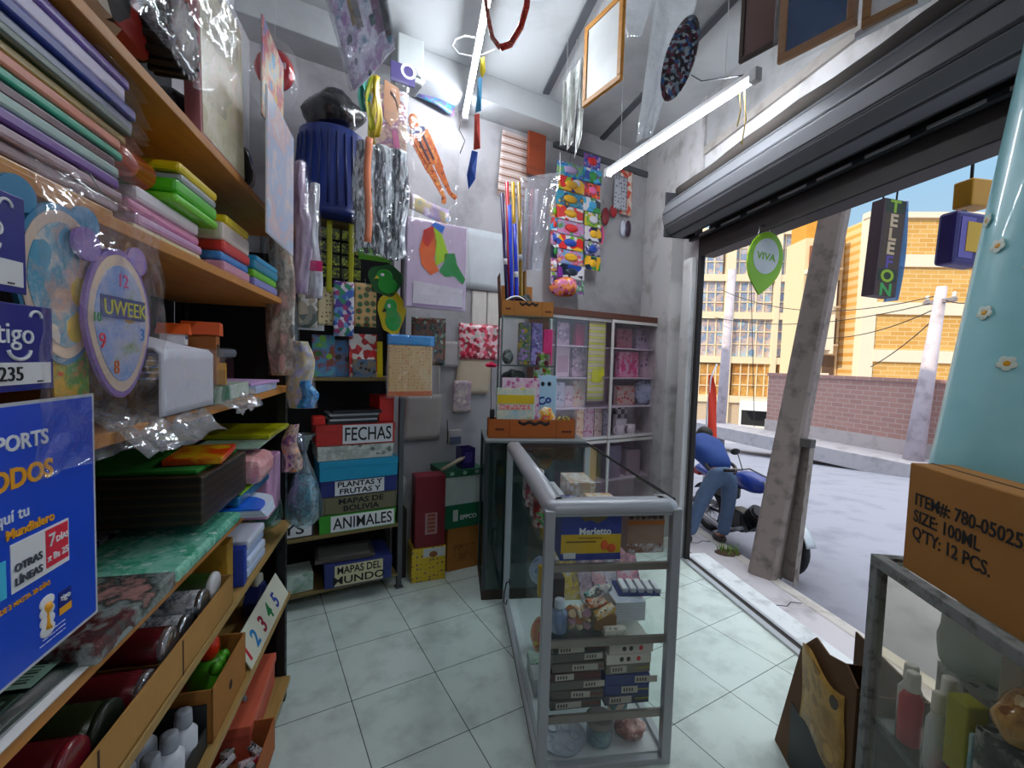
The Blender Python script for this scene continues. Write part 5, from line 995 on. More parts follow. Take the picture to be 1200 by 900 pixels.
tassel('toy_sleeve', 'long clear sleeve of beige and pink toys hung at the end of the left rack', 'toy', (318, 252, 352, 440), -.04, prnt(['c9b08a', 'd8a8a0', '8a7a6a', 'e2d4c4', 'b87a5a', '6a5a54'], 12, 'noise', .3, 1, .5), 3, None, -.06)
tassel('toy_sleeve', 'lilac plastic sleeve hanging before the blue basket at the end of the left rack', 'bag', (342, 190, 364, 345), .02, prnt(['c4a8c8', 'd8c4da', 'a88cb4', 'e4d8e6'], 8, 'noise', .3, 1, .4), 5)
tassel('hook_strip', 'clear strip with a magenta header hanging beside the lilac sleeve', 'packet', (356, 215, 376, 350), .04, prnt(['c8ccd4', 'dce0e6', 'b0a8b8', 'd8d0d8'], 7, 'noise', .3, 1, .5), 7)
u0, u1, z0, z1 = rect(PF, 357, 306, 378, 318, .03)
slab('packet_header', 'magenta header card on the clear hanging strip', 'card', PF, u0, u1, .012, .018, z0, z1, mat('d82a78', .4), None, .001)
tassel('toy_sleeve', 'pale blue bag of small toys hung on the end post of the left rack', 'bag', (338, 400, 368, 478), -.04, prnt(['a8b4d8', 'c8c0dc', 'e0d0a0', '8a9ac8', 'dcd4e4'], 12, 'noise', .3), 9)
tassel('toy_sleeve', 'bright blue little bag below the pale blue bag on the end post', 'bag', (351, 446, 371, 478), -.08, prnt(['2a8ad0', '4aa8e0', '1a6ab0', '8ad0f0'], 14, 'noise', .25), 11)
hangbag('clear gift bag of teal paper tied at the end post of the left rack', PF.w(rect(PF, 330, 530, 378, 618, -.05)[0] + .085, -.06, PF.at(352, 528, -.05)[1]), .082, .07, .32, film('d4e8f0', .2, .12, 26, .6), prnt(['1e6a78', '2f8a98', '174a5c', '5ab0b8', '2a5a80'], 24, 'noise', .3), 3)
hangbag('clear gift bag of green and turquoise filling left of the end post', PF.w(PF.at(312, 560, -.06)[0], -.06, PF.at(312, 545, -.05)[1]), .065, .06, .26, film('cfeee6', .2, .12, 26, .6), prnt(['1a7a6a', '2fa890', '26563a', '3a9ab0', '4a5a2a'], 22, 'noise', .3), 6)
tassel('doll_packet', 'small clear packet with an orange and violet doll above the teal gift bag', 'toy', (332, 497, 352, 552), -.13, prnt(['d8843a', '6a2a7a', 'e8c8b4', '2a2a4a', 'e0a060'], 14, 'noise', .3), 13)

# ================================================================ GLASS COUNTER
CW, CD, CH = 0.535, 1.225, 1.05
gl = thing('display_counter', 'aluminium framed glass display counter in the middle of the shop', 'counter', CT.w(0, 0, 0), CT.rot)
def rail(nm, pts, mt=ALU, r=.04):
    mb = MB(); mb.tube(pts, r, 16); return mb.build(nm, mt, gl)
mb = MB()                                              # rounded top rails: front and left, a quarter-round section
def qr(s_, c): return [(s_ * (1 - math.cos(a)) * c, c * math.sin(a)) for a in [PI / 2 * k / 8 for k in range(9)]]
R_ = .036
prof = [(0.0, CH - .042), (0.0, CH - R_)] + [(R_ - R_ * math.cos(PI / 2 * k / 8), CH - R_ + R_ * math.sin(PI / 2 * k / 8)) for k in range(1, 9)] + [(.075, CH), (.075, CH - .012), (.03, CH - .03), (.03, CH - .042)]
def sweep(path):                                      # path of (x,y,nx,ny) mitred stations
    rings = [[mb.b.verts.new((x + nx * q[0], y + ny * q[0], q[1])) for q in prof] for (x, y, nx, ny) in path]
    fs = []
    for A, B in zip(rings, rings[1:]):
        for k in range(len(prof)): f = mb.b.faces.new((A[k], B[k], B[(k + 1) % len(prof)], A[(k + 1) % len(prof)])); f.smooth = True
    mb.b.faces.new(rings[0]); mb.b.faces.new(rings[-1][::-1])
arc = lambda cx, cy, a0, a1, n=8: [(cx + .05 * math.cos(a0 + (a1 - a0) * k / n), cy + .05 * math.sin(a0 + (a1 - a0) * k / n), -math.cos(a0 + (a1 - a0) * k / n), -math.sin(a0 + (a1 - a0) * k / n)) for k in range(n + 1)]
sweep([(0, CD, 1, 0)] + arc(.05, .05, PI, 1.5 * PI) + arc(CW - .05, .05, 1.5 * PI, 2 * PI) + [(CW, .10, -1, 0)])
mb.build('top_rail', ALU, gl)
for x, y in ((.0, .0), (CW - .038, .0), (.0, CD - .04), (CW - .03, CD - .03)):
    mb = MB(); mb.box(x, x + .038, y, y + .035, .02, CH - .03, bev=.003); mb.build('post', ALU, gl)
for i, (a, b) in enumerate((((.038, CW - .038, .006, .028, CH - .055, CH - .036), 'rail'), ((.0, CW, .0, .035, .0, .025), 'rail'), ((.0, .035, .035, CD, .02, .05), 'rail'), ((CW - .03, CW, .03, CD, .02, .05), 'rail'), ((CW - .012, CW, .06, CD, CH - .016, CH - .004), 'rail'), ((0.02, CW, CD - .03, CD, CH - .03, CH - .006), 'rail'))):
    mb = MB(); mb.box(*a, bev=.003); mb.build(b, ALU if i < 4 else DARKMETAL, gl)
mb = MB(); mb.box(.075, CW - .008, .075, CD - .02, CH - .012, CH - .006); mb.build('top_glass', GLASS, gl)
mb = MB(); mb.box(.036, CW - .036, .012, .016, .025, CH - .05); mb.build('front_glass', GLASS, gl)
mb = MB(); mb.box(CW - .012, CW - .008, .036, CD - .036, .05, CH - .02); mb.build('side_glass', GLASS, gl)
mb = MB(); mb.box(.012, .016, .036, .62, .05, CH - .05); mb.build('sliding_glass', GLASS, gl)
mb = MB(); mb.box(.02, .024, .60, CD - .04, .05, CH - .05); mb.build('sliding_glass', GLASS, gl)
for z0, y0 in ((.79, .02), (.495, .02), (.195, .02)):
    mb = MB(); mb.box(.03, CW - .03, y0, CD - .03, z0 + .012, z0 + .018); mb.build('glass_shelf', GLASS, gl)
    mb = MB(); mb.box(.038, CW - .038, y0 - .002, y0 + .012, z0 - .012, z0 + .018, bev=.002); mb.build('shelf_edge', mat('9a8f8a', .4, .5), gl)
mb = MB(); mb.box(.002, CW - .002, .036, CD, .0, .02); mb.build('plinth', mat('4a4038', .7), gl)
mb = MB(); mb.box(.03, CW - .03, .03, CD - .03, .021, .032); mb.build('base_panel', mat('d8dade', .4), gl)
S1, S2, S3, S0 = .809, .514, .214, .033
def cslab(name, label, cat, px, v, dep, z0, m, group=None, bev=.002, rot=0.0, parts=()):
    """a boxed good whose front shows as the given photo rectangle (bottom on z0)"""
    u0, u1, _, z1 = rect(CT, *px, v); w_, h = u1 - u0, max(.008, z1 - z0)
    t = thing(name, label, cat, CT.w((u0 + u1) / 2, v, z0), CT.rot + rot, group)
    mb = MB(); mb.box(-w_ / 2, w_ / 2, 0, dep, 0, h, bev=bev); mb.build('carton', m, t); return t, w_, h
t, w_, h = cslab('cutlery_box', 'navy and yellow product box with white lettering on the upper counter shelf', 'box', (657, 598, 728, 666), .05, .10, S1, mat('23358c', .4, 0, .1, 6, 0, .4))
mb = MB(); mb.box(-w_ / 2 + .002, w_ / 2 - .002, -.001, .0, h * .14, h * .52); mb.build('yellow_band', mat('d8b42c', .4, 0, .12, 12), t)
mb = MB(); mb.prism([(-w_ * .25, h * .98), (w_ * .3, h * .98), (w_ * .26, h * .84), (w_ * .1, h * .74), (-w_ * .02, h * .80), (-w_ * .12, h * .78), (-w_ * .2, h * .88)], -.001, 0); mb.build('brown_splash', mat('7a6a4a', .5), t)
text('lettering', 'Merletto', .036, TW, t, (-.05, -.0018, h * .52), bold=.001); mb = MB(); mb.box(-.05, .045, -.0016, -.001, h * .44, h * .455); mb.box(-.10, 0.02, -.0016, -.001, h * .36, h * .385); mb.build('print_line', mat('5a3a1a', .6), t)
mb = MB(); mb.ball((w_ * .22, -.001, h * .3), .016, .002, .02, 10); mb.ball((w_ * .34, -.001, h * .24), .02, .002, .018, 10); mb.build('fruit_motif', mat('d8622a', .5), t)
mb = MB(); mb.box(-w_ * .45, -w_ * .25, -.002, -.001, h * .04, h * .16); mb.build('barcode_panel', WHITE, t)
t, w_, h = cslab('paint_box', 'brown box with an orange top and dark fringe on the upper counter shelf', 'box', (735, 602, 778, 658), .10, .12, S1, mat('a88a7a', .5))
mb = MB(); mb.box(-w_ / 2, w_ / 2, -.001, .0, h * .72, h * .82); mb.build('orange_band', mat('c8783c', .5), t); mb = MB(); mb.box(-w_ / 2, w_ / 2, -.001, 0, h * .02, h * .24); mb.build('white_band', prnt(['dcd8d8', '8a5a4a', 'e4e0e0', 'c8b4ac'], 26, 'noise', .5), t); mb = MB(); [mb.ball((-w_ * .4 + w_ * .16 * k, 0, h * .93), .012, .004, .012, 8) for k in range(6)]; mb.build('dark_fringe', mat('4a3a34', .6), t)
t = thing('ribbon_roll', 'red and white ribbon roll at the right end of the upper counter shelf', 'roll', CT.w(.455, .13, S1 + .165), CT.rot)
mb = MB(); M = Matrix.Rotation(PI / 2, 4, 'X'); mb.lathe([(.02, -.012), (.045, -.012), (.045, .012), (.02, .012)], n=20, mat=M); mb.build('ribbon', prnt(['c8202c', 'e8e4e4', 'd83040'], 30, 'noise', .4), t); mb = MB(); mb.lathe([(.010, -.165), (.011, -.165), (.011, -.02), (.012, 0.012)], n=12); mb.build('stand', WHITE, t)
# second shelf: booklets, jars, packets
bl = [((656, 676, 686, 700), 'e0c860', 'yellow flower', 'noise'), ((684, 674, 712, 698), 'c9b4c0', 'mauve', 'noise'), ((700, 672, 728, 696), 'e0b4bc', 'pale pink', 'noise'), ((716, 672, 744, 698), 'd8cfd8', 'grey-white', 'noise'), ((730, 678, 758, 700), 'e8a4b4', 'rose', 'noise')]
for i, (px, c, nm, k) in enumerate(bl):
    u0, u1, z0, z1 = rect(CT, *px, .26); 
    t = thing('greeting_booklet', nm + ' booklet slanting in the row at the back of the second counter shelf', 'booklet', CT.w((u0 + u1) / 2, .30 - .004 * i, S2), 0, 'slanting booklets on the second counter shelf'); t.rotation_euler = (Matrix.Rotation(CT.rot, 3, 'Z') @ Matrix.Rotation(-.6, 3, 'X')).to_euler()
    mb = MB(); hh = .26; mb.box(-.052, .052, 0, .012, 0, hh, bev=.002); mb.build('pages', mat('e4dfe2', .6), t); mb = MB(); mb.box(-.053, .053, -.002, .0, 0, hh + .001); mb.build('cover', prnt([c, 'e8e0e4', c, '8a7a8a', c], 16, 'noise', .4), t)
t, w_, h = cslab('open_carton', 'dark blue open carton of white packets on the second counter shelf', 'box', (725, 703, 772, 728), .16, .12, S2 + .082, mat('2a3468', .5), rot=-.1)
mb = MB(); [mb.box(-w_ * .4 + w_ * .2 * k, -w_ * .26 + w_ * .2 * k, .01, .1, h * .9, h + .02, bev=.003) for k in range(5)]; mb.build('white_packets', mat('d8d8dc', .5), t)
slab('packet_stack', 'white flat packets supporting the dark blue carton', 'packet', CT, .33, .46, .12, .28, S2, S2 + .081, prnt(['d4d6dc', 'b8bcc8', 'e4e6ea'], 30, 'stripes', .5), None, .003)
t = thing('sweet_tub', 'clear square tub of small round erasers on the second counter shelf', 'tub', CT.w(.165, .06, S2), CT.rot)
for s_ in range(4): mb = MB(); mb.box(-.055, .055, -.055, -.052, 0, .10, mat=Matrix.Translation((0, .05, 0)) @ Matrix.Rotation(s_ * PI / 2, 4, 'Z')); mb.build('clear_wall', GLASS, t)
for i in range(18):
    mb = MB(); mb.cyl((0, 0, -.006), (0, 0, .006), .016, n=14)
    c_, nm = [('c8a88a', 'tan'), ('d8c4b0', 'cream'), ('b88a9a', 'mauve'), ('a8683a', 'brown')][i % 4]
    solo('eraser', '%s round eraser in the clear square tub, %s layer' % (nm, ['bottom', 'middle', 'top'][i // 6]), 'eraser', mb, mat(c_, .6), CT.w(.165 - .03 + .03 * (i % 3), .075 + .04 * ((i // 3) % 2), S2 + .02 + .024 * (i // 6)), (.8 + jit(.5), jit(.6), jit(2)), 'round erasers in the clear tub')
bottle('pale blue conical bottle on the second counter shelf', .085, .08, S2, .032, .13, film('b8c8e8', .2, .5, 10, .2), mat('d8dce8', .4), None, CT, 'glitter_bottle')
slab('carton_pack', 'dark carton behind the pale blue conical bottle', 'box', CT, .05, .125, .16, .22, S2, S2 + .17, prnt(['1e1a24', '3a2430', '16141a'], 14, 'noise', .5), None, .002)
gd = [('sharpener_pack', 'yellow packet lying on the small goods of the second counter shelf', 'd8a82c', (.27, .08, .06)), ('sharpener_pack', 'orange packet among the small goods of the second counter shelf', 'c86a2c', (.235, .10, .085)), ('sharpener_pack', 'teal packet among the small goods of the second counter shelf', '3a8a8a', (.25, .15, .10)), ('sharpener_pack', 'grey packet among the small goods of the second counter shelf', '8a8a94', (.285, .14, .115)), ('sharpener_pack', 'white price-tagged packet at the front of the second counter shelf', 'd4cfc4', (.30, .045, .0))]
for nm, lb, c, (u, v, dz) in gd:
    mb = MB(); mb.box(-.045, .045, -.016, .016, 0, .026, bev=.005); solo(nm, lb, 'packet', mb, prnt([c, c, 'e4ddd0', c, '5a4a40'], 30, 'noise', .35), CT.w(u, v, S2 + dz), (jit(.3) if dz else 0, jit(.3) if dz else 0, CT.rot + jit(.8) if dz else CT.rot))
slab('carton_pack', 'brown carton carrying the loose packets on the second counter shelf', 'box', CT, .226, .318, .07, .20, S2, S2 + .058, mat('8a6a4a', .7), None, .003)
# third shelf: pen boxes in two stacks
LEFTP = [('1a1a1e', 'black'), ('5f5a58', 'grey'), ('67615c', 'taupe'), ('4a2428', 'maroon and grey'), ('6a6660', 'warm grey'), ('625c58', 'stone grey'), ('57524e', 'dusky grey')]
RIGHTP = [('d8cfc8', 'cream with red and black dots, upper'), ('dcd4cc', 'cream with red and black dots, lower'), ('7a746c', 'grey-brown'), ('27346e', 'navy'), ('2c3870', 'navy with a pale label'), ('4a4c62', 'slate with a yellow strip')]
def penstack(u0, u1, specs, side, th):
    z = S3 + .003
    for i, (c, nm) in enumerate(reversed(specs)):
        du = jit(.008)
        t = thing('pen_box', '%s pen box, %s stack, third counter shelf' % (nm, side), 'box', CT.w((u0 + u1) / 2 + du, .045 + abs(jit(.008)), z), CT.rot + jit(.04), 'pen boxes on the third counter shelf')
        w_ = u1 - u0; mb = MB(); mb.box(-w_ / 2, w_ / 2, 0, .16, 0, th - .002, bev=.002); mb.build('carton', mat(c, .45, 0, .12, 12), t)
        if 'dots' in nm:
            for k, cc in enumerate(('17171a', '17171a', 'c02a2a')): mb = MB(); mb.ball((-.03 + .028 * k + .014 * (k == 2), -.0004, th * .5), .009, .0012, .010, 10); mb.build('dot_mark', mat(cc, .5), t)
        else:
            x = -w_ * .4 + w_ * .35 * (i % 3) * .8; mb = MB(); mb.box(x, x + w_ * (.36 if i % 2 else .5), -.0012, .0, th * .15, th * .8); mb.build('price_label', mat('c9c2b8', .6), t)
            mb = MB(); [mb.box(x + .008 + .011 * k, x + .014 + .011 * k, -.0018, -.0012, th * .3, th * .65) for k in range(4)]; mb.build('printed_figures', mat('3a3634', .6), t)
            mb = MB(); mb.box(w_ * .18, w_ * .48, -.0008, .0, th * .4, th * .55); mb.build('stripe', mat('7a3434' if side == 'left' else '9a9640', .6), t)
        z += th + .0008
penstack(.055, .262, LEFTP, 'left', .0365); penstack(.275, .46, RIGHTP, 'right', .0415)
# bottom: round plates, jar, packets
t = thing('paint_palette', 'round white plastic paint palette at the bottom left of the counter', 'palette', CT.w(.125, .115, S0), CT.rot)
mb = MB(); mb.lathe([(.03, 0), (.085, .004), (.095, .02), (.098, .022), (.09, .012), (.02, .010)], n=32); mb.build('dish', mat('dfe3ee', .3, 0, .03), t)
for k in range(6): a = k * PI / 3; mb = MB(); mb.lathe([(.012, .006), (.02, .011), (.024, .016), (.020, .016), (.012, .010)], (.055 * math.cos(a), .055 * math.sin(a), 0), 16); mb.build('well', mat('cfd4e4', .3), t)
t = thing('lidded_jar', 'clear jar with a grey lid at the bottom of the counter', 'jar', CT.w(.275, .10, S0), CT.rot)
mb = MB(); mb.lathe([(.045, 0), (.052, .006), (.052, .07), (.046, .078)], n=24); mb.build('body', film('cfe4ea', .25, .25, 4, .1), t); mb = MB(); mb.lathe([(.054, .075), (.056, .078), (.056, .10), (.05, .104)], n=24); mb.build('lid', mat('9a9290', .4), t); mb = MB(); mb.lathe([(.04, .004), (.045, .01), (.044, .05), (.02, .06)], n=18); mb.build('contents', prnt(['2a6a7a', '5aa0a8', '8ab8b4', '2a4a6a'], 40, 'cells', .5), t)
slab('packet', 'patterned flat packet leaning right of the grey-lidded jar', 'packet', CT, .345, .44, .2, .215, S0, S0 + .11, prnt(['8aa0a0', 'c9b4a8', '5a7a7a', 'b8c4c0'], 24, 'cells', .4), None, .003, .2)
lumpy('bagged_goods', 'pink-brown bag of small goods at the bottom right of the counter', 'bag', CT.w(.41, .11, S0), .065, .05, .035, prnt(['a87a74', 'c9a09a', '8a5a5a', 'd8c0b8'], 30, 'noise', .3), 17)
for i, (u, v, s_) in enumerate(((.10, .35, .14), (.3, .4, .17), (.42, .45, .12), (.16, .6, .15))):
    slab('goods_carton', '%s pale carton on the counter floor behind the palette, %s' % (['small', 'large', 'narrow', 'square'][i], ['left', 'middle', 'right', 'rear'][i]), 'box', CT, u - .05, u + .06, v, v + .12, S0, S0 + s_ * .6, mat(['c8c8d0', 'b4bcc4', 'd4ccc8', 'a8b0b4'][i], .6), None, .003, jit(.2))
# goods seen through the left side and the top glass
for i, (u, v, z, c, nm, sx) in enumerate(((.09, .38, S1, 'b8283a', 'red', .06), (.11, .52, S1, 'c8b4bc', 'lilac', .07), (.10, .66, S1, '9a2c4a', 'crimson', .06), (.12, .80, S1, 'd8c8c8', 'pale pink', .07))):
    packetm = prnt([c, 'e4dcdc', c, '5a2a34', c], 22, 'noise', .3)
    slab('craft_packet', '%s craft packet standing on the upper counter shelf behind the navy box' % nm, 'packet', CT, u - sx, u + sx * .6, v, v + .05, z, z + .16, packetm, None, .01, jit(.2))
t = thing('artificial_plant', 'small green plastic plant on the upper counter shelf near the left side', 'plant', CT.w(.06, .27, S1), CT.rot)
mb = MB(); mb.lathe([(.018, 0), (.024, .04), (.02, .042)], n=12); mb.build('pot', mat('b8a03a', .5), t)
mb = MB()
for k in range(14):
    a = k * 2.4; mb.sheet(lambda p, q, a=a, k=k: ((.004 + p * .045) * math.cos(a) + (q - .5) * .02 * math.sin(p * PI) * math.sin(a), (.004 + p * .045) * math.sin(a) - (q - .5) * .02 * math.sin(p * PI) * math.cos(a), .04 + .004 * k + .03 * math.sin(p * 2)), 4, 2, thick=.0008)
mb.build('leaves', mat('3a9a3a', .4), t)
lumpy('craft_bag', 'pale blue bag of craft pieces on the second counter shelf at the left side', 'bag', CT.w(.09, .48, S2), .055, .10, .05, prnt(['8aaac8', 'b4c8dc', '6a8ab4'], 12, 'noise', .3), 21)
slab('craft_packet', 'yellow packet standing next to the pale blue bag in the counter', 'packet', CT, .05, .10, .33, .36, S2, S2 + .14, mat('d8b82a', .4), None, .006)
lumpy('craft_bag', 'green and red bag of craft pieces on the third counter shelf at the left side', 'bag', CT.w(.09, .42, S3), .05, .09, .07, prnt(['6ab03a', 'c83a2a', 'd8c84a', '3a7a3a'], 14, 'noise', .3), 22)
slab('goods_carton', 'dark green printed carton on the counter floor at the left side', 'box', CT, .05, .13, .45, .55, S0, S0 + .09, prnt(['1e5a4a', 'b8c8c0', '2a7a5a'], 16, 'noise', .5), None, .003)
for i, (u0, u1, v0, v1, c, nm) in enumerate(((.08, .26, .72, .98, 'd8dce4', 'white wire'), (.28, .42, .70, .92, 'b8a08a', 'tan'), (.16, .30, .50, .68, '3a4a8a', 'blue'), (.33, .47, .42, .62, 'c89a6a', 'amber'))):
    slab('goods_carton', '%s carton on the upper counter shelf seen through the glass top' % nm, 'box', CT, u0, u1, v0, v1, S1, S1 + [.05, .12, .06, .09][i], prnt([c, 'dcdcdc', c, c], 18, 'noise', .5), None, .004)

# ================================================================ DARK GLASS CASE BEHIND, WITH TRAY AND GLASS TOWER
c2 = thing('glass_case', 'low glass case with a dark green glass end behind the counter', 'counter', CT.w(0, 0, 0), CT.rot)
U0, U1, V0, V1 = -.135, .535, 1.255, 1.72
mb = MB(); mb.box(U0, U1, V0, V1, .0, .06); mb.build('plinth', mat('3a322c', .7), c2)
for x, y in ((U0, V0), (U1 - .025, V0), (U0, V1 - .025), (U1 - .025, V1 - .025)): mb = MB(); mb.box(x, x + .025, y, y + .025, .06, 1.035, bev=.002); mb.build('post', mat('4c5054', .4, .7), c2)
GREEN = film('5f8a80', .12, .12, 1, 0, .03)
mb = MB(); mb.box(U0 + .025, U1 - .025, V0 + .008, V0 + .014, .06, 1.035); mb.build('front_glass', GREEN, c2); mb = MB(); mb.box(U0 + .008, U0 + .014, V0 + .025, V1 - .025, .06, 1.035); mb.build('end_glass', GREEN, c2)
mb = MB(); mb.box(U0, U1, V0, V1, 1.035, 1.052, bev=.003); mb.build('top_board', mat('8a8f90', .4, .2), c2)
for z0 in (.38, .72): mb = MB(); mb.box(U0 + .02, U1 - .02, V0 + .02, V1 - .02, z0, z0 + .006); mb.build('glass_shelf', GLASS, c2)
mb = MB(); mb.box(U0 + .026, U1 - .026, V1 - .02, V1 - .012, .06, 1.03); mb.build('back_board', mat('20282a', .6), c2)
def tray(label, u0, u1, v0, v1, z0, h, m, ink=True):
    t = thing('carton_tray', label, 'box', CT.w((u0 + u1) / 2, v0, z0), CT.rot); w_, d = u1 - u0, v1 - v0
    mb = MB(); mb.box(-w_ / 2, w_ / 2, 0, .004, 0, h); mb.box(-w_ / 2, w_ / 2, d - .004, d, 0, h); mb.box(-w_ / 2, -w_ / 2 + .004, 0, d, 0, h); mb.box(w_ / 2 - .004, w_ / 2, 0, d, 0, h); mb.box(-w_ / 2, w_ / 2, 0, d, 0, .004); mb.build('carton', m, t)
    mb = MB(); mb.box(-w_ * .26, -w_ * .255, -.001, 0, 0, h); mb.box(w_ * .28, w_ * .285, -.001, 0, 0, h); mb.build('fold_line', mat('6a3a1a', .8), t)
    if ink: mb = MB(); mb.sheet(lambda a, b: (-w_ * .16 + a * w_ * .36, -.0012, h * (.78 + .18 * b - .12 * math.sin(a * 9) ** 2)), 24, 2, thick=.0004); mb.build('dark_brush_mark', mat('2a1c18', .8), t); mb = MB(); mb.box(-w_ * .42, -w_ * .32, -.001, 0, h * .4, h * .52); mb.box(w_ * .34, w_ * .46, -.001, 0, h * .3, h * .42); mb.build('printed_line', mat('5a2c14', .8), t)
    return t
tray('low orange-brown carton tray of packaged toys on the dark glass case', -.112, .478, 1.345, 1.45, 1.0525, .125, mat('a8602c', .75, 0, .12, 10))
def tgood(name, label, cat, px, v, m, th=.02, z0=1.058, lean=.15):
    u0, u1, _, z1 = rect(CT, *px, v); w_, h = u1 - u0, z1 - z0
    t = thing(name, label, cat, CT.w((u0 + u1) / 2, v, z0), 0); t.rotation_euler = (Matrix.Rotation(CT.rot, 3, 'Z') @ Matrix.Rotation(-lean * .2, 3, 'X')).to_euler()
    mb = MB(); mb.box(-w_ / 2, w_ / 2, 0, th, 0, h, bev=.003); mb.build('pack', m, t); return t, w_, h
t, w_, h = tgood('picture_pack', 'yellow and pale blue picture pack in the orange-brown tray', 'packet', (582, 455, 627, 496), 1.36, prnt(['d8c84a', 'b4ccd0', 'e0dcc8', 'a8c8c0', 'd8d4c0'], 8, 'noise', .3, 1, 1.6), .012)
mb = MB(); mb.box(-w_ * .46, w_ * .4, -.002, 0, h * .56, h * .66); mb.build('red_lettering_band', prnt(['c82a34', 'e8e0d8', 'd83a3a', 'e8e0d8'], 60, 'noise', .4), t); mb = MB(); mb.box(-w_ * .48, w_ * .48, -.0015, 0, h * .68, h * .86); mb.build('yellow_band', mat('d8bc3c', .4), t)
tgood('picture_pack', 'pink-topped pack behind the yellow picture pack in the tray', 'packet', (588, 443, 632, 496), 1.385, prnt(['c87aa8', 'd8b4c8', 'e4d4dc', 'b86a98'], 16, 'noise', .3), .012)
t, w_, h = tgood('picture_pack', 'pale blue pack lettered Co standing in the tray', 'packet', (630, 440, 652, 496), 1.40, mat('b4cfe0', .4), .03)
text('lettering', 'Co', .075, mat('1e3a7a', .5, 0, 0), t, (-.055, -.001, h * .5), bold=.003, rot=(PI / 2, -.3, 0)); mb = MB(); [mb.ball((-.03 + .045 * k, -.001, h * .86), .014, .002, .016, 10) for k in range(2)]; mb.build('eye_motif', BLACK, t)
lumpy('snack_bag', 'white bag with red and yellow print in the orange-brown tray', 'bag', CT.w(.285, 1.40, 1.058), .065, .025, .10, prnt(['e4e4ea', 'd83a2a', 'e8b83a', 'e4e4ea', 'c8d4e8'], 14, 'noise', .25), 31)
lumpy('snack_bag', 'yellow and black bag at the right end of the orange-brown tray', 'bag', CT.w(.41, 1.40, 1.058), .055, .025, .075, prnt(['e0a82a', '2a2a2e', 'd8c84a', 'e4dcc8'], 14, 'noise', .25), 32)
slab('marker_case', 'tall black case at the left end of the orange-brown tray', 'case', CT, -.10, -.07, 1.36, 1.40, 1.0575, 1.24, mat('1a1518', .4), None, .004, .05)
tw = thing('glass_tower', 'small three-level glass display standing on the dark glass case', 'display', CT.w(0, 0, 0), CT.rot)
TU0, TU1, TV0, TV1, TZ1 = -.03, .36, 1.47, 1.70, 1.875
for x, y in ((TU0, TV0), (TU1 - .012, TV0), (TU0, TV1 - .012), (TU1 - .012, TV1 - .012)): mb = MB(); mb.box(x, x + .012, y, y + .012, 1.0525, TZ1, bev=.001); mb.build('corner_bead', mat('7a8486', .3, .6), tw)
for z0 in (1.056, 1.325, 1.53, 1.865): mb = MB(); mb.box(TU0 + .002, TU1 - .002, TV0 + .002, TV1 - .002, z0, z0 + .007); mb.build('glass_shelf', glass('f2fbf8', .08), tw)
for (x0, x1, y0, y1) in ((TU0 + .004, TU0 + .008, TV0 + .013, TV1 - .013), (TU1 - .008, TU1 - .004, TV0 + .013, TV1 - .013), (TU0 + .013, TU1 - .013, TV0 + .003, TV0 + .007)): mb = MB(); mb.box(x0, x1, y0, y1, 1.06, TZ1 - .012); mb.build('pane', GLASS, tw)
for z0 in (1.325, 1.53, 1.868): mb = MB(); mb.box(TU0 + .012, TU1 - .012, TV0 - .001, TV0 + .003, z0 - .002, z0 + .008); mb.build('edge_strip', mat('5c6a68', .3, .5), tw)
def in_tower(name, label, px, z0, c, dep=.06, v=1.53, cat='packet', knd='noise', sc=18):
    u0, u1, _, z1 = rect(CT, *px, v); return slab(name, label, cat, CT, max(u0, TU0 + .016), min(u1, TU1 - .016), v, v + dep, z0, min(z1, z0 + .30), prnt(c, sc, knd, .35), None, .006)
in_tower('toy_box', 'multicoloured toy packet at the left of the top level of the glass tower', (608, 378, 622, 404), 1.538, ['8a5a3a', 'b48ac8', '3a6a4a', 'c8a83a', '4a3a5a'])
in_tower('toy_box', 'violet toy packet in the middle of the top level of the glass tower', (623, 376, 636, 404), 1.538, ['8a6ac0', 'b4a4d8', '5a4a8a', 'd8d4e4'])
in_tower('toy_box', 'bright pink packet at the right of the top level of the glass tower', (637, 386, 648, 404), 1.538, ['e0287a', 'e84a90'])
lumpy('toy_ball', 'grey glittering ornament at the left of the top level of the glass tower', 'ornament', CT.w(.03, 1.57, 1.538), .04, .04, .055, prnt(['8a8f90', '4a4f50', 'c0c4c4'], 40, 'noise', .2), 41)
lumpy('hair_wig', 'black tangle of hair goods on the middle level of the glass tower', 'hair piece', CT.w(.075, 1.565, 1.3325), .085, .05, .085, mat('141416', .35, 0, .4, 60, .9), 42, .3)
in_tower('toy_box', 'red and green doll box on the middle level of the glass tower', (627, 412, 646, 438), 1.3325, ['b83a2a', 'c8d0c4', '8ab04a', 'd8c4b4', '7a2a3a'], .06, 1.53, 'box', 'cells', 30)
# open carton on the tower, with wrapping-paper rolls standing in it
tray('open brown carton on top of the glass tower', -.03, .335, 1.50, 1.68, TZ1 + .001, .105, mat('a8743c', .75, 0, .12, 10))
tx = [o for o in bpy.data.objects if o.name.startswith('carton_tray')][-1]
mb = MB(); M = Matrix.Translation((-.06, .172, .105)) @ Matrix.Rotation(-.1, 4, 'X'); mb.box(-.11, .12, 0, .004, 0, .13, mat=M); mb.build('raised_flap', mat('a9773e', .75, 0, .1, 10), tx)
mb = MB(); mb.box(-.184, -.18, .0, .17, .0, .30, mat=Matrix.Rotation(-.06, 4, 'Y')); mb.build('side_flap', mat('5a3018', .8), tx)
mb = MB(); mb.sheet(lambda a, b: (-.15 + a * .14, .01 + b * .1, .105 + .03 * math.sin(a * PI) + .01 * math.sin(b * 8)), 8, 6, thick=.001); mb.build('crumpled_paper', WHITE, tx)
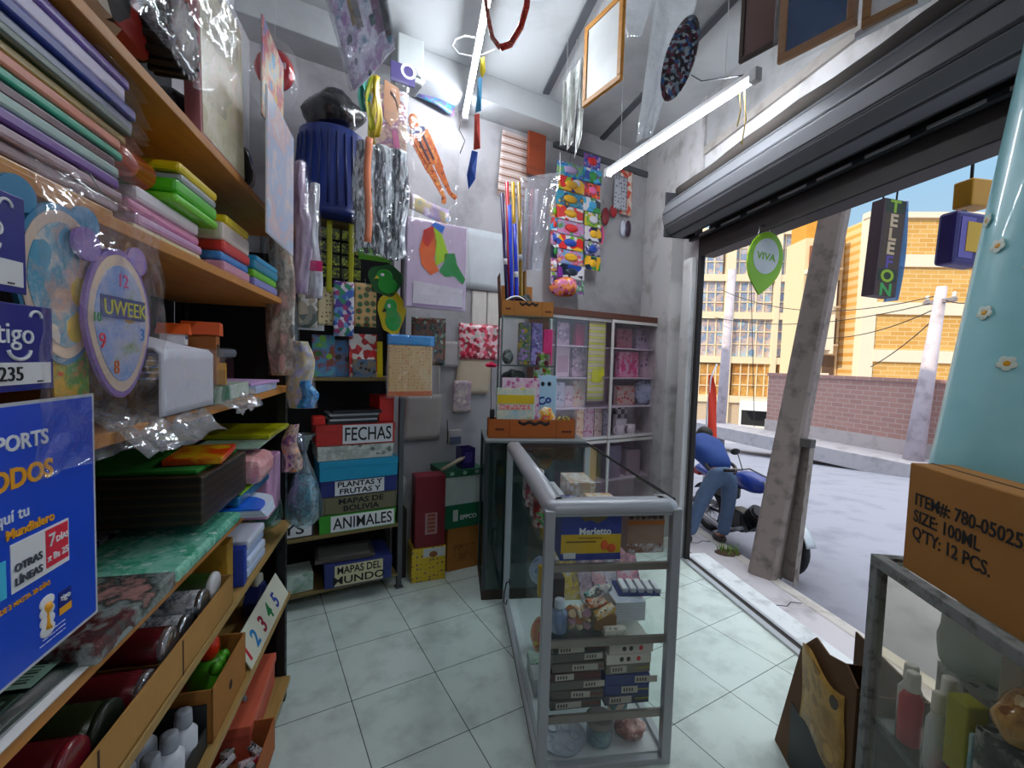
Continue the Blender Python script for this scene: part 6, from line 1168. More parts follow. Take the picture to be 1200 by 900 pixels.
lumpy('ribbon_bundle', 'black bundle of ribbon in the open carton on the glass tower', 'ribbon', CT.w(.14, 1.56, TZ1 + .006), .055, .04, .075, mat('101114', .5, 0, .3, 40, .9), 43, .35)
rolls = [((588, 226), (597, 318), '241c4a', 'dark violet'), ((594, 213), (600, 318), 'c8283a', 'red'), ((601, 213), (607, 318), 'd8b42a', 'yellow'), ((603, 262), (608, 318), '1e3ab8', 'royal blue'), ((608, 213), (613, 318), 'a88a3a', 'old gold'), ((614, 242), (617, 318), '8a6a3a', 'bronze'), ((597, 240), (602, 318), '2a4ac8', 'blue')]
for i, (a, b, c, nm) in enumerate(rolls):
    v = 1.575 + .028 * (i % 3); pa = CT.at(*a, v); pb = CT.at(*b, v)
    A, B = Vector((pa[0], 0, pa[1])), Vector((pb[0], 0, TZ1 + .008)); d = A - B
    t = thing('wrapping_roll', '%s roll of wrapping paper standing in the carton on the glass tower' % nm, 'roll', CT.w(B.x, v, B.z), 0, 'wrapping paper rolls above the glass tower'); t.rotation_euler = (Matrix.Rotation(CT.rot, 3, 'Z') @ d.to_track_quat('Z', 'Y').to_matrix()).to_euler()
    mb = MB(); mb.lathe([(.010, 0), (.0135, .004), (.0135, d.length - .004), (.008, d.length)], n=14); mb.build('paper', mat(c, .2, 0, .12, 20, 0, .7), t)
    if i in (0, 3, 4, 5): mb = MB(); mb.cyl((0, 0, d.length * .42), (0, 0, d.length * .42 + .04), .0142, n=14); mb.build('white_band', WHITE, t)

# ================================================================ GLASS CABINET ON THE BACK WALL
CB0, CB1, CBV, CBH = 1.0, 2.36, -.345, 1.97
cb = thing('glass_cabinet', 'white framed glass door cabinet against the right of the back wall', 'cabinet', WB.w(0, 0, 0), WB.rot)
FRM = mat('d8d2d0', .4, .2, .05); INT = mat('c4b0bc', .6, 0, .1)
mb = MB(); mb.box(CB0, CB0 + .018, CBV + .03, -.012, 0, CBH - .02); mb.box(CB1 - .018, CB1, CBV + .03, -.012, 0, CBH - .02); mb.box(CB0 + .018, CB1 - .018, -.024, -.012, 0.05, CBH - .02, mi=1); mb.box(CB0, CB1, CBV + .02, -.012, 0, .05); mb.build('carcass', [mat('7a5a4c', .6), INT], cb)
mb = MB(); mb.box(CB0 - .02, CB1 + .01, CBV - .0, -.01, CBH - .02, CBH + .035, bev=.004); mb.build('top_board', mat('5a3a30', .6), cb)
mid = 1.665
for (x0, x1, vv, nm) in ((CB0, mid + .03, CBV + .016, 'left'), (mid - .01, CB1, CBV, 'right')):
    for (z0, z1) in ((.90, CBH - .02), (.06, .89)):
        mb = MB(); e = .026
        for q in ((x0, x1, vv, vv + .014, z0, z0 + e), (x0, x1, vv, vv + .014, z1 - e, z1), (x0, x0 + e, vv, vv + .014, z0 + e, z1 - e), (x1 - e, x1, vv, vv + .014, z0 + e, z1 - e)): mb.box(*q, bev=.002)
        d = mb.build('door', FRM, cb)
        mb = MB(); mb.box(x0 + e, x1 - e, vv + .005, vv + .009, z0 + e, z1 - e); mb.build('pane', glass('fdfafc', .06), d)
        mb = MB(); mb.box(x1 - e * .8, x1 - e * .2, vv - .008, vv, z0 + .06, z0 + .12, bev=.002); mb.build('handle', mat('b8a890', .3, .6), d)
for z0, x0, x1 in ((1.43, CB0 + .02, mid), (1.43, mid + .02, CB1 - .02), (1.17, CB0 + .02, CB1 - .02), (1.70, CB0 + .02, CB1 - .02), (.895, CB0 + .02, CB1 - .02), (.5, CB0 + .02, CB1 - .02)):
    mb = MB(); mb.box(x0, x1, CBV + .05, -.025, z0, z0 + .01); mb.build('inner_shelf', mat('d4ccd4', .4), cb)
def cgood(name, label, cat, px, z0, m, v=-.2, dep=.06, bev=.006, maxh=.26, face=None):
    u0, u1, _, z1 = rect(WB, *px, v); u0, u1 = max(u0, CB0 + .022), min(u1, CB1 - .022)
    t = thing(name, label, cat, WB.w((u0 + u1) / 2, v, z0), WB.rot); w_, h = u1 - u0, min(max(z1 - z0, .03), maxh)
    mb = MB(); mb.box(-w_ / 2, w_ / 2, 0, dep, 0, h, bev=bev); mb.build('pack', m, t)
    if face: mb = MB(); mb.box(-w_ * .38, w_ * .38, -.002, .0005, h * .15, h * .7, bev=.001); mb.build('window_panel', face, t)
    return t
PK = prnt(['d86a9a', 'e8b4cc', 'c83a7a', 'f0d8e4'], 14, 'noise', .3); PL = prnt(['c8a0b8', 'dcc4d4', '8a6a8a', 'e8dce4'], 12, 'noise', .3)
cgood('toy_box', 'pale pink tall box at the left of the glass cabinet', 'box', (652, 385, 668, 440), 1.4405, mat('e4d0d8', .5), face=mat('c8a4b4', .5))
cgood('toy_box', 'mauve toy pack with a dark bow on the top cabinet shelf at the left', 'packet', (652, 372, 668, 398), 1.7105, PL, maxh=.2)
cgood('toy_box', 'hot pink box on the top shelf left of the yellow strip in the cabinet', 'box', (676, 366, 686, 400), 1.7105, mat('c82a78', .4), maxh=.2)
cgood('toy_box', 'mauve small box under the hot pink box in the cabinet', 'box', (671, 402, 687, 440), 1.4405, PL)
cgood('ornament_pack', 'cream and orange ornament pack on the lower left cabinet shelf', 'packet', (672, 446, 686, 470), 1.1805, prnt(['e8b48a', 'e8d8c8', 'c87a4a'], 14, 'noise', .3))
t = card('note_strip', 'long yellow and grey strip hanging inside the left cabinet door', 'paper', WB, (689, 374, 709, 470), CBV + .036, prnt(['d4d0a8', 'd8d4c4', 'a8a0a4', 'd4dc5a'], 6, 'stripes', .5), .002)
t = thing('paper_shape', 'bright yellow paper shirt shape on the hanging strip in the cabinet', 'paper', WB.w(WB.at(699, 440, CBV + .035)[0], CBV + .03, WB.at(699, 448, CBV + .03)[1]), WB.rot)
mb = MB(); mb.prism([(-.05, 0), (.05, 0), (.055, .05), (.085, .06), (.075, .12), (.05, .11), (-.05, .11), (-.06, .05)], -.002, 0); mb.build('cutout', mat('d8dc3a', .5), t)
cgood('doll_box', 'pink book-shaped toy box in the upper right of the cabinet', 'box', (726, 398, 749, 440), 1.4405, PK, face=prnt(['c83a7a', 'd8a8c4', 'e04a8a'], 24, 'cells', .3), maxh=.24)
cgood('toy_box', 'red-brown toy pack on the top right shelf of the cabinet', 'packet', (724, 376, 742, 394), 1.7105, prnt(['8a3a4a', 'a86a7a', '5a2a3a'], 12, 'noise', .3), maxh=.18)
cgood('toy_box', 'grey-lilac toy pack on the top right shelf of the cabinet', 'packet', (746, 374, 764, 398), 1.7105, prnt(['8a8098', 'b4a8bc', '6a607a'], 12, 'noise', .3), maxh=.2)
cgood('toy_box', 'pale rose box right of the pink book-shaped box in the cabinet', 'box', (754, 404, 772, 440), 1.4405, prnt(['b89aa8', 'd4c0cc', '8a7a90'], 10, 'noise', .3))
lumpy('gift_bow', 'silver blue bow of ribbon in the right half of the cabinet', 'bow', WB.w(2.2, -.22, 1.1815), .09, .05, .12, prnt(['8a98b0', 'b4c0d4', '5a6884'], 14, 'noise', .25), 51, .35)
cgood('toy_box', 'red and white toy pack on the lower right shelf of the cabinet', 'packet', (724, 452, 744, 476), 1.1805, prnt(['c84a3a', 'd8c8c0', 'a83a3a'], 16, 'noise', .3))
cgood('checker_box', 'black and white checkered game box on the cabinet floor at the right', 'game', (722, 466, 742, 492), .9055, prnt(['e0dce0', '2a2a34'], 22, 'check', .4), -.15, .04)
def mug(label, u, v, z0, m, hm):
    t = thing('mug', label, 'mug', WB.w(u, v, z0), WB.rot)
    mb = MB(); mb.lathe([(.036, 0), (.04, .004), (.04, .095), (.036, .095), (.034, .01)], n=24); mb.build('body', m, t)
    mb = MB(); mb.tube([(-.038 - .028 * math.sin(a), 0, .05 + .032 * math.cos(a)) for a in [PI * k / 10 for k in range(11)]], .005, 8); mb.build('handle', hm, t)
mug('white mug with a dark handle at the bottom right of the cabinet', 2.02, -.25, .9055, mat('e4e0e2', .3), mat('3a3a40', .4))
mug('white mug left of the dark-handled mug in the cabinet', 1.88, -.25, .9055, mat('e0dce0', .3), WHITE)
cgood('toy_box', 'white carton beside the mugs on the cabinet floor', 'box', (722, 491, 734, 508), .9055, mat('dcd8dc', .5), -.24, .05)
for i, (px, c, nm) in enumerate((((651, 448, 662, 470), ['b4bccc', 'd8d8e0', '8a94b0'], 'blue-grey'), ((662, 452, 672, 470), ['c8a8b4', 'e0d0d8', 'a87a90'], 'rose-grey'))): cgood('toy_box', '%s toy pack on the lower left shelf of the cabinet' % nm, 'packet', px, 1.1805, prnt(c, 16, 'noise', .3))
for i, (px, c, nm) in enumerate((((676, 478, 684, 506), ['d8a05a', 'e8d0a8', 'c87a3a'], 'orange'), ((685, 470, 696, 506), ['d89ab4', 'e8d4dc', 'b86a8a'], 'pink conical'), ((697, 474, 706, 506), ['c8b4a8', 'e0d4cc', 'a89080'], 'beige'), ((707, 480, 715, 506), ['4a4a5a', 'b4b4bc', '8a8a98'], 'dark grey'))): cgood('doll', '%s figurine pack on the cabinet floor at the left' % nm, 'toy', px, .9055, prnt(c, 18, 'noise', .3), -.24, .05)
for i, (u, w_, h, c, nm) in enumerate(((1.12, .16, .28, 'b49a8a', 'tan'), (1.34, .18, .22, '8a8a9a', 'grey'), (1.55, .14, .3, 'c8a87a', 'ochre'), (1.82, .2, .3, '7a7488', 'slate'), (2.08, .18, .24, '9a8a94', 'mauve-grey'))): slab('storage_carton', '%s carton in the lower part of the glass cabinet' % nm, 'box', WB, u - w_ / 2, u + w_ / 2, -.25, -.08, .511, .511 + h, mat(c, .6), None, .004)

# ================================================================ HUNG OVER THE CABINET
t = thing('toy_strip', 'broad strip of many small toy cards hung over the glass cabinet', 'toy', WB.w(0, 0, 0), WB.rot)
def stripcards(t, x0, x1, y0, y1, rows, v, seed, nm='toy_card'):
    r2 = random.Random(seed); pal = ['2a4a9a', '3a8a4a', 'c83a3a', 'e0b03a', 'd8d4dc', '7a3a8a', '1e2a3a', 'd86a9a', '4aa0c8', 'e8782a', '8ab83a', 'b4a4c8']
    for k in range(rows):
        u0, u1, z0, z1 = rect(WB, x0 + r2.uniform(-1, 1), y0 + (y1 - y0) * k / rows, x1 + r2.uniform(-1, 1), y0 + (y1 - y0) * (k + .94) / rows, v)
        cs = r2.sample(pal, 4); mb = MB(); mb.box(u0, u1, v - .012 - .006 * (k % 2), v, z0, z1, bev=.003); mb.build(nm, prnt(cs + ['e4e0e4'], 16, 'cells' if k % 2 else 'noise', .3), t)
        mb = MB(); mb.ball(((u0 + u1) / 2, v - .016, (z0 + z1) / 2), (u1 - u0) * .26, .014, (z1 - z0) * .3, 10); mb.build('toy', mat(cs[0], .3, 0, .15, 20, 0, .4), t)
stripcards(t, 652, 683, 192, 345, 9, -.12, 5)
mb = MB(); c0 = WB.at(668, 190, -.12); mb.tube([(c0[0], -.115, c0[1]), (c0[0] + .02, -.115, 3.4)], .002, 6); mb.build('cord', mat('3a3a3a'), t)
t = thing('toy_strip', 'second strip of small toy cards hung right of the broad strip', 'toy', WB.w(0, 0, 0), WB.rot); stripcards(t, 684, 703, 182, 318, 8, -.13, 9)
t = thing('toy_strip', 'left narrow dark strip of cards hung beside the wrapping bag', 'toy', WB.w(0, 0, 0), WB.rot); stripcards(t, 644, 653, 240, 335, 6, -.10, 13)
lumpy('bagged_toys', 'pink and orange bag of toys hanging at the foot of the broad toy strip', 'bag', WB.w(WB.at(660, 345, -.14)[0], -.14, WB.at(660, 348, -.14)[1]), .12, .06, .085, prnt(['b84a7a', 'd88ab0', 'e0902a', '8a2a4a', 'e0c0d0'], 14, 'noise', .25), 61)
card('toy_card', 'grey dotted cut-out card hanging near the bright tube', 'card', WB, (720, 206, 735, 246), -.08, prnt(['6a7078', 'b4b4bc', '8a9098'], 30, 'dots', .4), .004)
card('toy_card', 'orange and white card behind the grey dotted card', 'card', WB, (727, 200, 741, 252), -.05, prnt(['d8b4a0', 'c85a4a', 'e0d4cc'], 20, 'cells', .4), .004)
for i, (px, c, nm) in enumerate((((705, 243, 714, 264), '7a2a34', 'dark red'), ((715, 240, 723, 255), '8a2028', 'crimson'), ((698, 262, 708, 288), 'd86a90', 'pink ring'), ((727, 258, 733, 277), 'c8ccd8', 'white'), ((733, 258, 739, 278), '3a2a3a', 'dark violet'))):
    u0, u1, z0, z1 = rect(WB, *px, -.06); t = thing('key_ring', '%s trinket hanging on the wall right of the toy strips' % nm, 'trinket', WB.w((u0 + u1) / 2, -.06, (z0 + z1) / 2), WB.rot)
    mb = MB(); w_, h = (u1 - u0) / 2, (z1 - z0) / 2
    if 'ring' in nm: mb.tube([(w_ * .8 * math.cos(a), 0, h * .85 * math.sin(a)) for a in [2 * PI * k / 16 for k in range(16)]], .012, 8, closed=True)
    else: mb.ball((0, 0, 0), w_, .02, h, 12)
    mb.build('charm', mat(c, .4, 0, .2, 30), t); mb = MB(); mb.tube([(0, 0, h), (0, .04, h + .08)], .002, 6); mb.build('loop', METAL, t)
t = thing('rolled_sleeve', 'clear plastic sleeve of pale paper rolls hung beside the coloured rolls', 'packet', CT.w(0, 0, 0), CT.rot)
q = [CT.at(*p, 1.53) for p in ((612, 318), (634, 318), (657, 203), (610, 210))]
mb = MB(); mb.sheet(lambda a, b: ((q[0][0] * (1 - a) + q[1][0] * a) * (1 - b) + (q[3][0] * (1 - a) + q[2][0] * a) * b, 1.52 - .02 * noise.noise(Vector((a * 6, b * 9, 7))) - .02 * math.sin(a * PI), (q[0][1] * (1 - a) + q[1][1] * a) * (1 - b) + (q[3][1] * (1 - a) + q[2][1] * a) * b), 16, 24, thick=.0006); mb.build('clear_sleeve', film('f4f4f8', .2, .16, 16, .6), t)
for k, c in enumerate(('d4dcd8', 'd8a8b0', 'e0e0e4')):
    A = Vector((q[0][0] + .015 + .025 * k, 1.56, q[0][1] + .02)); B = Vector((q[3][0] + .05 + .035 * k, 1.56, q[3][1] - .05)); mb = MB(); mb.cyl(A, B, .012, n=12); mb.build('paper_roll', prnt([c, c, '5a8a6a' if k == 0 else c], 40, 'dots', .4), t)
mb = MB(); mb.tube([(q[2][0], 1.55, q[2][1]), (q[2][0] + .02, 1.66, q[2][1] + .2)], .002, 6); mb.build('string', mat('d0d0d0'), t)
card('printed_sheet', 'white sheet with rows of red figures hung high on the back wall', 'paper', WB, (586, 156, 620, 232), -.03, prnt(['d8ccc8', 'd0c4c0', 'a85a4a', 'd8d0cc', 'd4c8c4', '8a6a5a'], 5, 'stripes', .5), .003, tilt=.06)
t = thing('wooden_plank', 'red-brown wooden plank leaning high beside the printed sheet', 'plank', WB.w(0, -.05, 0), WB.rot)
u0, u1, z0, z1 = rect(WB, 620, 130, 640, 206, -.10); mb = MB(); mb.box(u0, u1, -.05, -.02, z0, min(z1, 3.44), bev=.003); mb.build('board', wood('7a3a20', '4a2010'), t); mb = MB(); mb.tube([(u0, -.02, z1 - .1), (u0, .045, z1 - .1)], .004, 6); mb.build('peg', METAL, t)

# ================================================================ HANGING FROM THE CEILING
def cstring(t, p_local, wp):
    mb = MB(); M = t.rotation_euler.to_matrix().inverted(); p = Vector(p_local); mb.tube([p, p + M @ Vector((0, 0, CEIL - wp.z))], .0015, 6); mb.build('string', mat('c9c9c9', .6), t)
HA = at_Y(703, 60, 2.35); HF = Frame(HA.x, HA.y, -60)
def hframe(name, label, px, F, v, border, face, bw=.028, th=.02):
    u0, u1, z0, z1 = rect(F, *px, v); z1 = min(z1, CEIL - .03); w_, h = u1 - u0, z1 - z0
    t = thing(name, label, 'frame', F.w((u0 + u1) / 2, v, z0), F.rot)
    mb = MB(); [mb.box(*q, bev=.003) for q in ((-w_ / 2, w_ / 2, 0, th, 0, bw), (-w_ / 2, w_ / 2, 0, th, h - bw, h), (-w_ / 2, -w_ / 2 + bw, 0, th, bw, h - bw), (w_ / 2 - bw, w_ / 2, 0, th, bw, h - bw))]; mb.build('moulding', border, t)
    mb = MB(); mb.box(-w_ / 2 + bw, w_ / 2 - bw, .006, .012, bw, h - bw); mb.build('panel', face, t); cstring(t, (0, .01, h), F.w((u0 + u1) / 2, v, z1)); return t, w_, h
hframe('whiteboard_frame', 'wooden framed white board hanging slanted from the ceiling', (684, 12, 728, 108), HF, 0, wood('c08a3c', '8a5a20'), mat('dfe3e2', .4))
HB = at_Y(890, 30, 2.0); HF2 = Frame(HB.x, HB.y, -56)
hframe('picture_frame_hung', 'dark framed brown picture hanging by the near end of the bright tube', (868, -30, 914, 60), HF2, 0, mat('3a2c26', .5), mat('6a5450', .3), .02)
t, w_, h = hframe('blue_picture_frame', 'tan framed deep blue board wrapped in plastic under the ceiling', (914, -40, 1004, 50), HF2, -.1, wood('a87a4a', '7a5028'), mat('1c4a78', .25, 0, .2, 5, 0, .5), .03)
mb = MB(); mb.sheet(lambda a, b: (-w_ / 2 - .01 + a * (w_ + .02), -.012 - .014 * abs(noise.noise(Vector((a * 6, b * 7, 2)))), -.04 + b * (h + .04)), 16, 14, thick=.0006); mb.build('wrapper', FILMW, t)
hframe('small_whiteboard', 'pale board with a brown frame at the top right under the ceiling', (1012, -60, 1075, 16), HF2, -.18, wood('8a6a4a', '5a4028'), mat('cfd0d2', .4), .025)
p0, p1 = at_Y(1003, 43, 1.75), at_Y(1090, -4, 1.55); d = p1 - p0
t = thing('curtain_rail', 'short white rail fixed above the rolling shutter', 'rail', p0, 0); t.rotation_euler = d.to_track_quat('X', 'Z').to_euler()
mb = MB(); mb.box(0, d.length, -.012, .012, -.012, .012, bev=.004); mb.build('bar', WHITE, t); mb = MB(); M = t.rotation_euler.to_matrix().inverted(); [mb.tube([Vector((x, 0, 0)), Vector((x, 0, 0)) + M @ Vector((0, 0, CEIL - p0.z - d.z * x / d.length))], .0025, 6) for x in (.05, d.length - .05)]; mb.build('hanger_wire', mat('b8b8b8'), t)
def hang_sheet(name, label, cat, quadpx, Y, m, parts=(), wav=.012, filmm=None, th=.001, string=True):
    q = [at_Y(*p, Y) for p in quadpx]                  # bottom-left, bottom-right, top-right, top-left
    t = thing(name, label, cat, q[0], 0)
    f = lambda a, b: (q[0].lerp(q[1], a).lerp(q[3].lerp(q[2], a), b) - q[0]) + Vector((0, -wav * math.sin(a * 5 + b * 3) + wav * noise.noise(Vector((a * 5, b * 8, Y * 3))), 0))
    mb = MB(); mb.sheet(f, 12, 24, thick=th); mb.build('sheet', m, t)
    if filmm: mb = MB(); mb.sheet(lambda a, b: f(a, b) + Vector((0, -.018 - .014 * noise.noise(Vector((a * 8, b * 10, Y))), 0)), 14, 24, thick=.0005); mb.build('clear_bag', filmm, t)
    top = q[3].lerp(q[2], .5)
    if string and top.z < CEIL - .02: mb = MB(); mb.tube([top - q[0], Vector((top.x, top.y, CEIL)) - q[0]], .0015, 6); mb.build('string', mat('c8c8c8'), t)
    return t, f
for i, ((a, b, c_, d_), Yq) in enumerate(((((656, 172), (664, 168), (668, 85), (660, 95)), 3.0), (((664, 178), (672, 165), (680, 70), (669, 82)), 2.97), (((673, 186), (682, 160), (688, 58), (681, 68)), 2.94))):
    hang_sheet('paper_streamer', 'crumpled white plastic streamer hung from the ceiling, %s of three' % ['left', 'middle', 'right'][i], 'decoration', (a, b, c_, d_), Yq, prnt(['d8dad8', 'e4e6e4', 'c8cac8', '9a9a96'], 10, 'noise', .4), wav=.02)
hang_sheet('plastic_bag_hung', 'empty clear plastic bag hung beside the framed white board', 'bag', ((735, 45), (752, 40), (775, -25), (715, -20)), 2.3, film('f4f6f8', .2, .25, 14, .7))
t, f = hang_sheet('confetti_sleeve', 'long white plastic sleeve holding dark sequins hung above the bright tube', 'decoration', ((745, 168), (765, 158), (826, -25), (770, -25)), 2.05, film('f2f4f6', .25, .55, 18, .8), filmm=FILMW)
mb = MB(); r3 = random.Random(3)
def oval(a, b):
    an = a * 2 * PI; R = b; cx, cz = at_Y(797, 68, 2.03), None
    ax_ = at_Y(814, 18, 2.03) - at_Y(779, 118, 2.03); ay_ = at_Y(818, 78, 2.03) - at_Y(782, 55, 2.03)
    return cx + ax_ * .5 * R * math.cos(an) + ay_ * .42 * R * math.sin(an) + Vector((0, -.018 * (1 - R * R), 0)) - Vector(t.location)
mb.sheet(oval, 28, 6, thick=.006); mb.build('sequins', prnt(['2a1c2a', '4a2434', '7a8a9a', '1a1620', '6a3a4a', 'a8b4c0', '3a5a8a', '241824'], 70, 'cells', .2, 1, 1, .7), t)
# red tinsel hoop, white wire, paper dart and loose strings near the middle tube
t = thing('tinsel_hoop', 'red and gold tinsel hoop hanging beside the middle tube', 'decoration', at_Y(592, 52, 2.2), 0)
pts = [at_Y(*p, 2.2) - Vector(t.location) for p in ((566, -20), (572, 20), (577, 44), (586, 56), (598, 52), (610, 32), (617, 8), (620, -20))]
mb = MB(); mb.tube(pts[3:], .016, 10); mb.build('red_tinsel', prnt(['a81c1c', 'c83a2a', '8a1414', 'd8703a'], 60, 'noise', .2, 1, 1, .6), t)
mb = MB(); mb.tube(pts[:4], .011, 10); mb.build('pale_tinsel', prnt(['c8b4a8', 'b84a3a', 'd8d0c8'], 60, 'noise', .3), t)
t = thing('wire_loop', 'loop of white wire hanging at the middle tube', 'wire', at_Y(560, 62, 2.6), 0)
pts = [at_Y(*p, 2.6) - Vector(t.location) for p in ((556, 44), (545, 42), (534, 46), (530, 54), (538, 63), (552, 66), (566, 64), (580, 58))]
mb = MB(); mb.tube(pts, .004, 8); mb.build('wire', WHITE, t)
t = thing('paper_dart', 'hanging paper streamer of yellow, pale blue, red and blue pieces beside the middle tube', 'decoration', at_Y(560, 220, 2.5), 0)
def dart(nm, pxs, c):
    q_ = [at_Y(*p, 2.5) - Vector(t.location) for p in pxs]; mb = MB(); n_ = len(q_); ctr = sum(q_, Vector()) / n_
    a = [mb.b.verts.new(p) for p in q_]; b = mb.b.verts.new(ctr + Vector((0, -.02, 0))); c2_ = mb.b.verts.new(ctr + Vector((0, .02, 0)))
    for i in range(n_): mb.b.faces.new((a[i], a[(i + 1) % n_], b)); mb.b.faces.new((a[(i + 1) % n_], a[i], c2_))
    mb.build(nm, mat(c, .4, 0, .1, 30, 0, .3), t)
dart('yellow_piece', [(563, 68), (568, 66), (569, 84), (565, 92), (562, 84)], 'd8c83a'); dart('pale_blue_piece', [(560, 92), (565, 90), (564, 130), (557, 132)], '5aa4cc'); dart('red_piece', [(556, 134), (562, 133), (563, 174), (555, 176)], 'c8483a'); dart('blue_piece', [(553, 176), (560, 178), (557, 210), (549, 222), (547, 205)], '2456b0')
mb = MB(); top = at_Y(566, 66, 2.5) - Vector(t.location); mb.tube([top, top + Vector((0, 0, CEIL - at_Y(566, 66, 2.5).z))], .0015, 6); mb.build('string', mat('d8d8d8'), t)
for i, (pts_, lb, c) in enumerate(((((866, 105), (868, 128), (864, 148)), 'yellow thread dangling from the near end of the bright tube, left', 'c8a83a'), (((872, 102), (874, 140), (869, 170)), 'yellow thread dangling from the near end of the bright tube, right', 'c8a83a'), (((810, 88), (822, 95), (845, 92), (872, 88)), 'thin grey cable running to the bright tube', '6a6c70'), (((541, 138), (538, 152), (545, 165), (539, 180)), 'dark loose wire under the far end of the middle tube', '4a3a34'))):
    Yq = 2.35 if i < 3 else 3.2; q_ = [at_Y(*p, Yq) for p in pts_]; mb = MB(); mb.tube([p - q_[0] for p in q_], .003, 6); solo('cable' if i > 1 else 'thread', lb, 'wire', mb, mat(c, .6), q_[0])

t = thing('wire_hook', 'small dark wire hook hanging on the lower left edge of the glass counter', 'hook', CT.w(-.004, .86, .30), CT.rot)
mb = MB(); mb.tube([(0, 0, .02), (-.02, 0, .015), (-.03, 0, -.04), (-.03, .01, -.10), (-.018, .01, -.12), (-.012, .01, -.09)], .004, 8); mb.build('wire', DARKMETAL, t)
mb = MB(); mb.box(-.006, .003, -.012, .012, .005, .03, bev=.002); mb.build('clip', DARKMETAL, t)

# ================================================================ RIGHT FOREGROUND: OLD GLASS CASE, CARTON, ROLL
oc = thing('old_showcase', 'scratched metal framed glass showcase full of dusty goods at the lower right', 'showcase', RC.w(0, 0, 0), RC.rot)
OM = plaster('8a8c8a', '4a4844', 26, 'scratched_metal'); L, W2, H2 = 1.0, .46, 1.03
for x in (0, L - .032):
    for y in (0, W2 - .032): mb = MB(); mb.box(x, x + .032, y, y + .032, 0, H2 - .03, bev=.003); mb.build('post', OM, oc)
for q in ((0, L, 0, .032, H2 - .032, H2), (0, L, W2 - .032, W2, H2 - .032, H2), (0, .032, .032, W2 - .032, H2 - .032, H2), (L - .032, L, .032, W2 - .032, H2 - .032, H2), (.032, L - .032, 0, .03, .06, .10)): mb = MB(); mb.box(*q, bev=.003); mb.build('rail', OM, oc)
DUST = film('faf9f4', .035, .012, 5, .1, .12)
mb = MB(); mb.box(.034, L - .034, .012, .016, .10, H2 - .034); mb.build('front_pane', DUST, oc); mb = MB(); mb.box(.012, .016, .034, W2 - .034, .08, H2 - .034); mb.build('end_pane', DUST, oc); mb = MB(); mb.box(.034, L - .034, .034, W2 - .034, H2 - .012, H2 - .005); mb.build('top_pane', DUST, oc)
mb = MB(); mb.box(0, L, 0, W2, .02, .06); mb.build('base', mat('3a3834', .7), oc)
ZS = .55
mb = MB(); mb.box(.03, L - .03, .03, W2 - .03, ZS - .008, ZS - .001); mb.build('glass_shelf', DUST, oc); mb = MB(); mb.box(.034, L - .034, .02, .03, ZS - .018, ZS + .002); mb.build('shelf_edge', mat('3a3c3c', .5, .4), oc)
def gp(nm, lb, u0, u1, v0, v1, z0, z1, m, cat='box', rot=0.0): return slab(nm, lb, cat, RC, u0, u1, v0, v1, z0, z1, m, None, .005, rot)
def pp(*c, sc=14): return prnt(list(c), sc, 'noise', .3)
gp('goods_carton', 'grey carton under the big clear bag in the old showcase', .035, .22, .17, .33, ZS, ZS + .20, pp('8a8f90', 'b4b8b8', '6a7072'))
lumpy('bagged_goods', 'big grey clear bag of goods high in the old showcase', 'bag', RC.w(.125, .22, ZS + .202), .115, .085, .115, film('c4c8c4', .10, .5, 16, .6), 71, .25)
for lb, u, v, h, r_, c in (('white bottle with a pale cap nearest the far corner of the old showcase', .062, .09, .19, .027, 'dcdcdc'), ('rose bottle with a white cap beside the white bottles in the old showcase', .112, .06, .20, .027, 'b8404c'), ('cream bottle with a pale cap in the middle row of the old showcase', .165, .11, .23, .028, 'dcd4c8'), ('tall white bottle by the olive pack in the old showcase', .20, .06, .21, .022, 'd4dce4')):
    bottle(lb, u, v, ZS, r_, h, mat(c, .35, 0, .1), mat('ececec', .4), None, RC, 'lotion_bottle')
gp('carton_pack', 'olive yellow pack in the middle of the old showcase', .235, .29, .05, .10, ZS + .06, ZS + .24, mat('a8a82c', .5), rot=.1)
gp('carton_pack', 'white folded card pack in the middle of the old showcase', .245, .29, .14, .22, ZS, ZS + .36, mat('e4e6e8', .5), rot=.35)
gp('carton_pack', 'blue pack deep in the old showcase behind the foil bag', .30, .44, .20, .26, ZS, ZS + .42, pp('2a74ac', '4a90c4', '1a5a8a', sc=8))
gp('goods_carton', 'dark carton under the golden foil bag in the old showcase', .315, .46, .05, .17, ZS + .0, ZS + .22, pp('1e2226', '4a5258', 'd8d8d8', '101214', sc=9))
lumpy('foil_bag', 'golden foil bag on the dark carton in the old showcase', 'bag', RC.w(.385, .11, ZS + .222), .07, .055, .065, prnt(['b88a4a', 'd8b47a', '8a5a2a', 'e4cca0'], 12, 'noise', .2), 73, .3)
t = thing('product_card', 'red and white product card lying at the front of the old showcase', 'card', RC.w(.262, .032, ZS + .006), 0); t.rotation_euler = (Matrix.Rotation(RC.rot - .15, 3, 'Z') @ Matrix.Rotation(-1.05, 3, 'X')).to_euler()
mb = MB(); mb.box(-.055, .055, 0, .004, 0, .10, bev=.001); mb.build('card', mat('b8282c', .4), t); mb = MB(); mb.box(-.05, .0, -.001, 0, .05, .095); mb.build('white_panel', WHITE, t); mb = MB(); [mb.ball((-.035 + .016 * k, -.001, .075), .009, .002, .009, 8) for k in range(2)]; mb.build('heart_mark', mat('b82a2a', .5), t)
gp('goods_packet', 'teal packet lying below the golden foil bag in the old showcase', .30, .312, .05, .14, ZS, ZS + .19, pp('5aa0b4', 'b4d4dc', '2a6a7a'), 'packet')
gp('goods_packet', 'beige packet at the near end of the old showcase', .50, .62, .05, .16, ZS, ZS + .24, pp('c4b49a', 'e0d4bc', '8a7a64'), 'packet')
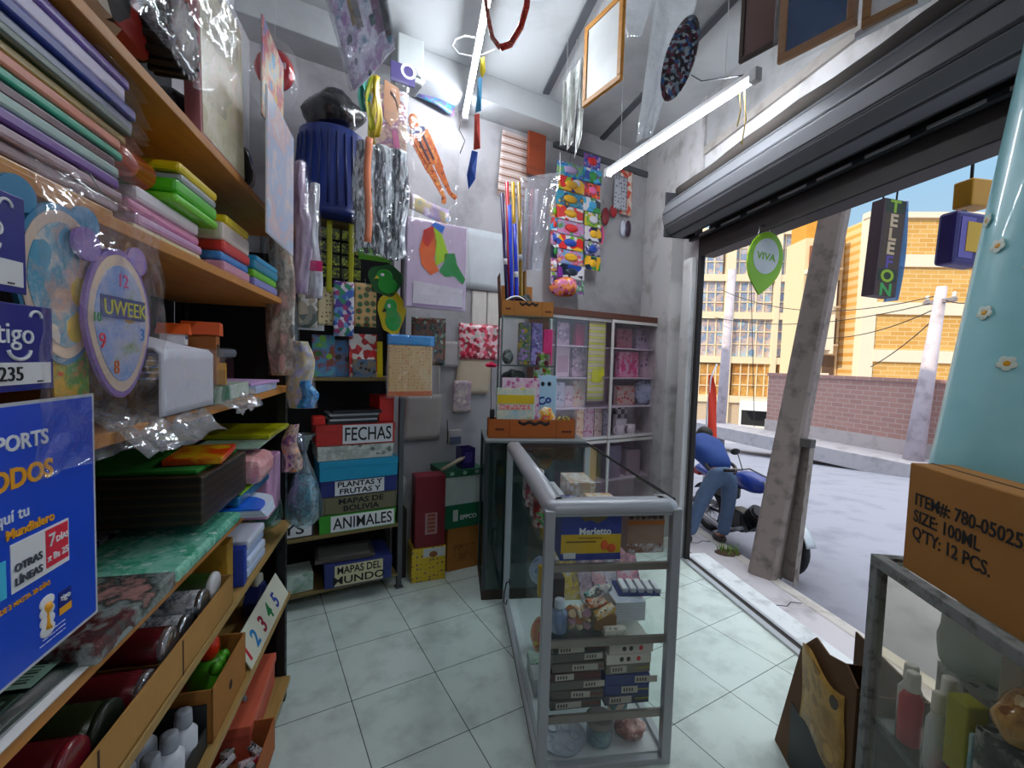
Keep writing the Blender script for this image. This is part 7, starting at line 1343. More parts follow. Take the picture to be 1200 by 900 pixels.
gp('goods_packet', 'slate packet at the back of the near end in the old showcase', .52, .68, .2, .32, ZS, ZS + .32, pp('3a4a5a', '8a9aa4'), 'packet')
gp('goods_carton', 'navy printed carton low at the far end of the old showcase', .06, .22, .05, .3, .0605, .42, pp('1e2a44', '5a6e8a', '141a26', 'c4ccd4', sc=9))
gp('goods_carton', 'dark carton low in the middle of the old showcase', .25, .5, .05, .22, .0605, .40, pp('2a2e30', '6a7072', '1a1c1e'))
gp('goods_carton', 'pale blue blister pack low at the near end of the old showcase', .54, .74, .05, .2, .0605, .44, pp('8aa4b4', 'c4d0d4', '4a6a7a'), 'packet')
# brown carton on top
bu0 = RC.at(1062, 600, .03)[0]
t = thing('shipping_carton', 'brown cardboard carton with black stencilled lines standing on the old showcase', 'box', RC.w(bu0, .03, H2 + .001), RC.rot)
mb = MB(); mb.box(0, .56, 0, .11, 0, .292, bev=.004); mb.build('carton', mat('a87a44', .8, 0, .08, 9), t)
mb = MB(); mb.box(0.0, .56, .05, .056, .2915, .2932); mb.build('flap_seam', mat('4a3420', .8), t)
for s_, x, z in (("ITEM#: 780-050252", .028, .185), ("SIZE: 100ML", .028, .140), ("Q'TY: 12 PCS.", .028, .095)): text('lettering', s_, .046, INK, t, (x, -.0006, z), bold=.0005, sx=.86)
mb = MB(); mb.sheet(lambda a, b: (-.03 + a * .6, -.03 + b * .25, .0005 + .002 * abs(noise.noise(Vector((a * 9, b * 9, 1))))), 14, 8, thick=.0005); solo('plastic_sheet', 'crumpled clear sheet under the brown stencilled carton', 'plastic', mb, FILMW, RC.w(bu0, .03, H2 - .003), RC.rot)
# blue roll
t = thing('oilcloth_roll', 'tall pale blue roll of oilcloth dotted with yellow flowers standing behind the carton', 'roll', (0, 0, 0), 0)
A, B = at_Y(1184, 540, 1.24), at_Y(1286, 90, 1.30); d = (B - A).normalized(); A = A + d * ((H2 + .035 - A.z) / d.z)
t.location = A; t.rotation_euler = d.to_track_quat('Z', 'Y').to_euler(); HR = 1.75
m, n, l, p, o = _new('oilcloth'); tc = n.new('ShaderNodeTexCoord'); nz = n.new('ShaderNodeTexNoise'); nz.inputs['Scale'].default_value = 14; l.new(tc.outputs['Object'], nz.inputs[0]); r_ = ramp(n, ['a2dce2', 'bcecf0'], 'LINEAR'); l.new(nz.outputs[0], r_.inputs[0]); l.new(r_.outputs[0], p.inputs[0]); p.inputs['Roughness'].default_value = .3
p.inputs['Coat Weight'].default_value = .4
OIL = m
mb = MB(); RR = .165
def spiral(a, b): an = a * 2 * PI * 2.2; r_ = RR * (.9 + .1 * a); return (r_ * math.cos(an + 2.2), r_ * math.sin(an + 2.2), b * HR)
mb.sheet(spiral, 110, 6, thick=.002); mb.build('cloth', OIL, t)
mb = MB(); mb.lathe([(RR * .86, 0), (RR * .86, HR - .002)], n=40); mb.build('inner_layers', OIL, t)
rr_ = random.Random(5); YF = mat('d8a428', .4); WF = mat('dfe8dc', .4)
for k in range(40):
    an = rr_.uniform(0, 2 * PI); z = .15 + (k / 40) * 1.5 + rr_.uniform(-.03, .03); M = Matrix.Rotation(an, 4, 'Z') @ Matrix.Translation((RR + .0015, 0, z)) @ Matrix.Rotation(PI / 2, 4, 'Y')
    mb = MB(); [mb.ball((.012 * math.cos(q * 1.257), .012 * math.sin(q * 1.257), 0), .010, .010, .0012, 8, 1, M) for q in range(5)]; mb.ball((0, 0, 0), .009, .009, .002, 8, 0, M); mb.build('flower_print', [YF, WF], t)
# torn carton on the floor beyond the showcase
t = thing('torn_carton', 'torn dark brown carton with a yellowed label leaning against the old showcase', 'box', RC.w(-.415, .0, 0), RC.rot)
CB = mat('5a4026', .85, 0, .2, 8)
mb = MB(); mb.prism([(-.10, 0), (.40, 0), (.40, .60), (.34, .635), (.24, .60), (.16, .61), (.09, .54), (.06, .50)], 0, .006); mb.build('front_panel', CB, t)
mb = MB(); mb.box(.05, .056, .006, .22, 0, .46); mb.box(.394, .40, .006, .22, 0, .58); mb.box(0, .40, .22, .226, 0, .56); mb.box(0, .4, 0, .226, 0, .006); mb.build('side_panel', mat('4a331d', .85), t)
mb = MB(); mb.sheet(lambda a, b: (.09 + a * .27 + .01 * math.sin(b * 5), -.004 - .01 * math.sin(a * PI), .26 + b * .28 + .02 * math.sin(a * 6)), 10, 8, thick=.001); mb.build('yellowed_label', prnt(['a8843a', '8a6a2c', 'b4924a', '3a3020'], 7, 'noise', .7), t)
mb = MB(); mb.box(.02, .38, -.0015, 0, .02, .26); mb.build('dark_panel', mat('17161a', .6), t)

# ================================================================ SIGNS AT THE DOOR
vp = at_Y(889, 346, 2.80)
t = thing('hanging_sign', 'green leaf-shaped hanging sign with a white oval in the street doorway', 'sign', vp, 0.18); vt = at_Y(893, 271, 2.80); hs2 = vt.z - vp.z
t.rotation_euler = (Matrix.Rotation(.18, 3, 'Z') @ Matrix.Rotation(.13, 3, 'Y')).to_euler()
def leaf(s_, yo, zc=.58):
    P_ = []
    for k in range(40):
        a = 2 * PI * k / 40; x = .122 * s_ * math.sin(a); z = .42 * hs2 * s_ * math.cos(a)
        if math.cos(a) < 0: x *= (1 - (-math.cos(a)) ** 3 * .75); z *= 1.36
        P_.append((x, hs2 * zc + z))
    return P_
mb = MB(); mb.prism(leaf(1, 0), -.006, .006); mb.build('leaf_panel', mat('8db81e', .35, 0, .05, 9, 0, .4), t)
mb = MB(); mb.prism([(.088 * math.sin(2 * PI * k / 36), hs2 * .62 + .28 * hs2 * math.cos(2 * PI * k / 36)) for k in range(36)], -.0075, -.0055); mb.build('white_oval', mat('cfd2d4', .4), t)
text('lettering', 'VIVA', .062, mat('7aa422', .5, 0, 0), t, (0, -.008, hs2 * .56), align='CENTER', bold=.001)
mb = MB(); mb.tube([(0, 0, hs2 * .99), (0, 0, 2.43 - vp.z)], .0015, 6); mb.build('string', WHITE, t)
t = thing('door_hook', 'bent wire hook on the dark door lintel', 'hook', DR.w(.72, -.01, 2.43), DR.rot)
mb = MB(); mb.tube([(0, 0.02, .03), (0, -.02, .02), (0, -.03, -.03), (.015, -.03, -.05), (.03, -.03, -.03)], .003, 6); mb.build('wire', METAL, t)
def sbox(px, Y, rot, lean, name, label, depth=.12):
    bl, br, tr, tl = [at_Y(*p, Y) for p in px]
    base = (bl + br) / 2; top = (tl + tr) / 2; h = (top - base).length; w_ = (br - bl).length
    t = thing(name, label, 'sign', base, 0); t.rotation_euler = (Matrix.Rotation(rot, 3, 'Z') @ Matrix.Rotation(lean, 3, 'Y')).to_euler(); return t, w_, h
t, w_, h = sbox(((1021, 348), (1052, 346), (1073, 232), (1044, 236)), 3.3, .17, .06, 'street_sign', 'tall projecting sign with coloured vertical letters TELEFON outside the door')
mb = MB(); mb.box(-w_ / 2, w_ / 2, -.0, .10, 0, h, bev=.005); mb.build('sign_box', mat('4a3840', .5), t)
mb = MB(); mb.sheet(lambda a, b: (w_ / 2 + .004 + .03 * math.sin(b * 3 + .4), -.01 + a * .11, -.02 + b * (h + .03)), 4, 12, thick=.002); mb.build('torn_film', film('a8c8e8', .2, .5, 10, .5), t)
for i, (ch, c) in enumerate(zip('TELEFON', ('8aa83a', 'c8b49a', 'c4ac90', 'c8b49a', '5a4a8a', '9ab43a', '4a9a5a'))):
    zc = h * (1 - (i + .5) / 7); text('letter', ch, h / 7 * 1.22, mat(c, .5, 0, 0), t, (0, -.0012, zc - h / 16), align='CENTER', bold=.004, sx=1.15)
    mb = MB(); mb.box(-w_ * .42, w_ * .42, -.0008, .0, zc - h / 15, zc + h / 15); mb.build('letter_panel', mat('2a3428' if i in (0, 5) else '4a3a30', .6), t)
mb = MB(); mb.box(-1.0, w_ / 2, .04, .06, h + .22, h + .25); mb.build('wall_bracket', DARKMETAL, t)
for x_ in (-w_ * .3, w_ * .3): mb = MB(); mb.cyl((x_, .05, h - .01), (x_, .05, h + .22), .006, n=8); mb.build('hanger_rod', DARKMETAL, t)
t, w_, h = sbox(((1112, 312), (1146, 308), (1160, 244), (1122, 250)), 2.5, .17, .05, 'street_sign', 'violet rounded projecting sign with a yellow panel beside the blue roll')
mb = MB(); mb.box(-w_ / 2, w_ / 2 + .05, 0, .10, 0, h, bev=.02); mb.build('sign_box', mat('3a2f6a', .4), t); mb = MB(); mb.box(-w_ * .3, w_ * .3, -.003, 0, h * .12, h * .88, bev=.002); mb.build('pale_border', mat('6a5fa0', .4), t); mb = MB(); mb.box(-w_ * .05, w_ / 2 + .03, -.006, -.002, h * .25, h * .8, bev=.002); mb.build('yellow_panel', mat('c8a43a', .4), t); mb = MB(); mb.cyl((0.02, .05, h - .01), (0.03, .05, h + .02), .012, n=8); mb.build('hanger_rod', DARKMETAL, t)
t, w_, h = sbox(((1136, 242), (1160, 240), (1168, 205), (1138, 212)), 2.56, .17, .0, 'street_sign', 'mustard yellow projecting sign above the violet sign')
mb = MB(); mb.box(-w_ / 2, w_ / 2 + .04, 0, .10, 0, h, bev=.01); mb.build('sign_box', mat('b88a2c', .4), t); mb = MB(); mb.box(-.8, w_ / 2, .04, .06, h + .16, h + .19); mb.build('wall_bracket', DARKMETAL, t); mb = MB(); mb.cyl((0, .05, h - .01), (0, .05, h + .16), .008, n=8); mb.build('hanger_rod', DARKMETAL, t)

# ================================================================ STREET
def sq_pole(name, label, base, top, s0, s1, yaw, m, cat='pole', parts=None):
    t = thing(name, label, cat, base, 0); d = top - base; t.rotation_euler = d.to_track_quat('Z', 'Y').to_euler(); L = d.length
    mb = MB(); c = .12
    def ringp(s_): return [(s_ * x, s_ * y) for x, y in ((-.5 + c, -.5), (.5 - c, -.5), (.5, -.5 + c), (.5, .5 - c), (.5 - c, .5), (-.5 + c, .5), (-.5, .5 - c), (-.5, -.5 + c))]
    rg = []
    for k in range(9):
        f = k / 8; s_ = s0 + (s1 - s0) * f; R3 = Matrix.Rotation(yaw, 3, 'Z'); rg.append([mb.b.verts.new(R3 @ Vector((x, y, 0)) + Vector((0, 0, L * f))) for x, y in ringp(s_)])
    for a, b in zip(rg, rg[1:]):
        for k in range(8): mb.b.faces.new((a[k], a[(k + 1) % 8], b[(k + 1) % 8], b[k]))
    mb.b.faces.new(rg[0][::-1]); mb.b.faces.new(rg[-1]); mb.build('shaft', m, t); return t
CP = plaster('8a7f7a', '5c5450', 7, 'pole_concrete')
b = at_z(896, 672, SIDE); tp = at_Y(977, 255, b.y + .05); d = tp - b; tp = b + d * 2.2
sq_pole('utility_pole', 'leaning concrete utility pole on the pavement outside the door', b - Vector((0, 0, .02)), tp, .235, .16, .62, CP)
b = at_z(925, 678, SIDE); tp = at_Y(945, 514, b.y)
t = thing('steel_guard', 'rusty perforated steel channel post standing beside the utility pole', 'post', b - Vector((0, 0, .02)), 0); d = tp - b; t.rotation_euler = (d.to_track_quat('Z', 'Y').to_matrix() @ Matrix.Rotation(.55, 3, 'Z')).to_euler(); L = d.length + .02
mb = MB(); mb.box(-.075, .075, -.003, .003, 0, L, bev=.002); mb.box(.069, .075, .003, .08, 0, L); mb.box(-.075, -.069, .003, .08, 0, L); mb.build('channel', plaster('8a827c', '5a4c44', 9, 'old_steel'), t)
mb = MB(); [mb.box(.0745, .0762, .03, .05, .08 + k * .07, .105 + k * .07) for k in range(int(L / .07) - 1)]; mb.build('slots', mat('2a2624', .8), t)
mb = MB(); mb.box(-.078, .078, -.006, .083, L - .07, L + .004, bev=.004); mb.build('cap', mat('4a4644', .7), t)
# weeds by the kerb
t = thing('weed_clump', 'small clump of green weeds growing at the kerb beside the utility pole', 'weeds', at_z(853, 648, SIDE) - Vector((0, 0, .002)), 0)
mb = MB(); r4 = random.Random(4)
for k in range(70):
    a = r4.uniform(0, 2 * PI); r_ = r4.uniform(0, .11); hgt = r4.uniform(.03, .11); x, y = r_ * math.cos(a), r_ * math.sin(a); lx, ly = r4.uniform(-.04, .04), r4.uniform(-.04, .04)
    mb.sheet(lambda p, q: (x + lx * p * p + (q - .5) * .012 * (1 - p), y + ly * p * p, hgt * p), 3, 1, thick=.0006)
mb.build('leaves', prnt(['4a6a2a', '6a8a34', '8a9a4a'], 12, 'noise', .6), t); mb = MB(); vs = mb.ball((.0, 0, .0), .14, .10, .02, 12); mb.build('soil', mat('4a3c30', .9), t)

# road running downhill to the far left
rd = bpy.data.objects['road']; bpy.data.objects.remove(rd)
def road_z(p): return ROAD - .10 * max(0, p.y - 7.5)
mb = MB()
def roadf(a, b_):
    s_ = -60 + a * 72; v = 1.02 + b_ * 40; p = DR.w(s_, v, 0); return (p.x, p.y, road_z(p))
mb.sheet(roadf, 72, 20, thick=.12); struct('road', mb, plaster('9c9eaa', '8a8c98', 2.5, 'asphalt'))

# person bending over the motorcycle
SK = mat('8a5c44', .5, 0, .06); JE = mat('54657e', .8, 0, .25, 16, .2); SWE = mat('22407a', .8, 0, .12, 20, .2); SHIRT = prnt(['5a5a6c', '8a8a98', '3a3a4a', '74748a'], 26, 'check', .8, 1, 1, 0); SHOE = mat('2c2422', .6); HAIR = mat('15120f', .6)
def skin(name, verts, edges, root, m, parent, sub=2):
    me = bpy.data.meshes.new(name); me.from_pydata([v[0] for v in verts], edges, []); o = bpy.data.objects.new(name, me); COL.objects.link(o)
    md = o.modifiers.new('skin', 'SKIN'); md.use_smooth_shade = True
    for i, v in enumerate(me.skin_vertices[0].data): v.radius = (verts[i][1], verts[i][1] if len(verts[i]) < 3 else verts[i][2]); v.use_root = (i == root)
    ms = o.modifiers.new('sub', 'SUBSURF'); ms.levels = sub; ms.render_levels = sub
    m2 = bpy.data.meshes.new_from_object(o.evaluated_get(bpy.context.evaluated_depsgraph_get())); bpy.data.objects.remove(o)
    for f in m2.polygons: f.use_smooth = True
    m2.materials.clear(); m2.materials.append(m); o = bpy.data.objects.new(name, m2); COL.objects.link(o); o.parent = parent; return o
g0 = at_z(827, 638, SIDE)
pr = thing('person', 'person in a blue sweater and jeans bending over the parked motorcycle', 'person', g0, 0.0); SCL = 1.0; pr.scale = (1.03, 1.03, 1.03)
J = dict(pelvis=(.165, .06, .76), belly=(.15, .22, .87), chest=(.09, .42, .98), neck=(.15, .57, 1.03), head0=(.20, .64, 1.045), hipL=(.07, .06, .70), kneeL=(-.07, .04, .39), ankL=(-.165, .04, .08), toeL=(-.24, .10, .03), hipR=(.25, .06, .70), kneeR=(.235, .05, .39), ankR=(.195, .05, .08), toeR=(.17, .17, .03),
         shL=(-.06, .44, .97), elL=(-.16, .47, .72), wrL=(-.15, .52, .48), shR=(.26, .47, .96), elR=(.37, .50, .72), wrR=(.36, .62, .50))
def fingers(base, sgn, dirv):                          # palm and five bent fingers
    V_, E_ = [], []; B_ = Vector(base); dv = Vector(dirv).normalized(); sd2 = Vector((0.3, 1, 0)).normalized()
    palm = B_ + dv * .055; V_.append((tuple(palm), .026, .016))
    for k in range(4):
        o_ = sd2 * (-.021 + .014 * k); ln = (.030, .034, .032, .025)[k]; a = palm + o_ + dv * .028; b_ = a + dv * ln * .8 + Vector((.010 * sgn, 0, 0)); c_ = b_ + dv * ln * .5 + Vector((.020 * sgn, 0, 0)); i = len(V_); V_ += [(tuple(a), .009), (tuple(b_), .0085), (tuple(c_), .007)]; E_ += [(0, i), (i, i + 1), (i + 1, i + 2)]
    a = palm - sd2 * .028 + dv * -.01; b_ = a - sd2 * .018 + dv * .026; i = len(V_); V_ += [(tuple(a), .011), (tuple(b_), .009)]; E_ += [(0, i), (i, i + 1)]
    return V_, E_
names = list(J); idx = {k: i for i, k in enumerate(names)}
rad = dict(pelvis=(.135, .11), belly=(.13, .10), chest=(.14, .10), neck=(.05,), head0=(.055,), hipL=(.085,), kneeL=(.055,), ankL=(.036,), toeL=(.03,), hipR=(.085,), kneeR=(.055,), ankR=(.036,), toeR=(.03,), shL=(.055,), elL=(.038,), wrL=(.025,), shR=(.055,), elR=(.038,), wrR=(.025,))
slim = dict(pelvis=.72, belly=.7, chest=.7, hipL=.78, hipR=.78, shL=.78, shR=.78, kneeL=.85, kneeR=.85, elL=.85, elR=.85, neck=.9)
bv = [(J[k], *[r_ * slim.get(k, 1.0) for r_ in rad[k]]) for k in names]
ed = [('pelvis', 'belly'), ('belly', 'chest'), ('chest', 'neck'), ('neck', 'head0'), ('pelvis', 'hipL'), ('hipL', 'kneeL'), ('kneeL', 'ankL'), ('ankL', 'toeL'), ('pelvis', 'hipR'), ('hipR', 'kneeR'), ('kneeR', 'ankR'), ('ankR', 'toeR'), ('chest', 'shL'), ('shL', 'elL'), ('elL', 'wrL'), ('chest', 'shR'), ('shR', 'elR'), ('elR', 'wrR')]
be = [(idx[a], idx[b]) for a, b in ed]
hd = Vector((.235, .70, 1.045)); i0 = len(bv); bv += [(tuple(hd), .085, .078), (tuple(hd + Vector((.04, .055, -.045))), .066, .06), (tuple(hd + Vector((.055, .09, -.05))), .018), (tuple(hd + Vector((-.062, .03, -.04))), .016), (tuple(hd + Vector((.088, -.01, -.04))), .016)]
be += [(idx['head0'], i0), (i0, i0 + 1), (i0 + 1, i0 + 2), (i0, i0 + 3), (i0, i0 + 4)]
for wr, sg in (('wrL', 1), ('wrR', -1)):
    V_, E_ = fingers(J[wr], sg, (.02, .25, -1)); i1 = len(bv); bv += V_; be += [(a + i1, b + i1) for a, b in E_] + [(idx[wr], i1)]
skin('body', bv, be, 0, SK, pr)
def sub(ns, dr, es, m, nm):
    ix = {k: i for i, k in enumerate(ns)}; return skin(nm, [(J[k], *[r_ + dr for r_ in (rad[k] if k not in ('ankL', 'ankR') else (.05,))]) for k in ns], [(ix[a], ix[b]) for a, b in es], 0, m, pr)
J['belly0'] = (.165, .07, .745); rad['belly0'] = (.132, .112); J['waist'] = (.163, .085, .80); rad['waist'] = (.128, .10)
sub(['pelvis', 'waist', 'hipL', 'kneeL', 'ankL', 'hipR', 'kneeR', 'ankR'], .016, [('pelvis', 'waist'), ('pelvis', 'hipL'), ('hipL', 'kneeL'), ('kneeL', 'ankL'), ('pelvis', 'hipR'), ('hipR', 'kneeR'), ('kneeR', 'ankR')], JE, 'jeans')
sub(['belly0', 'belly', 'chest', 'neck', 'shL', 'shR', 'elR'], .024, [('belly0', 'belly'), ('belly', 'chest'), ('chest', 'neck'), ('chest', 'shL'), ('chest', 'shR'), ('shR', 'elR')], SWE, 'sweater')
J['shL2'] = (-.07, .44, .955); rad['shL2'] = (.055,)
sub(['shL2', 'elL', 'wrL'], .013, [('shL2', 'elL'), ('elL', 'wrL')], SHIRT, 'shirt_sleeve'); sub(['elR', 'wrR'], .012, [('elR', 'wrR')], SWE, 'cuff_sleeve')
for s_ in ('L', 'R'):
    a, b_ = Vector(J['ank' + s_]), Vector(J['toe' + s_]); d = (b_ - a); d.z = 0; d.normalize(); skin('shoe', [(tuple(a + Vector((0, 0, -.035)) - d * .04), .046, .045), (tuple(a + Vector((0, 0, -.04)) + d * .06), .045, .04), (tuple(a + Vector((0, 0, -.048)) + d * .14), .036, .03)], [(0, 1), (1, 2)], 0, SHOE, pr)
mb = MB(); vs = mb.ball((hd.x - .008, hd.y - .012, hd.z + .012), .094, .096, .09, 20)
for v in vs: v.co *= 1 + .01 * noise.noise(v.co * 50)
mb.build('hair', HAIR, pr)
mb = MB(); mb.tube([Vector((.165 + .148 * math.cos(a), .10 + .115 * math.sin(a) * .9, .80 + .06 * math.sin(a))) for a in [2 * PI * k / 24 for k in range(24)]], .018, 8, closed=True); mb.build('belt', mat('1c1614', .5), pr)
mb = MB(); mb.box(.22, .28, -.02, -.012, .79, .82, bev=.004); mb.build('waist_patch', mat('b8a090', .6), pr)
# motorcycle
gf, gr = at_z(918, 671, ROAD), at_z(830, 620, ROAD); d = gf - gr; WBs = 1.18; d.z = 0; mid_ = (gf + gr) / 2; dn = d.normalized()
gr = gf - dn * min(d.length, 1.35); WBs = (gf - gr).length
mo = thing('motorcycle', 'small dark motorcycle with a blue seat parked behind the utility pole', 'motorcycle', (gr.x, gr.y, ROAD), math.atan2(dn.y, dn.x))
RW = .275; RUB = mat('1b1b1d', .7); BLU = mat('1e3a8a', .4, 0, .1, 9, 0, .4); BK_ = mat('1a1a1c', .4, .3)
for x in (0, WBs):
    mb = MB(); mb.tube([(x + (RW - .04) * math.cos(a), 0, RW + (RW - .04) * math.sin(a)) for a in [2 * PI * k / 32 for k in range(32)]], .04, 10, closed=True); mb.build('tyre', RUB, mo)
    mb = MB(); mb.tube([(x + (RW - .075) * math.cos(a), 0, RW + (RW - .075) * math.sin(a)) for a in [2 * PI * k / 32 for k in range(32)]], .012, 8, closed=True); mb.cyl((x, -.045, RW), (x, .045, RW), .04, n=14)
    for k in range(16): a = 2 * PI * k / 16; mb.tube([(x + .03 * math.cos(a + .4), .02 * (-1) ** k, RW + .03 * math.sin(a + .4)), (x + (RW - .075) * math.cos(a), 0, RW + (RW - .075) * math.sin(a))], .003, 5)
    mb.build('wheel', METAL, mo)
    mb = MB(); mb.sheet(lambda p, q: (x + (RW + .03) * math.cos(.3 + p * 2.2) * (1 if x else 1), (q - .5) * .11, RW + (RW + .03) * math.sin(.3 + p * 2.2)), 16, 4, thick=.004); mb.build('mudguard', mat('c8ccd0', .3, .3) if x else BK_, mo)
for y in (-.075, .075): mb = MB(); mb.tube([(WBs, y, RW), (WBs - .10, y, RW + .30), (WBs - .22, y, RW + .58)], [.022, .022, .018], 10); mb.build('fork_leg', METAL, mo); mb = MB(); mb.tube([(0, y * 1.3, RW), (.14, y * 1.3, RW + .34)], [.025, .02], 10); mb.build('rear_shock', METAL, mo)
mb = MB(); mb.tube([(0, 0, RW), (.35, 0, RW + .02), (.62, 0, RW - .06), (.86, 0, RW + .12), (WBs - .20, 0, RW + .46)], .02, 8); mb.tube([(-.15, 0, RW + .42), (.3, 0, RW + .36), (WBs - .2, 0, RW + .48)], .02, 8); mb.build('frame', BK_, mo)
mb = MB(); mb.box(.42, .68, -.11, .11, RW - .06, RW + .16, bev=.03); mb.cyl((.66, 0, RW + .08), (.80, 0, RW + .22), .075, .065, n=14); [mb.cyl((.68 + .024 * k, 0, RW + .10 + .025 * k), (.685 + .024 * k, 0, RW + .105 + .025 * k), .09, n=14) for k in range(5)]; mb.build('engine', mat('3a3a3c', .4, .6, .2, 30), mo)
mb = MB(); vs = mb.ball((.66, 0, RW + .50), .24, .12, .11, 20); mb.build('tank', BLU, mo)
mb = MB(); mb.sheet(lambda p, q: (-.18 + p * .62, (q - .5) * .22 * (1 - .2 * p), RW + .47 + .05 * (1 - p) ** 2 - .05 * (2 * q - 1) ** 2), 14, 8, thick=.06); mb.build('seat', BLU, mo)
mb = MB(); mb.box(.05, .42, -.10, .10, RW + .22, RW + .40, bev=.04); mb.build('side_panel', BK_, mo)
mb = MB(); mb.tube([(.72, -.13, RW + .02), (.5, -.15, RW - .10), (.2, -.16, RW - .06), (-.22, -.17, RW + .02)], [.02, .025, .04, .042], 12); mb.build('exhaust', METAL, mo)
mb = MB(); hx = WBs - .24; mb.tube([(hx - .14, -.33, RW + .66), (hx - .06, -.2, RW + .70), (hx, 0, RW + .60), (hx - .06, .2, RW + .70), (hx - .14, .33, RW + .66)], .012, 8); mb.build('handlebar', METAL, mo)
for y in (-.33, .33): mb = MB(); mb.tube([(hx - .13, y * .95, RW + .66), (hx - .2, y * 1.2, RW + .65)], .017, 8); mb.build('grip', RUB, mo); mb = MB(); mb.tube([(hx - .08, y * .8, RW + .68), (hx - .10, y * .95, RW + .84)], .005, 6); mb.ball((hx - .10, y * 1.05, RW + .87), .012, .06, .035, 12); mb.build('mirror', BK_, mo)
mb = MB(); mb.ball((WBs - .12, 0, RW + .58), .07, .085, .085, 16); mb.build('headlight', mat('b8bcc0', .2, .3), mo)
mb = MB(); mb.box(-.30, -.16, -.06, .06, RW + .36, RW + .44, bev=.015); mb.build('tail_light', mat('8a1c1c', .3), mo)
mb = MB(); mb.tube([(.42, -.08, RW - .05), (.36, -.26, .012)], .012, 8); mb.tube([(.36, -.26, .012), (.32, -.3, .008)], .014, 6); mb.build('side_stand', BK_, mo)
# white van with its tailgate up, further down the road
pv = at_Y(885, 517, 21.0); vz = road_z(pv)
vn = thing('van', 'white van with its rear hatch open parked far down the road', 'van', (pv.x, 21.0, vz), math.radians(62))
VW, VL, VH = 1.5, 3.8, 1.72; WP = mat('e4e6ea', .3, 0, .03, 9, 0, .5)
mb = MB(); vs = mb.prism([(-.05, .35), (VL, .35), (VL + .02, .8), (VL - .35, 1.0), (VL - .95, VH), (.18, VH), (-.02, 1.0)], -VW / 2, VW / 2); mb.build('body', WP, vn)
mb = MB(); mb.box(-.06, .02, -VW / 2 + .1, VW / 2 - .1, .62, VH - .1, bev=.02); mb.build('rear_opening', mat('16181c', .5), vn)
mb = MB(); mb.box(-.02, .04, -VW / 2 + .06, VW / 2 - .06, 0, 1.0, bev=.02, mat=Matrix.Translation((.12, 0, VH)) @ Matrix.Rotation(-1.9, 4, 'Y')); mb.build('tailgate', WP, vn)
for y in (-VW / 2 - .006, VW / 2 - .002):
    for x0, x1 in ((.35, 1.2), (1.3, 2.1), (2.2, 2.9)): mb = MB(); mb.box(x0, x1, y, y + .008, 1.08, VH - .16, bev=.003); mb.build('window', mat('6a8a9a', .15), vn)
for x in (.7, VL - .75):
    for y in (-VW / 2 + .02, VW / 2 - .18): mb = MB(); mb.cyl((x, y, .3), (x, y + .16, .3), .3, n=20); mb.build('wheel', RUB, vn)
mb = MB(); mb.box(-.12, -.02, -VW / 2, VW / 2, .32, .5, bev=.02); mb.build('bumper', mat('2a2c30', .5), vn)
# red feather flag
fb = at_z(823, 588, SIDE); t = thing('feather_flag', 'red feather flag standing on the pavement just past the door frame', 'flag', fb, .25)
mb = MB(); mb.tube([(0, 0, 0), (0, 0, 1.3), (.03, 0, 1.75), (.12, 0, 1.95)], .012, 8); mb.build('pole', WHITE, t); mb = MB(); mb.sheet(lambda a, b: (.012 + a * (.16 * math.sin(min(1, (1 - b) * 3 + .25) * PI / 2)) + .02 * math.sin(b * 5), .02 * math.sin(a * 4 + b * 6), .25 + b * 1.55), 6, 20, thick=.002); mb.build('cloth', mat('c23a1e', .6), t); mb = MB(); mb.lathe([(.18, 0), (.18, .03), (.05, .06), (.02, .1)], n=16); mb.build('base', DARKMETAL, t)

# ---- buildings across the street
FA = Frame(at_Y(833, 400, 27).x, 27.0, -6)
bA = thing('office_building', 'glass fronted building with cream frames and yellow pillars far down the road', 'building', FA.w(0, 0, 0), FA.rot)
CR = mat('e4d8c0', .7, 0, .05); YP = mat('d8aa5a', .7, 0, .08); GL_ = prnt(['8fb0cc', 'a8c4da', 'c8b4b0', '7a94b4', 'b8a09c', '9ab4cc'], .9, 'noise', .12, 1, 1, .6)
def ar(x0, y0, x1, y1, v=0): return rect(FA, x0, y0, x1, y1, v)
u0, u1, z0, z1 = ar(800, 268, 946, 520); zb = -4.0
mb = MB(); mb.box(u0, u1, .3, 9, zb, z1); mb.build('wall', mat('b09a88', .8), bA)
ys = [(268, 275), (322, 330), (366, 374), (418, 426), (464, 472)]
for (a, b_) in ys: q = ar(800, a, 946, b_); mb = MB(); mb.box(q[0], q[1], -.15, .3, q[2], q[3]); mb.build('slab', CR, bA)
for (a, b_, mm) in ((848, 858, CR), (905, 911, CR), (930, 946, YP)): q = ar(a, 268, b_, 470); mb = MB(); mb.box(q[0], q[1], -.2, .3, zb, z1); mb.build('pillar', mm, bA)
for i in range(4):
    for (a, b_) in ((800, 848), (858, 905), (911, 930)):
        q = ar(a, ys[i][1], b_, ys[i + 1][0]); W_ = mb = MB(); mb.box(q[0], q[1], .05, .1, q[2], q[3]); w_o = mb.build('window', GL_ if i < 3 else prnt(['b8905a', 'a87a4a', 'c8a46a', '8a6a44'], .8, 'noise', .5), bA)
        mb = MB(); nx = max(2, int((b_ - a) / 9))
        for k in range(1, nx): x = q[0] + (q[1] - q[0]) * k / nx; mb.box(x - .03, x + .03, 0.0, .05, q[2], q[3])
        for k in range(1, 3): z = q[2] + (q[3] - q[2]) * k / 3; mb.box(q[0], q[1], 0.0, .05, z - .03, z + .03)
        mb.build('mullion', CR, w_o)
q = ar(800, 472, 946, 520); mb = MB(); mb.box(q[0], q[1], .0, .3, zb, q[3]); mb.build('ground_floor', mat('c8b8a4', .8), bA)
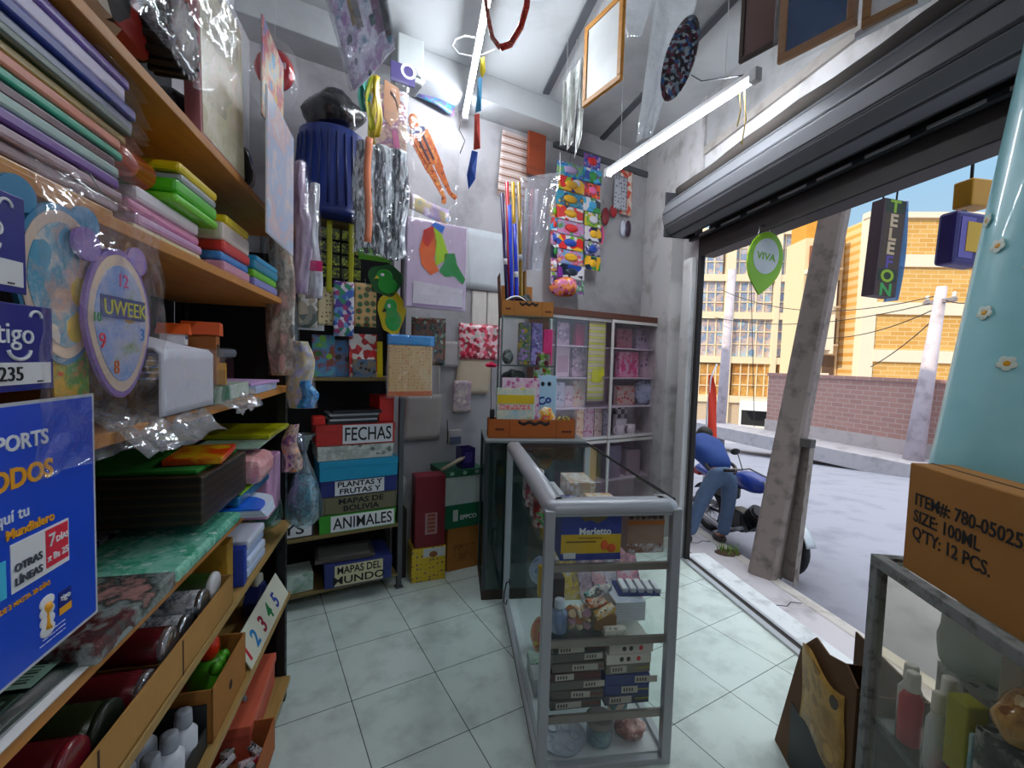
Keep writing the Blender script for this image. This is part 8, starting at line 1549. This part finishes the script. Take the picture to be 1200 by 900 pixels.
# yellow brick apartment block
YB = 16.5; P0 = at_Y(1016, 300, YB); FB = Frame(P0.x, YB, -4)
bB = thing('apartment_block', 'sunlit yellow brick apartment block with white bands behind the street wall', 'building', FB.w(0, 0, 0), FB.rot)
YBR = brick_mat('d8b070', 'c89c5c', 'e0c8a0', .5, .16, 'yellow_brick'); WC = mat('e8dcc8', .8, 0, .05)
zt = FB.at(1080, 256)[1]
mb = MB(); mb.box(0, 9, 0, 2.8, -3, zt); mb.build('wall', YBR, bB)
mb = MB(); mb.box(-.05, .42, -.06, .3, -3, zt + .15); mb.build('corner_column', WC, bB)
for y in (306, 362, 418): z = FB.at(1080, y)[1]; mb = MB(); mb.box(.42, 9, -.08, 0.0, z - .22, z + .22); mb.build('band', WC, bB)
mb = MB(); mb.box(-.1, 9.1, -.12, .2, zt, zt + .2); mb.build('parapet', WC, bB)
mb = MB(); mb.box(-1.5, -.05, 1.2, 2.6, -3, zt - .4); mb.build('side_wing', mat('dcc8a8', .8, 0, .06), bB)
for i, y in enumerate((290, 338, 386, 432)):
    z = FB.at(1000, y)[1]
    mb = MB(); mb.box(-.6, -.18, 1.14, 1.21, z - .5, z + .5); wo = mb.build('window', mat('5a4a44', .4), bB); mb = MB(); mb.box(-.66, -.12, 1.06, 1.14, z - .58, z - .5); mb.build('sill', WC, wo)
    mb = MB(); mb.box(-1.5, -.75, 0.5, 1.2, z - .75, z - .6); mb.box(-1.5, -.75, .5, .56, z - .6, z - .2); bo = mb.build('balcony', WC, bB); mb = MB(); mb.box(-1.35, -.9, 1.15, 1.21, z - .6, z + .35); mb.build('balcony_door', mat('8a5a44', .5), bB)
    if i < 3: mb = MB(); mb.box(-.75, -.65, .5, 1.2, z - .9, z + .9); mb.build('balcony_fin', WC, bB)
mb = MB(); mb.box(-1.4, -.2, 1.4, 2.5, zt - .4, zt + .7); mb.build('roof_room', mat('c8964a', .8), bB)
# poles and cables across the street
def rpole(label, pb, pt, Y, r0, r1, m): 
    a, b_ = at_Y(*pb, Y), at_Y(*pt, Y); t = thing('utility_pole', label, 'pole', a, 0); dd = b_ - a; t.rotation_euler = dd.to_track_quat('Z', 'Y').to_euler(); mb = MB(); mb.cyl((0, 0, -.3), (0, 0, dd.length), r0, r1, n=16); mb.build('shaft', m, t); return t, dd.length
LC = plaster('c4bcc4', '9c949c', 3, 'far_pole_concrete')
t, Lp = rpole('slim pale concrete pole in front of the glass fronted building', (843, 515), (858, 316), 15.0, .17, .12, LC)
t, Lp = rpole('pale leaning pole with insulators in front of the yellow brick block', (1070, 540), (1104, 336), 9.6, .19, .09, LC)
mb = MB(); mb.box(-.35, .35, -.04, .04, Lp - .35, Lp - .27, bev=.005); mb.build('crossarm', mat('8a8488', .6), t); [(lambda m_: (m_.lathe([(.03, 0), (.045, .03), (.03, .06), (.04, .09), (.02, .12)], (x, 0, Lp - .27), 12), m_.build('insulator', mat('d8d4d0', .3), t)))(MB()) for x in (-.3, 0.1, .3)]
t, Lp = rpole('thin pale strut leaning behind the pole with insulators', (1062, 538), (1090, 400), 9.8, .07, .06, LC)
for i, (pa, pb, Y0, Y1, sg) in enumerate((((838, 372), (1104, 352), 14.8, 9.6, .35), ((846, 340), (1104, 345), 14.8, 9.6, .5), ((950, 395), (1104, 358), 13, 9.6, .25), ((1104, 350), (1200, 330), 9.6, 7.0, .2), ((1020, 430), (1104, 365), 12, 9.6, .1), ((880, 325), (884, 500), 14, 14, 0.0))):
    a, b_ = at_Y(*pa, Y0), at_Y(*pb, Y1); mb = MB(); mb.tube([a.lerp(b_, k / 16) - Vector((0, 0, sg * 4 * (k / 16) * (1 - k / 16))) - a for k in range(17)], .011, 6)
    solo('overhead_cable', ['uppermost of two cables running from the slim pole to the pole with insulators', 'lower of two cables running from the slim pole to the pole with insulators', 'cable crossing the yellow brick block to the insulators', 'cable running right from the pole with insulators', 'short cable rising to the pole with insulators from the left', 'vertical cable before the glass fronted building'][i], 'cable', mb, mat('2c2a2e', .6), a)
